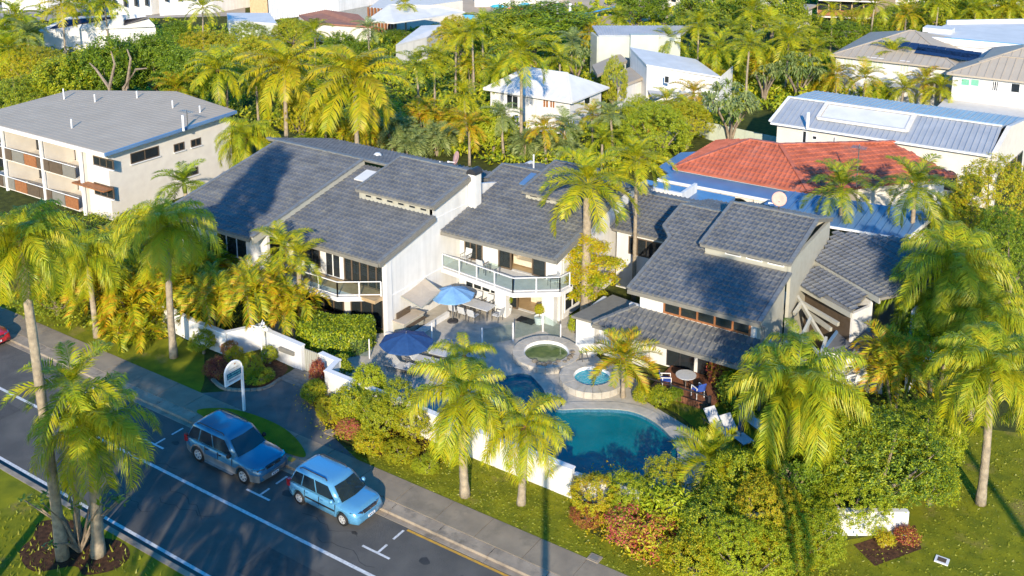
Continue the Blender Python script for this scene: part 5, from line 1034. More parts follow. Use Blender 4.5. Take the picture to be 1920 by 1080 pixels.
palm_z('coco', 'king', 408, 130, 7.0, 72, 'drooping coconut palm left of the two yellow coconut palms', n=16)
palm_bc('king', 'king', 1672, 187, 1675, 100, 45, 'slim palm in front of the long white house with solar panels', n=12, r0=.1)
palm_z('queen', 'queen', 460, 258, 5.6, 78, 'drooping palm at the corner of the cream apartment block', n=20)
palm_z('king', 'queeng', 345, 345, 3.4, 62, 'green palm between the apartment block and the left house roof', n=14)
cane_clump(398, 535, 3.0, 78, 'left of the three golden cane clumps behind the street wall', 6)
cane_clump(478, 528, 3.4, 80, 'middle golden cane clump with leaning pale stems behind the sign', 6)
cane_clump(545, 560, 2.6, 66, 'right golden cane clump beside the clipped hedge', 5)
palm_z('king', 'king', 528, 462, 4.6, 70, 'broad leaved palm in front of the left house eave', n=9)
palm_z('king', 'king', 560, 480, 4.3, 62, 'second broad leaved palm nearer the left house balcony', n=8)
cane_clump(1690, 655, 3.2, 85, 'golden orange cane clump left of the lawn palm at right', 8)
cane_clump(250, 520, 2.6, 95, 'yellow cane clump behind the tall street palm trunk', 8, spread=.7)
cane_clump(215, 470, 3.0, 85, 'yellow green cane clump between the two street palms', 7, spread=.7)
cane_clump(330, 500, 2.8, 90, 'cane clump directly behind the slim street palm', 8, spread=.7)
cane_clump(110, 500, 2.6, 75, 'cane clump behind the tallest foreground palm', 6, spread=.7)
cane_clump(250, 600, 1.0, 60, 'low spreading cane clump over the left lawn edge', 6, spread=.9)
cane_clump(400, 470, 2.6, 70, 'darker cane clump below the left corner of the tiled roof', 6, m='queeng')
bush(445, 440, 3.0, 1.2, 1.2, 'spiky grey green shrub under the left house eave', 'silver', 'big')
# ---------------------------------------------------------------- shrubs
bush(275, 610, .5, 1.9, .7, 'low clipped green hedge on the left lawn below the cane palms', 'bright', 'fine', ry=1.0)
bush(105, 560, 1.0, 1.6, 1.1, 'green shrub mass left of the leaning street palm', 'bush', 'fine')
bush(70, 470, 2.2, 2.2, 1.9, 'dark green shrub behind the foreground palm at far left', 'bush', 'med')
# clipped half round hedge
hd = thing('clipped_hedge', 'clipped rounded hedge beside the patio under the left balcony', 'hedge', (-35, 37, 0)); hp = [(-37.0, 36.7), (-37.0, 35.5), (-36.2, 34.9), (-35.0, 34.9), (-34.0, 35.7), (-33.5, 37.0), (-33.9, 37.9), (-35.6, 37.0)]
V, Fc = [], []; r = np.random.default_rng(3); nq = 0; hs = smooth_loop(hp, 5); H0 = 1.5
for k in range(15000):
    if r.random() < .45:
        while True:
            x, y = r.uniform(-37.2, -33.3), r.uniform(34.7, 38)
            if inpoly(x, y, hs): break
        z = H0 + r.normal() * .04 + .08 * math.sin(x * 3) * math.sin(y * 2.6); nn_ = np.array([0, 0, 1.])
    else:
        i = r.integers(len(hs)); a, b = np.array(hs[i]), np.array(hs[(i + 1) % len(hs)]); q = a + (b - a) * r.random(); dn = np.array([b[1] - a[1], -(b[0] - a[0])]); dn /= np.linalg.norm(dn) + 1e-6
        x, y = q + dn * r.normal() * .05; z = H0 * r.random() ** .9; nn_ = np.array([dn[0], dn[1], .2])
    nr = nn_ + r.normal(size=3) * .55; nr /= np.linalg.norm(nr); t_ = np.cross(nr, r.normal(size=3)); t_ /= np.linalg.norm(t_); b_ = np.cross(nr, t_); s_ = .075 * r.uniform(.6, 1.2); p = np.array([x + 35, y - 37, z])
    V += [p - t_ * s_, p + b_ * s_ * .5, p + t_ * s_, p - b_ * s_ * .5]; Fc.append((nq, nq + 1, nq + 2, nq + 3)); nq += 4
o = bpy.data.objects.new('foliage', geo_mesh('foliage', V, Fc, F['hedge'])); COL.objects.link(o); o.parent = hd
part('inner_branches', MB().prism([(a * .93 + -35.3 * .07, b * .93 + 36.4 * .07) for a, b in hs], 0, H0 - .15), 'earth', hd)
BL = [  # px, py, z, rx, rz, label, material, spec
 (470, 690, .5, .75, .75, 'grassy olive shrub right of the white sign', 'bushy', 'fine'), (405, 690, .45, .6, .55, 'dark red leaved shrub left of the white sign', 'redl', 'med'),
 (440, 668, .6, .5, .5, 'small yellow green shrub behind the white sign', 'bushy', 'fine'), (505, 665, .5, .5, .5, 'small green shrub by the name plate wall', 'bush', 'fine'),
 (490, 705, .3, .8, .3, 'low dark ground plant between the sign and the gate', 'bush', 'fine'),
 (596, 700, .8, .42, .7, 'upright crimson shrub at the gate corner', 'redl', 'med'), (586, 735, .5, .65, .55, 'yellow green rounded shrub beside the entry path', 'bushy', 'med'),
 (618, 770, .6, .75, .6, 'yellow shrub in the bed right of the entry path', 'bushy', 'fine'), (655, 760, .9, .8, .8, 'green shrub in front of the white wall corner', 'bush', 'med'),
 (690, 720, 1.2, .8, .9, 'loose leafy shrub over the wall near the navy umbrella', 'bright', 'med'), (640, 690, .7, .55, .6, 'dark fern like shrub inside the white wall corner', 'bush', 'big'),
 (715, 790, .9, .9, .95, 'dense round green shrub left of the drooping palms', 'hedge', 'fine'), (690, 830, .5, .75, .55, 'orange tinged shrub at the footpath edge', 'bushy', 'med'),
 (745, 750, 1.3, .9, 1.0, 'tall green shrub behind the left drooping palm', 'bush', 'fine'), (752, 846, .4, .8, .45, 'yellow orange shrub under the left drooping palm', 'bushy', 'fine'),
 (800, 872, .35, .6, .4, 'yellow shrub between the left drooping palm and the wall', 'bright', 'fine'), (655, 805, .4, .6, .4, 'low flowering shrub at the end of the entry bed', 'pinkl', 'med'),
 (1115, 930, .8, 1.1, .9, 'round yellow green shrub at the end of the white pool wall', 'bushy', 'fine'), (1175, 935, 1.0, 1.0, 1.0, 'bright shrub right of the pool wall end', 'bright', 'fine'),
 (1100, 965, .3, .7, .4, 'dark purple ground shrub at the foot of the round shrub', 'redl', 'fine'), (1245, 900, 1.2, .9, .9, 'shrub with small red flowers beside the small stiff palm', 'bushy', 'fine'),
 (1180, 985, .6, .9, .7, 'pink and red flowering shrub near the footpath', 'pinkl', 'med'), (1230, 1010, .6, 1.0, .8, 'mixed red and yellow leaved shrub at bottom centre', 'redl', 'big'),
 (1255, 960, 1.0, 1.0, 1.0, 'large leaved green shrub above the red leaved one', 'bright', 'big'), (1330, 985, 1.2, 1.4, 1.2, 'green shrub mass at bottom centre right', 'bush', 'fine'),
 (1300, 1050, .8, 1.2, .9, 'low yellow green shrub at the bottom edge right of centre', 'bushy', 'fine'), (1400, 1040, 1.3, 1.6, 1.3, 'wide yellow green shrub at the bottom edge', 'bright', 'fine'),
 (1440, 960, 1.6, 1.5, 1.4, 'dense shrub left of the half hidden white wall', 'bushy', 'fine'), (1500, 1010, 1.3, 1.5, 1.2, 'bright shrub in front of the half hidden white wall', 'bright', 'fine'),
 (1390, 900, 1.5, 1.3, 1.3, 'dark green shrub right of the small stiff palm', 'bush', 'fine'), (1480, 880, 1.9, 1.4, 1.3, 'green tree shrub below the largest drooping palm', 'bushg', 'fine'),
 (1380, 730, 1.0, .9, .9, 'dark shrub left of the largest drooping palm', 'bush', 'big'), (1350, 700, .9, .6, .8, 'bronze red cordyline shrub by the timber deck', 'redl', 'big'),
 (1240, 745, .4, .6, .5, 'green shrub at the foot of the timber deck', 'bush', 'med'), (1205, 740, .4, .5, .45, 'yellow flowering plant between the spa and the deck', 'bushy', 'med'),
 (1265, 740, .3, .4, .35, 'dark leafy plant at the deck corner', 'bushg', 'med'), (1330, 1000, .5, .8, .6, 'small red flowering shrub under the bottom shrub mass', 'pinkl', 'fine'),
 (1700, 1005, .35, .45, .35, 'orange and red croton in the mulch before the half hidden wall', 'redl', 'big'), (1660, 1010, .3, .35, .3, 'yellow croton in the mulch before the half hidden wall', 'bushy', 'big'),
 (1078, 608, .5, .35, .5, 'small fern beside the white service block', 'bright', 'big'), (1225, 470, 1.2, .8, 1.2, 'dark green shrub between the middle and right houses', 'bushg', 'med'), (1172, 470, 1.5, .5, .8, 'bright leafed climber near the slender palm', 'bright', 'big'),
 (1750, 650, 2.4, 1.8, 1.8, 'leafy green tree between the cane clump and lawn palm', 'bush', 'med')]
for b in BL: bush(*b[:6], m=b[6], spec=b[7])
bush(700, 765, .9, .8, .8, 'tall leafy shrub against the white wall right of the entry bed', 'bush', 'fine'); bush(775, 795, 1.0, .8, .8, 'yellow green shrub against the white wall behind the left drooping palm', 'bushy', 'fine'); bush(845, 838, .6, .5, .5, 'small shrub at the left end of the bare white wall', 'bush', 'fine')
bush(380, 640, .7, .8, .6, 'shrub in front of the white wall under the left cane clump', 'bush', 'fine'); bush(430, 655, .6, .5, .5, 'red shrub in front of the stepped white wall', 'redl', 'fine')
bush(1650, 860, 2.2, 2.9, 2.2, 'large dense green shrub mass left of the white trunked lawn palm', 'bush', 'fine', ry=2.3, cat='shrub')
bush(1560, 830, 2.4, 2.0, 2.0, 'green shrub mass just right of the largest drooping palm', 'bush', 'fine')
bush(1740, 820, 1.8, 1.8, 1.7, 'bright end of the dense shrub mass near the lawn palm', 'bright', 'fine')
bush(1525, 990, 1.1, 1.1, 1.0, 'dense shrub hiding the left end of the half hidden white wall', 'bush', 'fine'); bush(1470, 1020, 1.1, 1.3, 1.0, 'yellow green shrub spilling onto the lawn left of the croton bed', 'bushy', 'fine'); bush(1745, 905, 1.0, 1.1, 1.0, 'shrub at the right end of the half hidden wall', 'bush', 'fine')
bush(1600, 930, 1.4, 1.6, 1.2, 'leafy branches hanging over the half hidden white wall', 'bright', 'fine')
ft_ = thing('frangipani_tree', 'small tree with layered yellow leaf clusters in front of the middle house corner', 'tree', P(1106, 600)); fb = Vector(P(1106, 600))
for k, (px, py, z, rx, rz) in enumerate([(1106 + 52 * math.cos(q * 2.4) * (q / 15) ** .5, 508 + 58 * math.sin(q * 2.4) * (q / 15) ** .5, 0, .62, .36) for q in range(16)]):
    q = Vector(atv(px, py, fb.y + .2 * ((k % 3) - 1))) - fb; inst('leaf_cluster', crown_leaf('open', 'bushy', k % 3), ft_, Matrix.Translation(q) @ Matrix.Rotation(k * 1.1, 4, 'Z') @ Matrix.Diagonal((rx, rx, rz, 1)))['kind'] = 'stuff'
    part('branch', MB().tube([(0, 0, 0), (q.x * .3, q.y * .3, q.z * .6), tuple(q)], [.09, .06, .025], 5), 'bark', ft_, local=True)
bush(1862, 370, 4.5, 3.0, 2.8, 'large yellow leaved tree at the right edge behind the palms', 'bushy', 'fine', 'tree', 'broadleaf_tree')
bush(1900, 470, 3.6, 2.4, 2.4, 'dark green tree at the right edge below the yellow tree', 'bushg', 'fine', 'tree', 'broadleaf_tree')
bush(1790, 410, 3.0, 2.0, 2.0, 'green tree behind the droopy palm at the carport end', 'bush', 'fine', 'tree', 'broadleaf_tree')
# ---------------------------------------------------------------- background trees
TR = [(205, 140, 4.6, 4.2, 3.4, 'broad green tree with pale branches left of centre behind the apartment roof', 'bushg', 'tree'), (120, 158, 4.0, 4.0, 2.8, 'left part of the green tree row behind the apartment block', 'bush', 'tree'),
 (290, 120, 4.8, 3.6, 3.2, 'green tree right of the pale branched tree', 'bushg', 'tree'), (60, 122, 3.2, 4.0, 2.4, 'yellow green tree at the left edge behind the apartments', 'bushy', 'fine'), (30, 190, 3.2, 3.4, 2.4, 'bright shrub tree at the far left beside the apartment roof', 'bush', 'fine'),
 (385, 95, 3.6, 3.6, 2.6, 'yellow tree top right of the solar sheet roof', 'bushy', 'fine'), (465, 68, 2.8, 3.2, 2.0, 'rounded tree in front of the low white box', 'bush', 'fine'), (335, 66, 2.2, 2.6, 1.8, 'dark tree behind the solar sheet roof corner', 'bushg', 'tree'),
 (550, 60, 2.8, 3.2, 2.0, 'pale green shrub tree in front of the brown tiled roof', 'bushy', 'fine'), (640, 105, 3.0, 3.2, 2.4, 'dark tree between the two coconut palms', 'bushg', 'tree'),
 (1000, 48, 5.2, 7.5, 2.6, 'wide flat crowned green tree at top centre', 'bushg', 'tree'), (945, 70, 4.6, 4.5, 3.0, 'yellow green left shoulder of the flat crowned tree', 'bush', 'tree'),
 (1340, 25, 5.0, 6.5, 4.2, 'dark olive tree at the top right of centre by the lawn', 'dull', 'tree'), (1590, 72, 3.0, 4.8, 2.4, 'dense round clipped tree behind the solar panel house', 'bushg', 'fine'),
 (1230, 245, 3.0, 3.4, 2.6, 'bright green shrub tree left of the terracotta roof', 'bright', 'fine'), (1290, 225, 2.6, 2.4, 2.0, 'yellow green shrub tree above the sage fence', 'bushy', 'fine'),
 (1200, 280, 1.6, 2.0, 1.5, 'green shrub behind the middle house roof end', 'bush', 'fine'), (925, 245, 2.2, 1.6, 2.2, 'bright green small tree by the tall slim palm', 'bright', 'med'),
 (1198, 208, 2.2, 2.0, 1.6, 'round bright shrub between the white houses', 'bright', 'fine'), (1150, 160, 3.2, 1.5, 3.0, 'narrow dark conifer left of the modern white house', 'bushy', 'fine'),
 (1680, 42, 3.2, 3.4, 2.6, 'light green tree left of the flat white roofed building', 'bright', 'fine'), (1610, 40, 2.6, 3.4, 2.2, 'flowering shrub tree before the tan apartments', 'bushy', 'fine'),
 (745, 68, 1.2, 2.2, 1.0, 'dark round hedge in front of the canal house', 'bushg', 'fine'), (860, 70, 3.8, 3.2, 3.0, 'yellow green tree left of the flat crowned tree', 'bushy', 'fine'),
 (490, 115, 4.2, 3.6, 3.2, 'yellow tree behind the left coconut palm', 'bushy', 'fine'), (360, 150, 4.4, 3.2, 3.2, 'shadowed tree between green row and coconut palms', 'bushg', 'tree'),
 (570, 215, 3.4, 2.4, 2.4, 'olive tree behind the left house ridge', 'bushy', 'fine'), (1520, 60, 3.2, 3.5, 2.6, 'leafy tree left of the clipped round tree', 'bush', 'fine'),
 (1770, 20, 4.0, 5.5, 3.6, 'tree mass at the top right behind the flat roof', 'bush', 'tree'), (1880, 25, 4.0, 5.0, 3.4, 'yellow tree mass at the top right corner', 'bushy', 'tree'),
 (1200, 10, 3.0, 5.0, 3.0, 'dark tree beyond the sand bank at top', 'bushg', 'tree'), (1450, 20, 4.5, 5.0, 4.0, 'tree behind the tan apartments on their left', 'bush', 'tree'), (170, 0, 2.6, 4.5, 2.4, 'tree beyond the solar sheet house at top left', 'bushg', 'tree'), (20, 75, 3.0, 3.2, 2.8, 'dark tree at the top left edge', 'bushg', 'tree')]
for b in TR: bush(*b[:6], m=b[6], spec=b[7], cat='tree', nm='broadleaf_tree', ry=b[3] * .85)
t = thing('bare_branches', 'pale forked branches showing through the broad green tree', 'branches', P(205, 170, 0)); c0 = Vector(P(215, 160, 3)) ; c0.z = 0
for pts in (((205, 165), (180, 130), (168, 118)), ((232, 165), (255, 130), (275, 128)), ((238, 160), (245, 110), (238, 92)), ((205, 165), (215, 120), (208, 96))):
    q = [Vector(P(pts[0][0], pts[0][1], 3.0))]; vv_ = q[0].y - 3.5
    q = [Vector(atv(x, y, vv_)) for x, y in pts]; part('branch', MB().tube([q[0] - Vector((0, 0, 3)), q[0], q[1], q[2]], [.2, .16, .11, .05], 6), 'bark', t)
pandanus(1372, 198, 3.6, 62, 'pandanus with pale splayed roots by the sage fence'); pandanus(1500, 135, 3.4, 52, 'grey green pandanus right of the slim palm trunk', 22); pandanus(1435, 140, 3.0, 36, 'smaller grey green pandanus behind the hall roof', 14); pandanus(1080, 110, 3.4, 34, 'pale pandanus left of the modern white house', 14)
BP = [('king', 'king', 870, 178, 4.6, 48, 'palm left of the white hipped house with drooping pale fronds'), ('king', 'king', 885, 60, 7.2, 42, 'tallest palm of the grove left of the flat crowned tree'), ('king', 'queen', 905, 42, 7.4, 38, 'palm head behind the grove at top centre'), ('king', 'king', 855, 70, 6.4, 40, 'left palm of the grove at top centre'),
 ('king', 'dull', 780, 120, 5.4, 52, 'dark palm right of the largest coconut palm'), ('king', 'king', 815, 110, 5.6, 45, 'palm between the dark palm and the grove'), ('king', 'king', 930, 130, 5.0, 48, 'palm behind the very tall slim palm'), ('king', 'king', 1050, 110, 5.0, 42, 'palm above the right end of the white hipped roof'), ('king', 'silver', 1072, 78, 5.0, 38, 'pale palm before the grey green building'),
 ('king', 'cane', 1110, 60, 4.6, 34, 'small palm at the left end of the grey green building'), ('king', 'king', 1310, 45, 6.6, 48, 'palm at the right end of the grey green building'), ('king', 'king', 1410, 18, 7.4, 52, 'tall palm at top right of centre'), ('king', 'queen', 1345, 90, 5.4, 50, 'palm behind the modern white house roof'),
 ('king', 'king', 1405, 85, 6.4, 48, 'palm with long bare trunk left of the pandanus pair'), ('king', 'king', 1480, 70, 6.0, 58, 'broad leaved palm in the middle of the upper right grove'), ('king', 'queen', 1450, 50, 5.8, 50, 'palm left of the broad leaved palm in the upper right grove'), ('king', 'king', 1525, 95, 5.0, 46, 'palm at the right of the upper right grove'), ('king', 'dull', 1380, 60, 5.4, 46, 'shaded palm in the upper right grove'),
 ('king', 'queen', 1640, 8, 7.2, 44, 'tall palm right of the tan apartments'), ('king', 'king', 1560, 20, 6.4, 30, 'thin palm in front of the tan apartments'), ('king', 'king', 1760, 5, 6.5, 44, 'palm at the top right above the flat roof'), ('king', 'queen', 1830, 15, 5.6, 40, 'second palm at the top right above the flat roof'), ('king', 'king', 1895, 12, 5.6, 42, 'palm in the top right corner'), ('king', 'cane', 1700, 25, 5.0, 36, 'yellow palm left of the flat roofed building'), ('king', 'king', 1790, 45, 4.0, 30, 'low palm behind the rooftop railing'),
 ('coco', 'coco', 115, 8, 7.0, 52, 'coconut palm behind the solar sheet roof on the left'), ('coco', 'queen', 195, 2, 6.6, 48, 'coconut palm behind the solar sheet roof on the right'), ('king', 'king', 380, 15, 6.0, 40, 'palm above the yellow tree at top left'), ('king', 'queen', 30, 30, 6.0, 50, 'palm at the top left corner'), ('king', 'queen', 15, 90, 5.0, 55, 'palm at the left edge above the apartments'),
 ('king', 'silver', 50, 62, 4.6, 44, 'pale palm at the left by the solar sheet house'), ('king', 'king', 425, 120, 5.8, 58, 'drooping palm behind the right end of the apartment roof'), ('king', 'cane', 330, 165, 4.4, 52, 'palm spreading over the apartment roof edge'), ('king', 'king', 555, 175, 4.8, 55, 'palm below the left coconut palm'), ('king', 'king', 610, 205, 4.0, 48, 'palm right of the olive tree behind the left house'),
 ('king', 'coco', 480, 150, 4.8, 50, 'yellow palm behind the apartment corner palm'), ('king', 'king', 590, 60, 5.2, 42, 'bright palm in front of the brown tiled roof'), ('king', 'queen', 700, 190, 4.2, 46, 'palm under the largest coconut palm'), ('king', 'silver', 690, 55, 4.6, 34, 'pale palm behind the largest coconut palm'), ('king', 'king', 760, 8, 5.0, 32, 'palm on the canal bank at top'),
 ('king', 'cane', 1250, 190, 3.6, 40, 'golden palm below the modern white house'), ('king', 'cane', 1300, 175, 3.8, 42, 'golden palm right of the lower roof of the modern house'), ('king', 'cane', 1285, 205, 3.0, 38, 'golden palm above the bright shrub tree'), ('king', 'silver', 1145, 215, 4.0, 44, 'pale leaved palm below the right end of the hipped house'), ('king', 'cane', 1110, 215, 3.6, 40, 'palm with hooked fronds below the hipped house'),
 ('king', 'silver', 1060, 235, 3.2, 42, 'silvery palm behind the middle house ridge'), ('king', 'cane', 1020, 240, 3.2, 40, 'palm just right of the tall slim palm trunk'), ('king', 'silver', 940, 215, 3.8, 42, 'silvery palm left of the tall slim palm trunk'), ('king', 'cane', 880, 235, 3.4, 46, 'yellow palm left of the bright small tree'), ('king', 'queen', 1130, 260, 2.6, 44, 'shaded palm behind the middle house on the right'),
 ('king', 'cane', 1570, 140, 3.6, 40, 'golden recurved palm behind the hall at left'), ('king', 'cane', 1622, 145, 3.8, 46, 'golden recurved palm behind the hall in the centre'), ('king', 'cane', 1735, 150, 3.4, 40, 'palm clump behind the hall roof below the solar panels'), ('king', 'king', 1765, 165, 3.2, 44, 'palm clump left of the mint curtained house'), ('king', 'king', 1695, 165, 2.8, 36, 'low palm behind the hall right of the slim trunk'), ('king', 'queen', 1600, 110, 3.8, 36, 'palm in front of the solar panel house left end'),
 ('king', 'king', 1160, 30, 4.4, 34, 'palm beyond the grey green building roof'), ('king', 'queen', 1105, 28, 4.0, 30, 'second palm beyond the grey green building roof'), ('king', 'king', 1255, 75, 5.0, 40, 'palm in front of the grey green building right wall'), ('king', 'cane', 1215, 230, 2.8, 36, 'palm beside the bright shrub tree left side')]
for b in BP: palm_z(b[0], b[1], *b[2:6], b[6], near=False, r0=.13)
BC = [(740, 235, 2.6, 48, 'white stemmed cane clump behind the left house ridge', 7, 'silver'), (795, 205, 2.8, 46, 'cane clump left of the yellow palm in the middle distance', 7, 'cane'), (820, 245, 2.2, 44, 'cane clump behind the pink dish', 7, 'silver'), (770, 265, 1.8, 44, 'low cane clump just behind the left house back roof', 6, 'silver'), (690, 240, 2.2, 44, 'cane clump behind the white roof domes', 6, 'cane'),
 (640, 225, 2.4, 44, 'orange tinged cane clump behind the left house ridge', 6, 'cane'), (590, 250, 1.8, 40, 'cane clump nearest the left house back corner', 6, 'queeng'), (850, 215, 2.4, 40, 'cane clump by the blue shaded roof', 6, 'cane'), (985, 262, 1.6, 42, 'cane clump at the foot of the tall slim palm', 6, 'silver'), (1050, 270, 1.5, 40, 'cane clump behind the middle house ridge', 6, 'silver'),
 (1420, 105, 3.2, 40, 'cane clump in the upper right grove', 7, 'cane'), (1330, 130, 3.0, 40, 'cane clump behind the modern house', 7, 'cane'), (1540, 150, 2.2, 36, 'cane clump by the grey pandanus', 6, 'cane'), (1650, 170, 1.8, 36, 'cane clump behind the hall ridge', 6, 'queeng'), (1370, 110, 3.0, 44, 'green cane clump in the middle of the upper grove', 7, 'queeng'), (1450, 95, 3.0, 44, 'green cane clump right of the bare trunk', 7, 'queeng'), (885, 110, 4.0, 40, 'cane clump under the grove palms', 7, 'cane'), (960, 110, 3.6, 40, 'cane clump under the flat crowned tree', 7, 'cane')]
for cx, cy, z, rp, lb, st_, mm in BC: cane_clump(cx, cy, z, rp, lb, st_, mm, near=False)
# ground covering understory: leaves nobody could count
def understory(name, regs, n, sz, m, zr, label, seed):
    r = np.random.default_rng(seed); V = []; Fc = []; k = 0; Z = np.array([0, 0, 1.])
    for pl_, w in regs:
        poly = [P(x, y)[:2] for x, y in pl_]; xs = [p[0] for p in poly]; ys = [p[1] for p in poly]; c = 0; tries = 0
        while c < n * w and tries < 40 * n:
            tries += 1; x, y = r.uniform(min(xs), max(xs)), r.uniform(min(ys), max(ys))
            if not inpoly(x, y, poly): continue
            c += 1; h = r.uniform(*zr) * (.55 + .45 * math.sin(x * .9 + 1.7 * math.sin(y * .7)) * math.sin(y * .8))
            for j in range(22):
                s = sz * r.uniform(.5, 1.3) * (1 + (y - 45) / 90); q = np.array([x, y, 0]) + r.normal(size=3) * .38; q[2] = h * r.random() ** .4
                nr = r.normal(size=3) * .6 + Z * .7 + np.array([.2, -.35, 0]); nr /= np.linalg.norm(nr); t_ = np.cross(nr, r.normal(size=3)); t_ /= np.linalg.norm(t_); b_ = np.cross(nr, t_)
                V += [q - t_ * s, q + b_ * s * .4, q + t_ * s, q - b_ * s * .4]; Fc.append((k, k + 1, k + 2, k + 3)); k += 4
    return tag(part(name, type('o', (), {'v': [tuple(p) for p in V], 'f': Fc})(), F[m], kind='stuff'), label, 'undergrowth')
understory('undergrowth', [([(-40, 245), (240, 215), (420, 225), (640, 262), (1000, 330), (1230, 330), (1300, 262), (1420, 215), (1900, 190), (1900, 130), (1560, 120), (1330, 95), (1150, 90), (900, 70), (300, 70), (-80, 130)], 1.)], 5200, .17, 'under', (.5, 2.4), 'dense dark undergrowth between the houses and palms of the middle distance', 1)
understory('undergrowth', [([(-60, 90), (300, 70), (1400, 70), (1990, 120), (1990, 20), (1400, -40), (900, 40), (420, 50), (100, 20), (-100, 40)], 1.)], 1300, .22, 'under', (.4, 1.5), 'far undergrowth between the canal side houses', 2)
understory('undergrowth', [([(60, 600), (330, 640), (520, 620), (560, 600), (450, 440), (350, 395), (240, 400), (0, 400), (0, 560)], .5), ([(1300, 640), (1420, 700), (1560, 740), (1700, 760), (1830, 700), (1920, 560), (1920, 430), (1780, 430), (1700, 600), (1500, 690)], .3), ([(1360, 890), (1240, 960), (1300, 1060), (1560, 1000), (1700, 930), (1780, 860), (1700, 760), (1500, 800)], .3)], 1300, .09, 'bush', (.25, 1.3), 'leafy garden undergrowth around the houses', 3)
understory('flower_bed', [([(1090, 950), (1110, 1000), (1230, 1060), (1330, 1060), (1300, 960), (1200, 900), (1090, 900)], .5), ([(575, 750), (600, 700), (660, 730), (760, 800), (860, 860), (800, 880), (690, 840), (610, 800)], .5)], 420, .07, 'bushy', (.1, .6), 'yellow and green ground cover in the garden beds', 4)
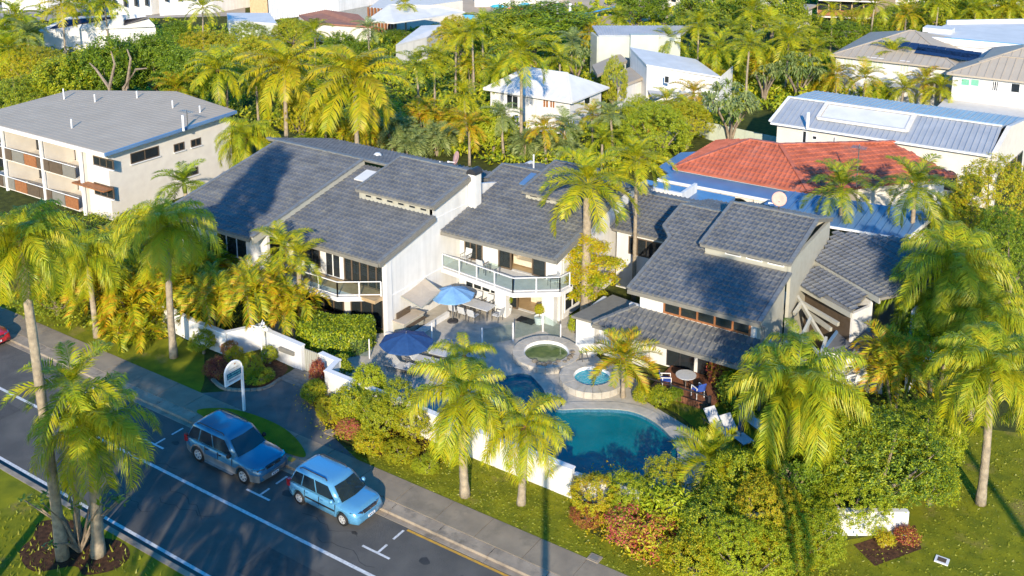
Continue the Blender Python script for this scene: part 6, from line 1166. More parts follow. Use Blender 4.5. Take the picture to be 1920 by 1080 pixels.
# ---------------------------------------------------------------- vehicles
def paint(name, c, c2=None): return mat(name, c, c2 or c, .28, 2, spec=.5, coat=.8, metal=.25)
def car(name, label, loc, rz, Lc, Wc, Hc, belt, hood, cowl, rear_top, rr, wx, body, lower=None, cat='car', rack=False, tail=0., plate=True, steps=False, roof_in=.20, front_drop=.10, lamps_red=True):
    """x forward; cowl: x of windscreen base; rear_top: x of the roof's rear edge"""
    t = thing(name, label, cat, loc, rz); hl = Lc / 2; hw = Wc / 2; ar = rr * 1.22
    def arch(x):
        z = .24 if rr < .32 else .30
        for w in wx:
            if abs(x - w) < ar: z = max(z, rr + math.sqrt(ar * ar - (x - w) ** 2) - .02)
        return z
    xs = sorted(set([round(-hl + Lc * i / 30, 3) for i in range(31)] + [round(w + s * ar * c, 3) for w in wx for s in (-1, 1) for c in (1.001, .96, .85, .6, .3, 0)] + [round(cowl, 3)]))
    def topz(x):
        if x > cowl: s = (x - cowl) / (hl - cowl); return hood - front_drop * s ** 2 * 1.2 - (.10 if s > .985 else 0)
        return belt + tail * max(0, (-x - hl * .2) / hl)
    def half(x):
        s = max(0, (abs(x) - hl * .72) / (hl * .28)); return hw * (1 - .17 * s ** 2.2)
    rings = []
    for x in xs:
        w = half(x); zb = arch(x); zt = topz(x); zm = max(zb + .04, zt * .62); e = .05 * max(0, (abs(x) - hl * .93) / (hl * .07))
        rings.append([(x, -w + .04, zb), (x, -w - .0, zb + .03), (x, -w - .012, zm), (x, -w + .03, zt - .10 - e), (x, -w + .11, zt - .015 - e), (x, -w * .45, zt + .02 - e), (x, 0, zt + .03 - e), (x, w * .45, zt + .02 - e), (x, w - .11, zt - .015 - e), (x, w - .03, zt - .10 - e), (x, w + .012, zm), (x, w, zb + .03), (x, w - .04, zb), (x, 0, max(zb, .24))])
    o = part('body', MB().loft(rings), body, t, local=True, smooth=True); m = o.modifiers.new('smooth', 'BEVEL'); o.modifiers.remove(m)
    if lower: part('lower_cladding', MB().loft([[(x, s * (half(x) + .012), arch(x) - .01), (x, s * (half(x) + .022), arch(x) + .02), (x, s * (half(x) + .02), max(arch(x) + .07, .58))] for x in xs] if False else [[(x, -(half(x) + .016), arch(x) - .005), (x, -(half(x) + .026), max(arch(x) + .06, .60)), (x, -(half(x) - .02), max(arch(x) + .06, .60) + .01), (x, -(half(x) - .02), arch(x))] for x in xs]), lower, t, local=True, smooth=False); part('lower_cladding', MB().loft([[(x, (half(x) + .016), arch(x) - .005), (x, (half(x) - .02), arch(x)), (x, (half(x) - .02), max(arch(x) + .06, .60) + .01), (x, (half(x) + .026), max(arch(x) + .06, .60))] for x in xs]), lower, t, local=True)
    part('underbody', MB().box(-hl * .9, hl * .9, -hw * .7, hw * .7, .2, belt * .6), 'black', t, local=True)
    # greenhouse
    ft = cowl - (Hc - belt) * .95; rt = rear_top; wb = hw - .06; wt = hw - roof_in; rb = -hl + .10
    def ring(z, xf, xr, w, c=.14): return [(xr, -w + c, z), (xr + c * .6, -w, z), ((xf + xr) / 2, -w - .01, z), (xf - c * .8, -w, z), (xf, -w + c * 1.2, z), (xf + .05, 0, z), (xf, w - c * 1.2, z), (xf - c * .8, w, z), ((xf + xr) / 2, w + .01, z), (xr + c * .6, w, z), (xr, w - c, z), (xr - .02, 0, z)]
    rg = [ring(belt - .06, cowl + .02, rb, wb), ring(belt + (Hc - .07 - belt) * .5, (cowl + ft) / 2 + .02, (rb + rt) / 2 - .02, (wb + wt) / 2 + .01), ring(Hc - .09, ft + .04, rt - .03, wt + .02), ring(Hc - .03, ft - .06, rt + .05, wt - .05), ring(Hc, ft - .25, rt + .22, wt - .22)]
    part('cabin', MB().loft(rg), body, t, local=True, smooth=True)
    z0, z1 = belt + .02, Hc - .12; k0 = (z0 - belt + .06) / (Hc - .09 - belt + .06); k1 = (z1 - belt + .06) / (Hc - .03 - belt)
    def side(x0, x1, xt0, xt1, s, off=.02):
        w0 = wb + (wt + .02 - wb) * k0 + off; w1 = wb + (wt + .02 - wb) * .93 + off
        return MB().add([(x0, s * w0, z0), (x1, s * w0, z0), (xt1, s * w1, z1), (xt0, s * w1, z1)], [(0, 1, 2, 3) if s < 0 else (3, 2, 1, 0)])
    fx0 = cowl - .20; fx1 = ft - .10; n3 = [(.0, .40), (.43, .74), (.77, 1.)]; Lb = fx0 - (rb + .14); Lt = fx1 - (rt + .10)
    for s in (-1, 1):
        for a, b in n3: part('side_window', side(fx0 - Lb * b, fx0 - Lb * a, fx1 - Lt * b, fx1 - Lt * a, s), 'cglass', t, local=True)
        part('mirror', MB().lathe([(.01, -.1), (.09, -.06), (.1, .03), (.05, .09), (.01, .1)], (cowl - .28, s * (hw + .06), belt + .06), 8), body if not lower else 'black', t, local=True, smooth=True)
        for xh in (.05, -.78): part('door_handle', MB().box(xh - .07 + cowl - .95, xh + .07 + cowl - .95, min(s * (hw + .005), s * (hw + .035)), max(s * (hw + .005), s * (hw + .035)), belt - .17, belt - .13), 'black' if lower else body, t, local=True)
        for xj in (cowl - .16, cowl - 1.05, cowl - 1.85): part('door_seam', MB().box(xj - .008, xj + .008, min(s * (hw - .01), s * (hw + .016)), max(s * (hw - .01), s * (hw + .016)), .42, belt - .05), 'black', t, local=True)
        part('side_strip', MB().box(-wx[1] * 0 + wx[1] + rr * 1.35 if wx[1] < wx[0] else wx[0] + rr * 1.35, (wx[0] if wx[1] < wx[0] else wx[1]) - rr * 1.35, min(s * hw, s * (hw + .03)), max(s * hw, s * (hw + .03)), .50, .56), 'black' if not lower else lower, t, local=True)
        part('headlight', MB().loft([[(hl - .34, s * (hw - .05), hood - .27), (hl - .34, s * (hw - .05), hood - .12), (hl - .3, s * (hw - .2), hood - .10), (hl - .3, s * (hw - .2), hood - .27)], [(hl - .10, s * (hw - .14), hood - .28), (hl - .12, s * (hw - .15), hood - .15), (hl - .02, s * (hw - .46), hood - .15), (hl + .0, s * (hw - .46), hood - .28)]]), 'chrome', t, local=True)
        part('tail_light', MB().box(-hl - .0, -hl + .16, min(s * (hw - .18), s * (hw - .045)), max(s * (hw - .18), s * (hw - .045)), belt - .28, belt + .02), paint('red_lens_' + name, (.35, .01, .01)), t, local=True)
        if rack: part('roof_rail', MB().tube([(ft - .25, s * (wt - .08), Hc - .02), (ft - .35, s * (wt - .08), Hc + .06), (rt + .35, s * (wt - .08), Hc + .06), (rt + .2, s * (wt - .08), Hc - .02)], .022, 6), 'dark', t, local=True)
        if steps: part('side_step', MB().box(wx[1] + .5, wx[0] - .5, min(s * (hw - .02), s * (hw + .14)), max(s * (hw - .02), s * (hw + .14)), .26, .31), 'chrome', t, local=True)
    part('windscreen', MB().add([(cowl + .06, -wb + .12, z0 - .0), (cowl + .13, 0, z0 - .0), (cowl + .06, wb - .12, z0 - .0), (ft + .12, wt - .10, z1 + .0), (ft + .17, 0, z1 + .0), (ft + .12, -wt + .10, z1 + .0)], [(0, 1, 4, 5), (1, 2, 3, 4)]), 'cglass', t, local=True)
    part('rear_window', MB().add([(rb - .03, wb - .2, z0 + .02), (rb - .03, -wb + .2, z0 + .02), (rt - .06, -wt + .12, z1), (rt - .06, wt - .12, z1)], [(0, 1, 2, 3)]), 'cglass', t, local=True)
    part('front_bumper', MB().loft([[(hl - .28, -hw + .02, .30), (hl - .28, -hw + .0, .52), (hl - .34, -hw + .1, .54), (hl - .34, -hw + .1, .30)], [(hl - .02, -hw * .72, .28), (hl + .0, -hw * .72, .52), (hl - .12, -hw * .7, .54), (hl - .12, -hw * .7, .28)], [(hl + .05, 0, .28), (hl + .07, 0, .52), (hl - .1, 0, .54), (hl - .1, 0, .28)], [(hl - .02, hw * .72, .28), (hl + .0, hw * .72, .52), (hl - .12, hw * .7, .54), (hl - .12, hw * .7, .28)], [(hl - .28, hw - .02, .30), (hl - .28, hw, .52), (hl - .34, hw - .1, .54), (hl - .34, hw - .1, .30)]]), lower or body, t, local=True)
    gr = part('grille', MB().box(hl - .08, hl + .012, -hw * .42, hw * .42, hood - .27, hood - .15), 'dark', t, local=True)
    for k in range(2): part('grille_bar', MB().box(hl + .012, hl + .022, -hw * .42, hw * .42, hood - .25 + k * .05, hood - .237 + k * .05), 'chrome', gr, local=True)
    part('badge', MB().tube([(hl + .02, 0, hood - .21), (hl + .04, 0, hood - .21)], .045, 10), 'chrome', gr, local=True)
    pl_ = part('number_plate', MB().box(hl + .07, hl + .085, -.19, .19, .36, .46), 'trim', t, local=True)
    part('plate_print', MB().box(hl + .085, hl + .088, -.14, -.07, .385, .435).box(hl + .085, hl + .088, -.04, .03, .385, .435).box(hl + .085, hl + .088, .06, .13, .385, .435), 'navy', pl_, local=True)
    for k in (-1, 1): part('wiper', MB().bar((cowl + .03, k * .1 + .15, z0 + .0), (cowl - .14, k * .1 + .45 * k - .1, z0 + .16), .02), 'black', t, local=True)
    for i, w in enumerate(wx):
        for s in (-1, 1):
            y = s * (hw - .11); pr2 = [(rr * .55, -.1), (rr * .95, -.1), (rr, -.06), (rr, .06), (rr * .95, .1), (rr * .55, .1)]
            m = MB().lathe(pr2, (0, 0, 0), 20); m.v = [(w + a, y + c, rr + b) for a, b, c in m.v]; wh = part('wheel', m, 'black', t, local=True, smooth=True)
            m = MB(); yo = y + s * .085
            for k in range(6): a = k * math.pi / 3; m.bar((w, yo, rr), (w + math.cos(a) * rr * .6, yo, rr + math.sin(a) * rr * .6), rr * .16, .03, up=(0, 1, 0))
            m2 = MB().lathe([(rr * .62, -.02), (rr * .62, .02), (rr * .54, .02), (rr * .54, -.02), (rr * .62, -.02)], (0, 0, 0), 20); m.add([(w + a, yo + c, rr + b) for a, b, c in m2.v], m2.f)
            m3 = MB().lathe([(0.001, .03), (rr * .16, .02), (rr * .16, -.02)], (0, 0, 0), 10); m.add([(w + a, yo + c * s, rr + b) for a, b, c in m3.v], m3.f); part('rim', m, 'rim', wh, local=True)
            part('brake_disc', MB().tube([(w, yo - s * .05, rr), (w, yo - s * .03, rr)], rr * .5, 14), 'dark', wh, local=True)
    return t
suvp = paint('slate_car_paint', (.03, .13, .24)); clad_ = mat('silver_car_cladding', (.24, .23, .22), None, .4, 3, metal=.4); hatchp = paint('light_blue_car_paint', (.09, .27, .46)); redp = paint('red_car_paint', (.50, .015, .03))
car('parked_car', 'dark teal four wheel drive wagon with grey lower cladding parked by the grass island', (-31.75, 26.52, ZR), R_(-.5), 4.6, 1.86, 1.66, 1.0, .98, .95, -1.85, .36, (1.42, -1.4), suvp, clad_, rack=True, steps=True)
car('parked_car', 'light blue hatchback parked in front of the four wheel drive wagon', (-26.2, 26.72, ZR), R_(-1.5), 3.85, 1.70, 1.46, .86, .84, 1.0, -1.55, .285, (1.2, -1.2), hatchp, None, rack=True, tail=.02)
car('parked_car', 'red car cut off by the left edge of the photo', (-52.35, 26.6, ZR), 0, 4.3, 1.72, 1.35, .84, .80, .85, -1.2, .30, (1.3, -1.3), redp, None)
# ---------------------------------------------------------------- signs, lamps, furniture
sx, sy, _ = P(458, 770); sg = thing('resort_sign', 'white arched hotel sign board with a teal band on a white post', 'sign', (sx, sy, 0))
part('post', MB().box(sx - .055, sx + .055, sy - .05, sy + .05, 0, 2.3), 'trim', sg)
bw, z0_ = 1.0, 1.72; y0s = sy - bw; pts = [(y0s, z0_), (sy, z0_)] + [(sy - bw / 2 + bw / 2 * math.cos(t * math.pi / 12), 2.25 + .5 * math.sin(t * math.pi / 12)) for t in range(13)]
def plate(pts, x0, x1): n_ = len(pts); return MB().add([(x0, p[0], p[1]) for p in pts] + [(x1, p[0], p[1]) for p in pts], [tuple(range(n_))[::-1], tuple(range(n_, 2 * n_))] + [(i, (i + 1) % n_, n_ + (i + 1) % n_, n_ + i) for i in range(n_)])
part('board', plate(pts, sx - .03, sx + .02), mat('sign_face', (.62, .63, .62), None, .5), sg)
part('frame', MB().tube([(sx, p[0], p[1]) for p in pts + [pts[0]]], .05, 6), 'trim', sg)
part('band', MB().box(sx + .02, sx + .028, y0s + .1, sy - .06, 1.98, 2.27), mat('teal_sign', (.005, .09, .17), None, .5), sg)
rs_ = np.random.default_rng(4)
def marks(y0, y1, z, h, m, wd):
    """rows of small letter sized strokes, as far as the photograph lets them be read"""
    mb = MB(); y = y0
    while y < y1:
        w = rs_.uniform(.025, .05) * wd; k = rs_.integers(3)
        mb.box(sx + .028, sx + .034, y, y + .014, z, z + h)
        if k: mb.box(sx + .028, sx + .034, y, y + w, z + h * (.4 if k == 1 else .86), z + h * (.4 if k == 1 else .86) + .014)
        if k != 1: mb.box(sx + .028, sx + .034, y + w - .014, y + w, z, z + h * .9)
        y += w + .03 + (.06 if rs_.random() < .18 else 0)
    part('lettering', mb, m, sg)
marks(y0s + .16, sy - .14, 2.15, .07, 'teal_text', .6); marks(y0s + .14, sy - .12, 2.02, .07, 'teal_text', .6); marks(y0s + .2, sy - .2, 1.83, .07, 'navy', .7); marks(y0s + .2, sy - .22, 2.38, .08, 'clad', .9)
part('emblem', MB().box(sx + .02, sx + .028, sy - .45, sy - .36, 2.58, 2.64), 'timber', sg); part('thin_rule', MB().box(sx + .02, sx + .027, y0s + .2, sy - .2, 2.31, 2.322), 'navy', sg)
# three globe garden lamp
gl = thing('garden_lamp', 'white post lamp with three small globes behind the name plate wall', 'lamp', (-37.3, 33.2, 0)); part('pole', MB().tube([(-37.3, 33.2, 0), (-37.3, 33.2, 2.0)], .04, 8), 'trim', gl)
for a in (0, 2.1, 4.2):
    e = (-37.3 + .42 * math.cos(a), 33.2 + .42 * math.sin(a)); part('arm', MB().tube([(-37.3, 33.2, 1.9), (e[0], e[1], 2.1), (e[0], e[1], 2.0)], .025, 6), 'trim', gl)
    part('globe', MB().lathe([(.01, -.11), (.09, -.07), (.12, 0), (.09, .07), (.01, .11)], (e[0], e[1], 1.9), 12), 'trim', gl, smooth=True)
def parasol(c, r, h, m, label, n=8, tilt=0):
    t = thing('parasol', label, 'parasol', (c[0], c[1], 0)); part('pole', MB().tube([(c[0], c[1], .03), (c[0], c[1], h + .1)], .03, 8), 'steel', t); part('base', MB().lathe([(.01, .1), (.2, .1), (.3, .06), (.32, 0)], (c[0], c[1], .02), 16), 'dark', t, smooth=True)
    for k in range(n):
        a0, a1 = 2 * math.pi * k / n, 2 * math.pi * (k + 1) / n; f = lambda a, q, z: (c[0] + math.cos(a) * r * q, c[1] + math.sin(a) * r * q, z)
        am = (a0 + a1) / 2; part('canopy_panel', MB().add([(c[0], c[1], h), f(a0, .5, h - .20), f(am, .47, h - .23), f(a1, .5, h - .20), f(a0, 1, h - .48), f(am, .91, h - .50), f(a1, 1, h - .48), f(a0, 1, h - .53), f(am, .95, h - .55), f(a1, 1, h - .53)], [(0, 1, 2), (0, 2, 3), (1, 4, 5, 2), (2, 5, 6, 3), (4, 7, 8, 5), (5, 8, 9, 6)]), m, t)
        part('rib', MB().bar((c[0], c[1], h - .02), f(a0, 1, h - .50), .02), 'steel', t)
    return t
c1 = P(849, 603); parasol(c1, 1.25, 2.1, 'sky_canvas', 'light blue parasol over the patio dining table'); c2 = P(762, 640, 1.5); parasol((c2[0], c2[1]), 1.38, 1.95, 'navy', 'navy blue parasol in shade beside the sun loungers')
def lounger(x, y, rz, label, m='sand'):
    t = thing('sun_lounger', label, 'sun lounger', (x, y, .02), rz, 'sun loungers around the pool')
    part('seat', MB().box(-.30, .30, -.95, .25, .26, .30), 'lfab' if 'lfab' in M else 'trim', t, local=True); part('backrest', MB().add([(-.3, .25, .28), (.3, .25, .28), (.3, .78, .78), (-.3, .78, .78), (-.3, .28, .24), (.3, .28, .24), (.3, .81, .74), (-.3, .81, .74)], [(0, 1, 2, 3), (7, 6, 5, 4), (0, 4, 5, 1), (1, 5, 6, 2), (2, 6, 7, 3), (3, 7, 4, 0)]), 'lfab', t, local=True)
    part('frame', MB().bar((-.33, -1, .27), (-.33, .85, .27), .04).bar((.33, -1, .27), (.33, .85, .27), .04), 'steel', t, local=True)
    for a in (-.31, .31):
        for b in (-.85, .7): part('leg', MB().bar((a, b, 0), (a, b, .26), .035), 'steel', t, local=True)
    return t
M['lfab'] = mat('sling_fabric', (.50, .51, .52), (.42, .43, .45), .7, 8)
for px, py, lb in ((754, 696, 'leftmost sun lounger beside the navy parasol'), (789, 682, 'middle sun lounger beside the navy parasol'), (820, 670, 'rightmost sun lounger beside the navy parasol')): x, y, _ = P(px, py); lounger(x, y, R_(98), lb)
tb = thing('side_table', 'small white table between the sun loungers and the navy parasol', 'table', P(770, 698)); x, y, _ = P(770, 698); part('top', MB().box(x - .25, x + .25, y - .2, y + .2, .36, .40), 'trim', tb)
for a in (-.2, .2):
    for b in (-.16, .16): part('leg', MB().bar((x + a, y + b, 0), (x + a, y + b, .36), .03), 'steel', tb)
for px, py, lb in ((1348, 808, 'left blue grey sunbed on the lawn beyond the pool'), (1378, 822, 'second blue grey sunbed on the lawn under the drooping palm'), (1412, 800, 'sunbed with raised back under the drooping palm')): x, y, _ = P(px, py); lounger(x, y, R_(60), lb)
fu = thing('closed_parasol', 'closed navy parasol standing between the lawn sunbeds', 'parasol', P(1388, 830)); x, y, _ = P(1388, 830); part('pole', MB().tube([(x, y, 0), (x, y, 2.0)], .03, 6), 'steel', fu); part('folded_canopy', MB().lathe([(.16, .6), (.13, 1.0), (.10, 1.5), (.02, 2.0)], (x, y, 0), 10), 'navy', fu, smooth=True)
def chair(x, y, rz, label, seat='lfab', group='dining chairs on the patio', frame='steel', z=.03):
    t = thing('outdoor_chair', label, 'chair', (x, y, z), rz, group); part('seat', MB().box(-.23, .23, -.22, .24, .36, .39), seat, t, local=True); part('backrest', MB().add([(-.23, .24, .38), (.23, .24, .38), (.22, .36, .80), (-.22, .36, .80), (-.23, .27, .36), (.23, .27, .36), (.22, .39, .78), (-.22, .39, .78)], [(0, 1, 2, 3), (7, 6, 5, 4), (0, 4, 5, 1), (1, 5, 6, 2), (2, 6, 7, 3), (3, 7, 4, 0)]), seat, t, local=True)
    for a in (-.22, .22):
        part('armrest', MB().bar((a, -.2, .56), (a, .3, .56), .035), frame, t, local=True)
        for b in (-.2, .22): part('leg', MB().bar((a, b, 0), (a, b, .56), .03), frame, t, local=True)
    return t
def table(name, label, c, w, d, h=.62, top='trim', z=.03, rz=0, leg='steel', round_=0):
    t = thing(name, label, 'table', (c[0], c[1], z), rz); part('top', MB().box(-w / 2, w / 2, -d / 2, d / 2, h, h + .04) if not round_ else MB().lathe([(.01, h + .03), (w / 2, h + .03), (w / 2, h), (.01, h)], (0, 0, 0), 20), top, t, local=True)
    if round_: part('leg', MB().tube([(0, 0, 0), (0, 0, h)], .04, 8), leg, t, local=True)
    else:
        for a in (-1, 1):
            for b in (-1, 1): part('leg', MB().bar((a * (w / 2 - .08), b * (d / 2 - .08), 0), (a * (w / 2 - .08), b * (d / 2 - .08), h), .05), leg, t, local=True)
    return t
dt = P(893, 592); table('dining_table', 'long outdoor dining table under the light blue parasol', (dt[0], dt[1] + .1), 2.0, .9, top='lfab')
for k, (dx, dy, r_, lb) in enumerate(((-1.0, -.75, 180, 'leftmost dining chair on the pool side of the long table'), (-.35, -.75, 180, 'second dining chair from the left on the pool side'), (.3, -.75, 180, 'third dining chair from the left on the pool side'), (1.35, 0, -90, 'dining chair at the right end of the long table'), (-.7, .85, 0, 'dining chair behind the long table on the left'), (0.1, .85, 0, 'dining chair behind the long table in the middle'), (.8, .85, 0, 'dining chair behind the long table on the right'))): chair(dt[0] + dx, dt[1] + .1 + dy, R_(r_), lb)
tq = P(614, 592, 0); 
table('dining_table', 'square brown topped table under the left balcony end', (-38.1, 37.9), 1.0, .9, .66, top='timber', leg='trim')
for dx, dy, r_, lb in ((-.2, -.75, 180, 'chair in front of the brown topped table'), (.75, 0, -90, 'chair right of the brown topped table'), (-.8, 0, 90, 'chair left of the brown topped table')): chair(-38.1 + dx, 37.9 + dy, R_(r_), lb, 'timber', 'chairs round the brown table', 'trim')
# bbq bench, awning, planters
ab = thing('awning', 'square taupe canvas awning fixed to the tall gable wall', 'awning', (-33.6, 40.5, 0))
q = [P(729, 542, 1.95), P(790, 578, 1.72), P(826, 546, 1.85), P(792, 519, 2.15)]; part('canvas', MB().slab(q, .05), 'awn', ab)
for i in range(4): part('frame', MB().bar(q[i], q[(i + 1) % 4], .06), 'clad', ab)
for i in (0, 3): part('wall_bracket', MB().bar(q[i], (-33.7, q[i][1] + .1, q[i][2] - .1), .05), 'steel', ab)
for i in (1, 2): part('support_arm', MB().bar(q[i], (-33.68, q[i][1] + .6, 1.0), .04), 'steel', ab)
bq = thing('barbecue_bench', 'dark barbecue bench with open lid below the taupe awning', 'barbecue', (-33.0, 40.0, 0))
part('counter', MB().box(-33.66, -32.9, 39.3, 41.0, .02, .72), 'clad', bq); part('worktop', MB().box(-33.68, -32.84, 39.25, 41.05, .72, .78), 'awn', bq); part('lid', MB().bar((-33.55, 39.5, .95), (-33.55, 40.6, .95), .08, .34), 'bronze', bq); part('shelf', MB().box(-32.84, -32.6, 39.4, 40.9, .55, .60), 'bronze', bq)
lk = thing('planter_kerb', 'low white rendered kerb along the gable wall', 'kerb', (-32.6, 41, 0)); part('kerb_block', MB().box(-33.7, -32.3, 38.6, 38.8, 0, .34).box(-32.5, -32.3, 38.8, 42.6, 0, .3), 'white', lk)
def planter(px, py, label, m='hedge'):
    x, y, _ = P(px, py); t = thing('potted_plant', label, 'potted plant', (x, y, .02)); part('pot', MB().lathe([(.01, 0), (.22, 0), (.30, .42), (.27, .42), (.25, .36), (.01, .36)], (0, 0, 0), 16), 'trim', t, local=True, smooth=False); part('stem', MB().tube([(0, 0, .34), (0, 0, .62)], .03, 5), 'bark', t, local=True)
    inst('foliage', crown_leaf('med', m, 1), t, Matrix.Translation((0, 0, .82)) @ Matrix.Scale(.34, 4)); return t
planter(951, 588, 'round topped potted plant beside the left white pillar'); planter(1011, 607, 'spiky potted plant between the white pillar and the door mat', 'bushy'); planter(800, 572, 'small potted plant at the foot of the gable wall behind the awning')
for px, py, w, lb in ((987, 602, .55, 'dark door mat before the ground floor entrance'), (785, 612, .65, 'dark mat in front of the barbecue'), (1082, 712, .4, 'dark mat beside the spa')):
    x, y, _ = P(px, py); tag(part('door_mat', MB().box(x - w, x + w, y - .32, y + .32, .03, .045), 'dark'), lb, 'mat')
# glass pool fence: posts and panels
gf = thing('pool_fence', 'frameless glass pool fence with slim white posts around the patio', 'fence', (-31, 39, 0))
fp_ = [(640, 668), (693, 672), (810, 640), (904, 650), (962, 640), (1018, 622), (1051, 643)]; fq = [Vector(P(*p)) for p in fp_]
for i, p in enumerate(fq): part('post', MB().tube([(p.x, p.y, 0), (p.x, p.y, 1.08)], .035, 8), 'trim', gf)
for i in (0, 1, 3, 4, 5):
    a, b = fq[i], fq[i + 1]
    if i == 1: continue
    part('glass_panel', MB().bar(a.lerp(b, .06) + Vector((0, 0, .55)), a.lerp(b, .94) + Vector((0, 0, .55)), .012, .9), 'glass', gf)
for pts, lb in ((((828, 668), (880, 665)), 'steel handrail on the patio steps near the pond'), (((1092, 690), (1104, 688)), 'curved steel handrail at the spa')):
    a, b = Vector(P(*pts[0])), Vector(P(*pts[1])); d = (b - a); h = .95; t = thing('handrail', lb, 'handrail', a); o = Vector((.0, .0, 0))
    part('rail', MB().tube([a, a + Vector((0, 0, h * .8)), a + d * .15 + Vector((0, 0, h)), a + d * .6 + Vector((0, 0, h * .85)), b + Vector((0, 0, h * .35)), b], .025, 8), 'steel', t, smooth=True)
# timber deck with its furniture at the right house
dk = thing('timber_deck', 'raised brown timber deck outside the right house', 'deck', (-17.9, 42.6, 0))
for k in range(26): part('deck_board', MB().box(-19.4, -16.2, 41.45 + k * .125, 41.56 + k * .125, .0, .16), 'deck', dk)
for k in range(24): part('screen_slat', MB().box(-19.35 + k * .13, -19.24 + k * .13, 41.36, 41.4, -.0, .34), 'deck', dk)
part('rail', MB().bar((-19.4, 41.4, .75), (-16.2, 41.4, .75), .05).bar((-16.2, 41.4, 0), (-16.2, 41.4, .8), .12).bar((-19.4, 41.4, 0), (-19.4, 41.4, .8), .06), 'dark', dk)
table('cafe_table', 'round glass topped table on the timber deck', (-17.9, 42.5), 1.0, 1.0, .68, 'lfab', .16, round_=1)
chair(-18.75, 42.15, R_(120), 'blue cushioned chair left of the round deck table', 'blue', 'chairs on the timber deck', 'trim', .16) if M.setdefault('blue', mat('blue_cushion', (.04, .10, .45), None, .8, 4)) else 0
chair(-17.1, 42.1, R_(-120), 'blue cushioned chair right of the round deck table', 'blue', 'chairs on the timber deck', 'trim', .16)
# balcony furniture
for x, y, r_, lb in ((-32.9, 45.0, 0, 'chair at the left end of the middle balcony'), (-31.4, 44.6, 180, 'chair in front of the white panel on the middle balcony'), (-27.0, 45.0, -40, 'chair at the right end of the middle balcony')): chair(x, y, R_(r_), lb, 'lfab', 'balcony chairs', 'steel', 2.25)
table('balcony_table', 'small table on the middle balcony', (-30.6, 44.4), .8, .6, .55, 'glass', 2.25)
for x, y, r_, lb in ((-40.6, 38.4, 0, 'leftmost pale chair on the left balcony'), (-39.8, 38.4, 0, 'middle pale chair on the left balcony'), (-39.0, 38.4, 0, 'rightmost pale chair on the left balcony')): chair(x, y, R_(r_), lb, 'lfab', 'balcony chairs', 'steel', 2.25)
# sofa inside the open balcony door
sf = thing('sofa', 'cream sofa with a cushion seen through the open balcony doors', 'sofa', (-29.4, 46.8, 2.25)); part('seat', MB().box(-.85, .75, -.45, .4, .08, .40), 'cushion', sf, local=True); part('backrest', MB().box(-.85, .75, .4, .62, .08, .78), 'cushion', sf, local=True); part('armrest', MB().box(.75, .95, -.45, .62, .08, .55), 'cushion', sf, local=True); part('armrest', MB().box(-1.05, -.85, -.45, .62, .08, .55), 'cushion', sf, local=True); part('cushion', MB().bar((-.35, .3, .6), (.1, .28, .62), .3, .3), 'dark', sf, local=True)
rs = thing('reception_desk', 'cream desk inside the ground floor entrance', 'desk', (-28.9, 47, .03)); part('counter', MB().box(-.6, .6, -.25, .25, 0, .8), 'cushion', rs, local=True); part('top', MB().box(-.65, .65, -.3, .3, .8, .85), 'trim', rs, local=True)
# coloured clothes rack inside the right house window
cr = thing('clothes_airer', 'white folding clothes airer behind the timber framed windows', 'clothes airer', (-18.3, 45.6, 2.6))
for k in range(5): part('rod', MB().bar((-.6, -.2 + k * .1, .9 + .04 * (k % 2)), (.6, -.2 + k * .1, .9), .03), 'trim', cr, local=True)
for s in (-.6, .6): part('leg', MB().bar((s, -.25, 0), (s, .25, .95), .03).bar((s, .25, 0), (s, -.25, .95), .03), 'trim', cr, local=True)
part('towel', MB().box(-.2, .15, -.15, -.12, .45, .93), mat('pink_towel', (.6, .12, .25), None, .9), cr, local=True)
# dishes
def dish(px, py, z, rpx, label, yaw):
    c = P(px, py, z); r = rpx / scale_at(c); t = thing('satellite_dish', label, 'satellite dish', (c[0], c[1], z - r), 0); mb = MB().lathe([(.001, -.12 * r), (r * .5, -.07 * r), (r, 0.1 * r), (r * .97, .13 * r), (r * .5, -.03 * r), (.001, -.08 * r)], (0, 0, 0), 20)
    o = part('reflector', mb, 'dish', t, local=True, smooth=True); o.location = (0, 0, r); o.rotation_euler = (R_(72), 0, yaw)
    part('mount', MB().tube([(0, 0, -.9), (0, 0, r * .7)], .05, 6), 'steel', t, local=True); part('feed_arm', MB().tube([(0, 0, r * .3), (-r * 1.1, -r * .5, r * .35)], .03, 5).box(-r * 1.25, -r * 1.0, -r * .6, -r * .4, r * .25, r * .45), 'trim', t, local=True)
dish(856, 296, 7.0, 13, 'faded pink satellite dish above the left house back roof', R_(-35)); dish(1461, 373, 7.4, 14, 'faded pink satellite dish behind the right house ridge', R_(20))
for px, py, z, lb in ((1607, 268, 5.0, 'tall grey antenna mast rising from the terracotta roof'), (1518, 20, 0, '')):
    if lb:
        c = P(px, 330, 4.2); t = thing('antenna_mast', lb, 'antenna', (c[0], c[1], 3.4)); part('mast', MB().tube([(0, 0, 0), (0, 0, 3.0)], .04, 6), 'steel', t, local=True)
        for k in range(5): part('element', MB().bar((-.5, -.3 + k * .15, 2.8), (.5, -.3 + k * .15, 2.8), .02), 'steel', t, local=True)
# street lamp on the near verge, just below the frame: its pole shades the footpath and lawn
lp_ = thing('street_lamp', 'tall grey street lamp on the near verge', 'street lamp', (-9.4, 15.5, 0)); part('pole', MB().tube([(-9.4, 15.5, 0), (-9.4, 15.5, 8.6)], [.19, .13], 10), 'steel', lp_); part('lantern', MB().bar((-9.4, 15.5, 8.55), (-9.4, 17.1, 8.75), .14).box(-9.6, -9.2, 16.9, 17.8, 8.7, 8.85), 'steel', lp_)
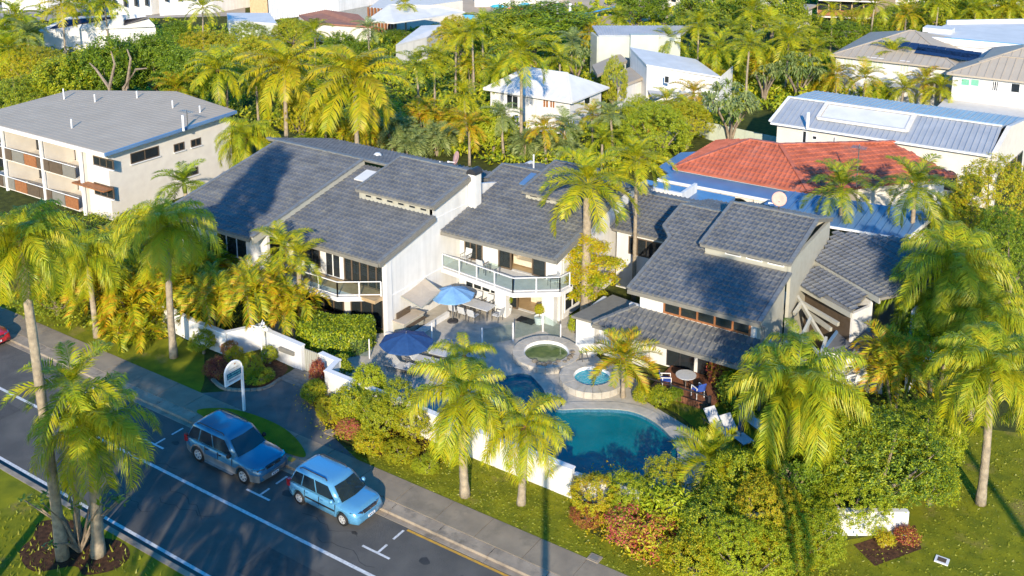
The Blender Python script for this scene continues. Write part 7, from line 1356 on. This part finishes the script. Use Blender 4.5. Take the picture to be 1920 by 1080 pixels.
# trees of the near verge, outside the frame on the camera side: their shade falls across road, path and patio
def shade_pos(u, v, zt, h): k = (h - zt) / math.tan(R_(SUN_EL)); return u + .52 * k, v - .855 * k
def outside(*q):
    for p in q:
        d = Vector(p) - Vector((0, 0, CAMH)); X = d.x * _ct + d.y * _st; Yh = -d.x * _st + d.y * _ct; zc = Yh * _c - d.z * _s; yc = -(Yh * _s + d.z * _c)
        if zc > .3 and -140 < 960 + FPX * X / zc < 2060 and CYP + FPX * yc / zc < 1200: return False
    return True
vp = [(-35.2, 25.6, 0, 11, 2.4, 'the road behind the four wheel drive'), (-32.2, 24.9, 0, 11.5, 2.2, 'the lane beside the wagon'), (-28.6, 22.9, 0, 11, 2.2, 'the road left of the hatchback'), (-37.0, 26.5, 0, 12, 2.8, 'the empty parking bay'), (-26.2, 24.0, 0, 11, 2.0, 'the road below the hatchback'), (-33.0, 31.0, 0, 12, 2.6, 'the entry path'), (-35.8, 31.0, 0, 12.5, 2.4, 'the sign garden'), (-30.0, 27.6, 0, 12, 2.2, 'the kerb between the cars'), (-31.5, 35.5, 0, 12.5, 1.9, 'the sun loungers'), (-29.6, 40.0, 0, 12.5, 1.5, 'the patio'), (-40.5, 28.0, 0, 12, 2.8, 'the far left footpath'),
      (-17.6, 45.2, 5, 20.5, 2.1, 'the right house roof'), (-15.6, 43.6, 5, 20.5, 1.9, 'the right house eave'), (-9.5, 51.5, 5.2, 20, 2.6, 'the tiled wing')]
for i, (u, v, zt, h, L, lb) in enumerate(vp):
    for h in ([5.5, 6.5, 7.5, 9, 10.5, 12, 13.5] if zt == 0 else [h]):
        x, y = shade_pos(u, v, zt, h)
        if outside((x, y, 0), (x, y, h), (x, y, h * .5), (x - L, y, h), (x + L, y, h), (x, y, h + L * .7)): break
    if outside((x, y, 0), (x, y, h), (x, y, h * .5), (x - L, y, h), (x + L, y, h), (x, y, h + L * .7)): palm('king' if i % 3 == 0 else 'queen', 'queen', (x, y, 0), (x, y, h), L, 'verge palm beside the camera shading ' + lb, n=18, group='palms along the near verge', r0=.2)
for i, (u, v, zt, h, rx, lb) in enumerate(((-45.2, 39.8, 5.2, 19, 2.3, 'the left house eave'), (-44.0, 43.6, 6, 20, 1.9, 'the middle of the left tiled roof'), (-47.0, 43.0, 6, 21, 1.7, 'the back of the left tiled roof'), (-33.6, 24.6, 0, 3.6, 1.9, 'the lower left road'), (-37.2, 25.0, 0, 3.8, 2.0, 'the road at the far left'))):
    x, y = shade_pos(u, v, zt, h)
    if not outside((x, y, 0), (x, y, h * .5), (x - rx, y, h), (x + rx, y, h), (x, y, h + rx)): continue
    t = thing('broadleaf_tree', 'tall broadleaf tree beside the camera shading ' + lb, 'tree', (x, y, 0), group='tall trees beside the camera')
    inst('crown', crown_leaf('tree', 'bushg', i % 3), t, Matrix.Translation((0, 0, h)) @ Matrix.Diagonal((rx, rx, rx * 1.15, 1))); part('trunk', MB().tube([(0, 0, 0), (.2, .1, h * .5), (0, 0, h)], [.4, .3, .1], 8), 'bark', t, local=True)
# sparse frangipani branches at the foot of the foreground palms
fr_ = thing('frangipani_tree', 'sparse leafed small tree with pale bare branches between the foreground palm trunks', 'tree', P(150, 1035)); c0 = Vector(P(150, 1035)); rr_ = np.random.default_rng(5); V = []; Fc = []; k = 0
for i in range(13):
    a = i * 2.4; L = rr_.uniform(1.0, 1.9); z1 = rr_.uniform(1.6, 3.0); p1 = c0 + Vector((math.cos(a) * L * .4, math.sin(a) * L * .4, z1 * .55)); p2 = c0 + Vector((math.cos(a) * L, math.sin(a) * L, z1))
    part('branch', MB().tube([c0, p1, p2], [.07, .045, .02], 5), 'bark', fr_)
    for j in range(11):
        b_ = rr_.uniform(0, 6.28); D = Vector((math.cos(b_), math.sin(b_), rr_.uniform(-.2, .6))).normalized() * .26; W_ = D.cross(Vector((0, 0, 1))).normalized() * .05; o_ = p2 - c0 + Vector(rr_.normal(size=3) * .08)
        V += [tuple(o_), tuple(o_ + D * .5 + W_), tuple(o_ + D), tuple(o_ + D * .5 - W_)]; Fc.append((k, k + 1, k + 2, k + 3)); k += 4
o = bpy.data.objects.new('foliage', geo_mesh('foliage', V, Fc, F['bush'])); COL.objects.link(o); o.parent = fr_
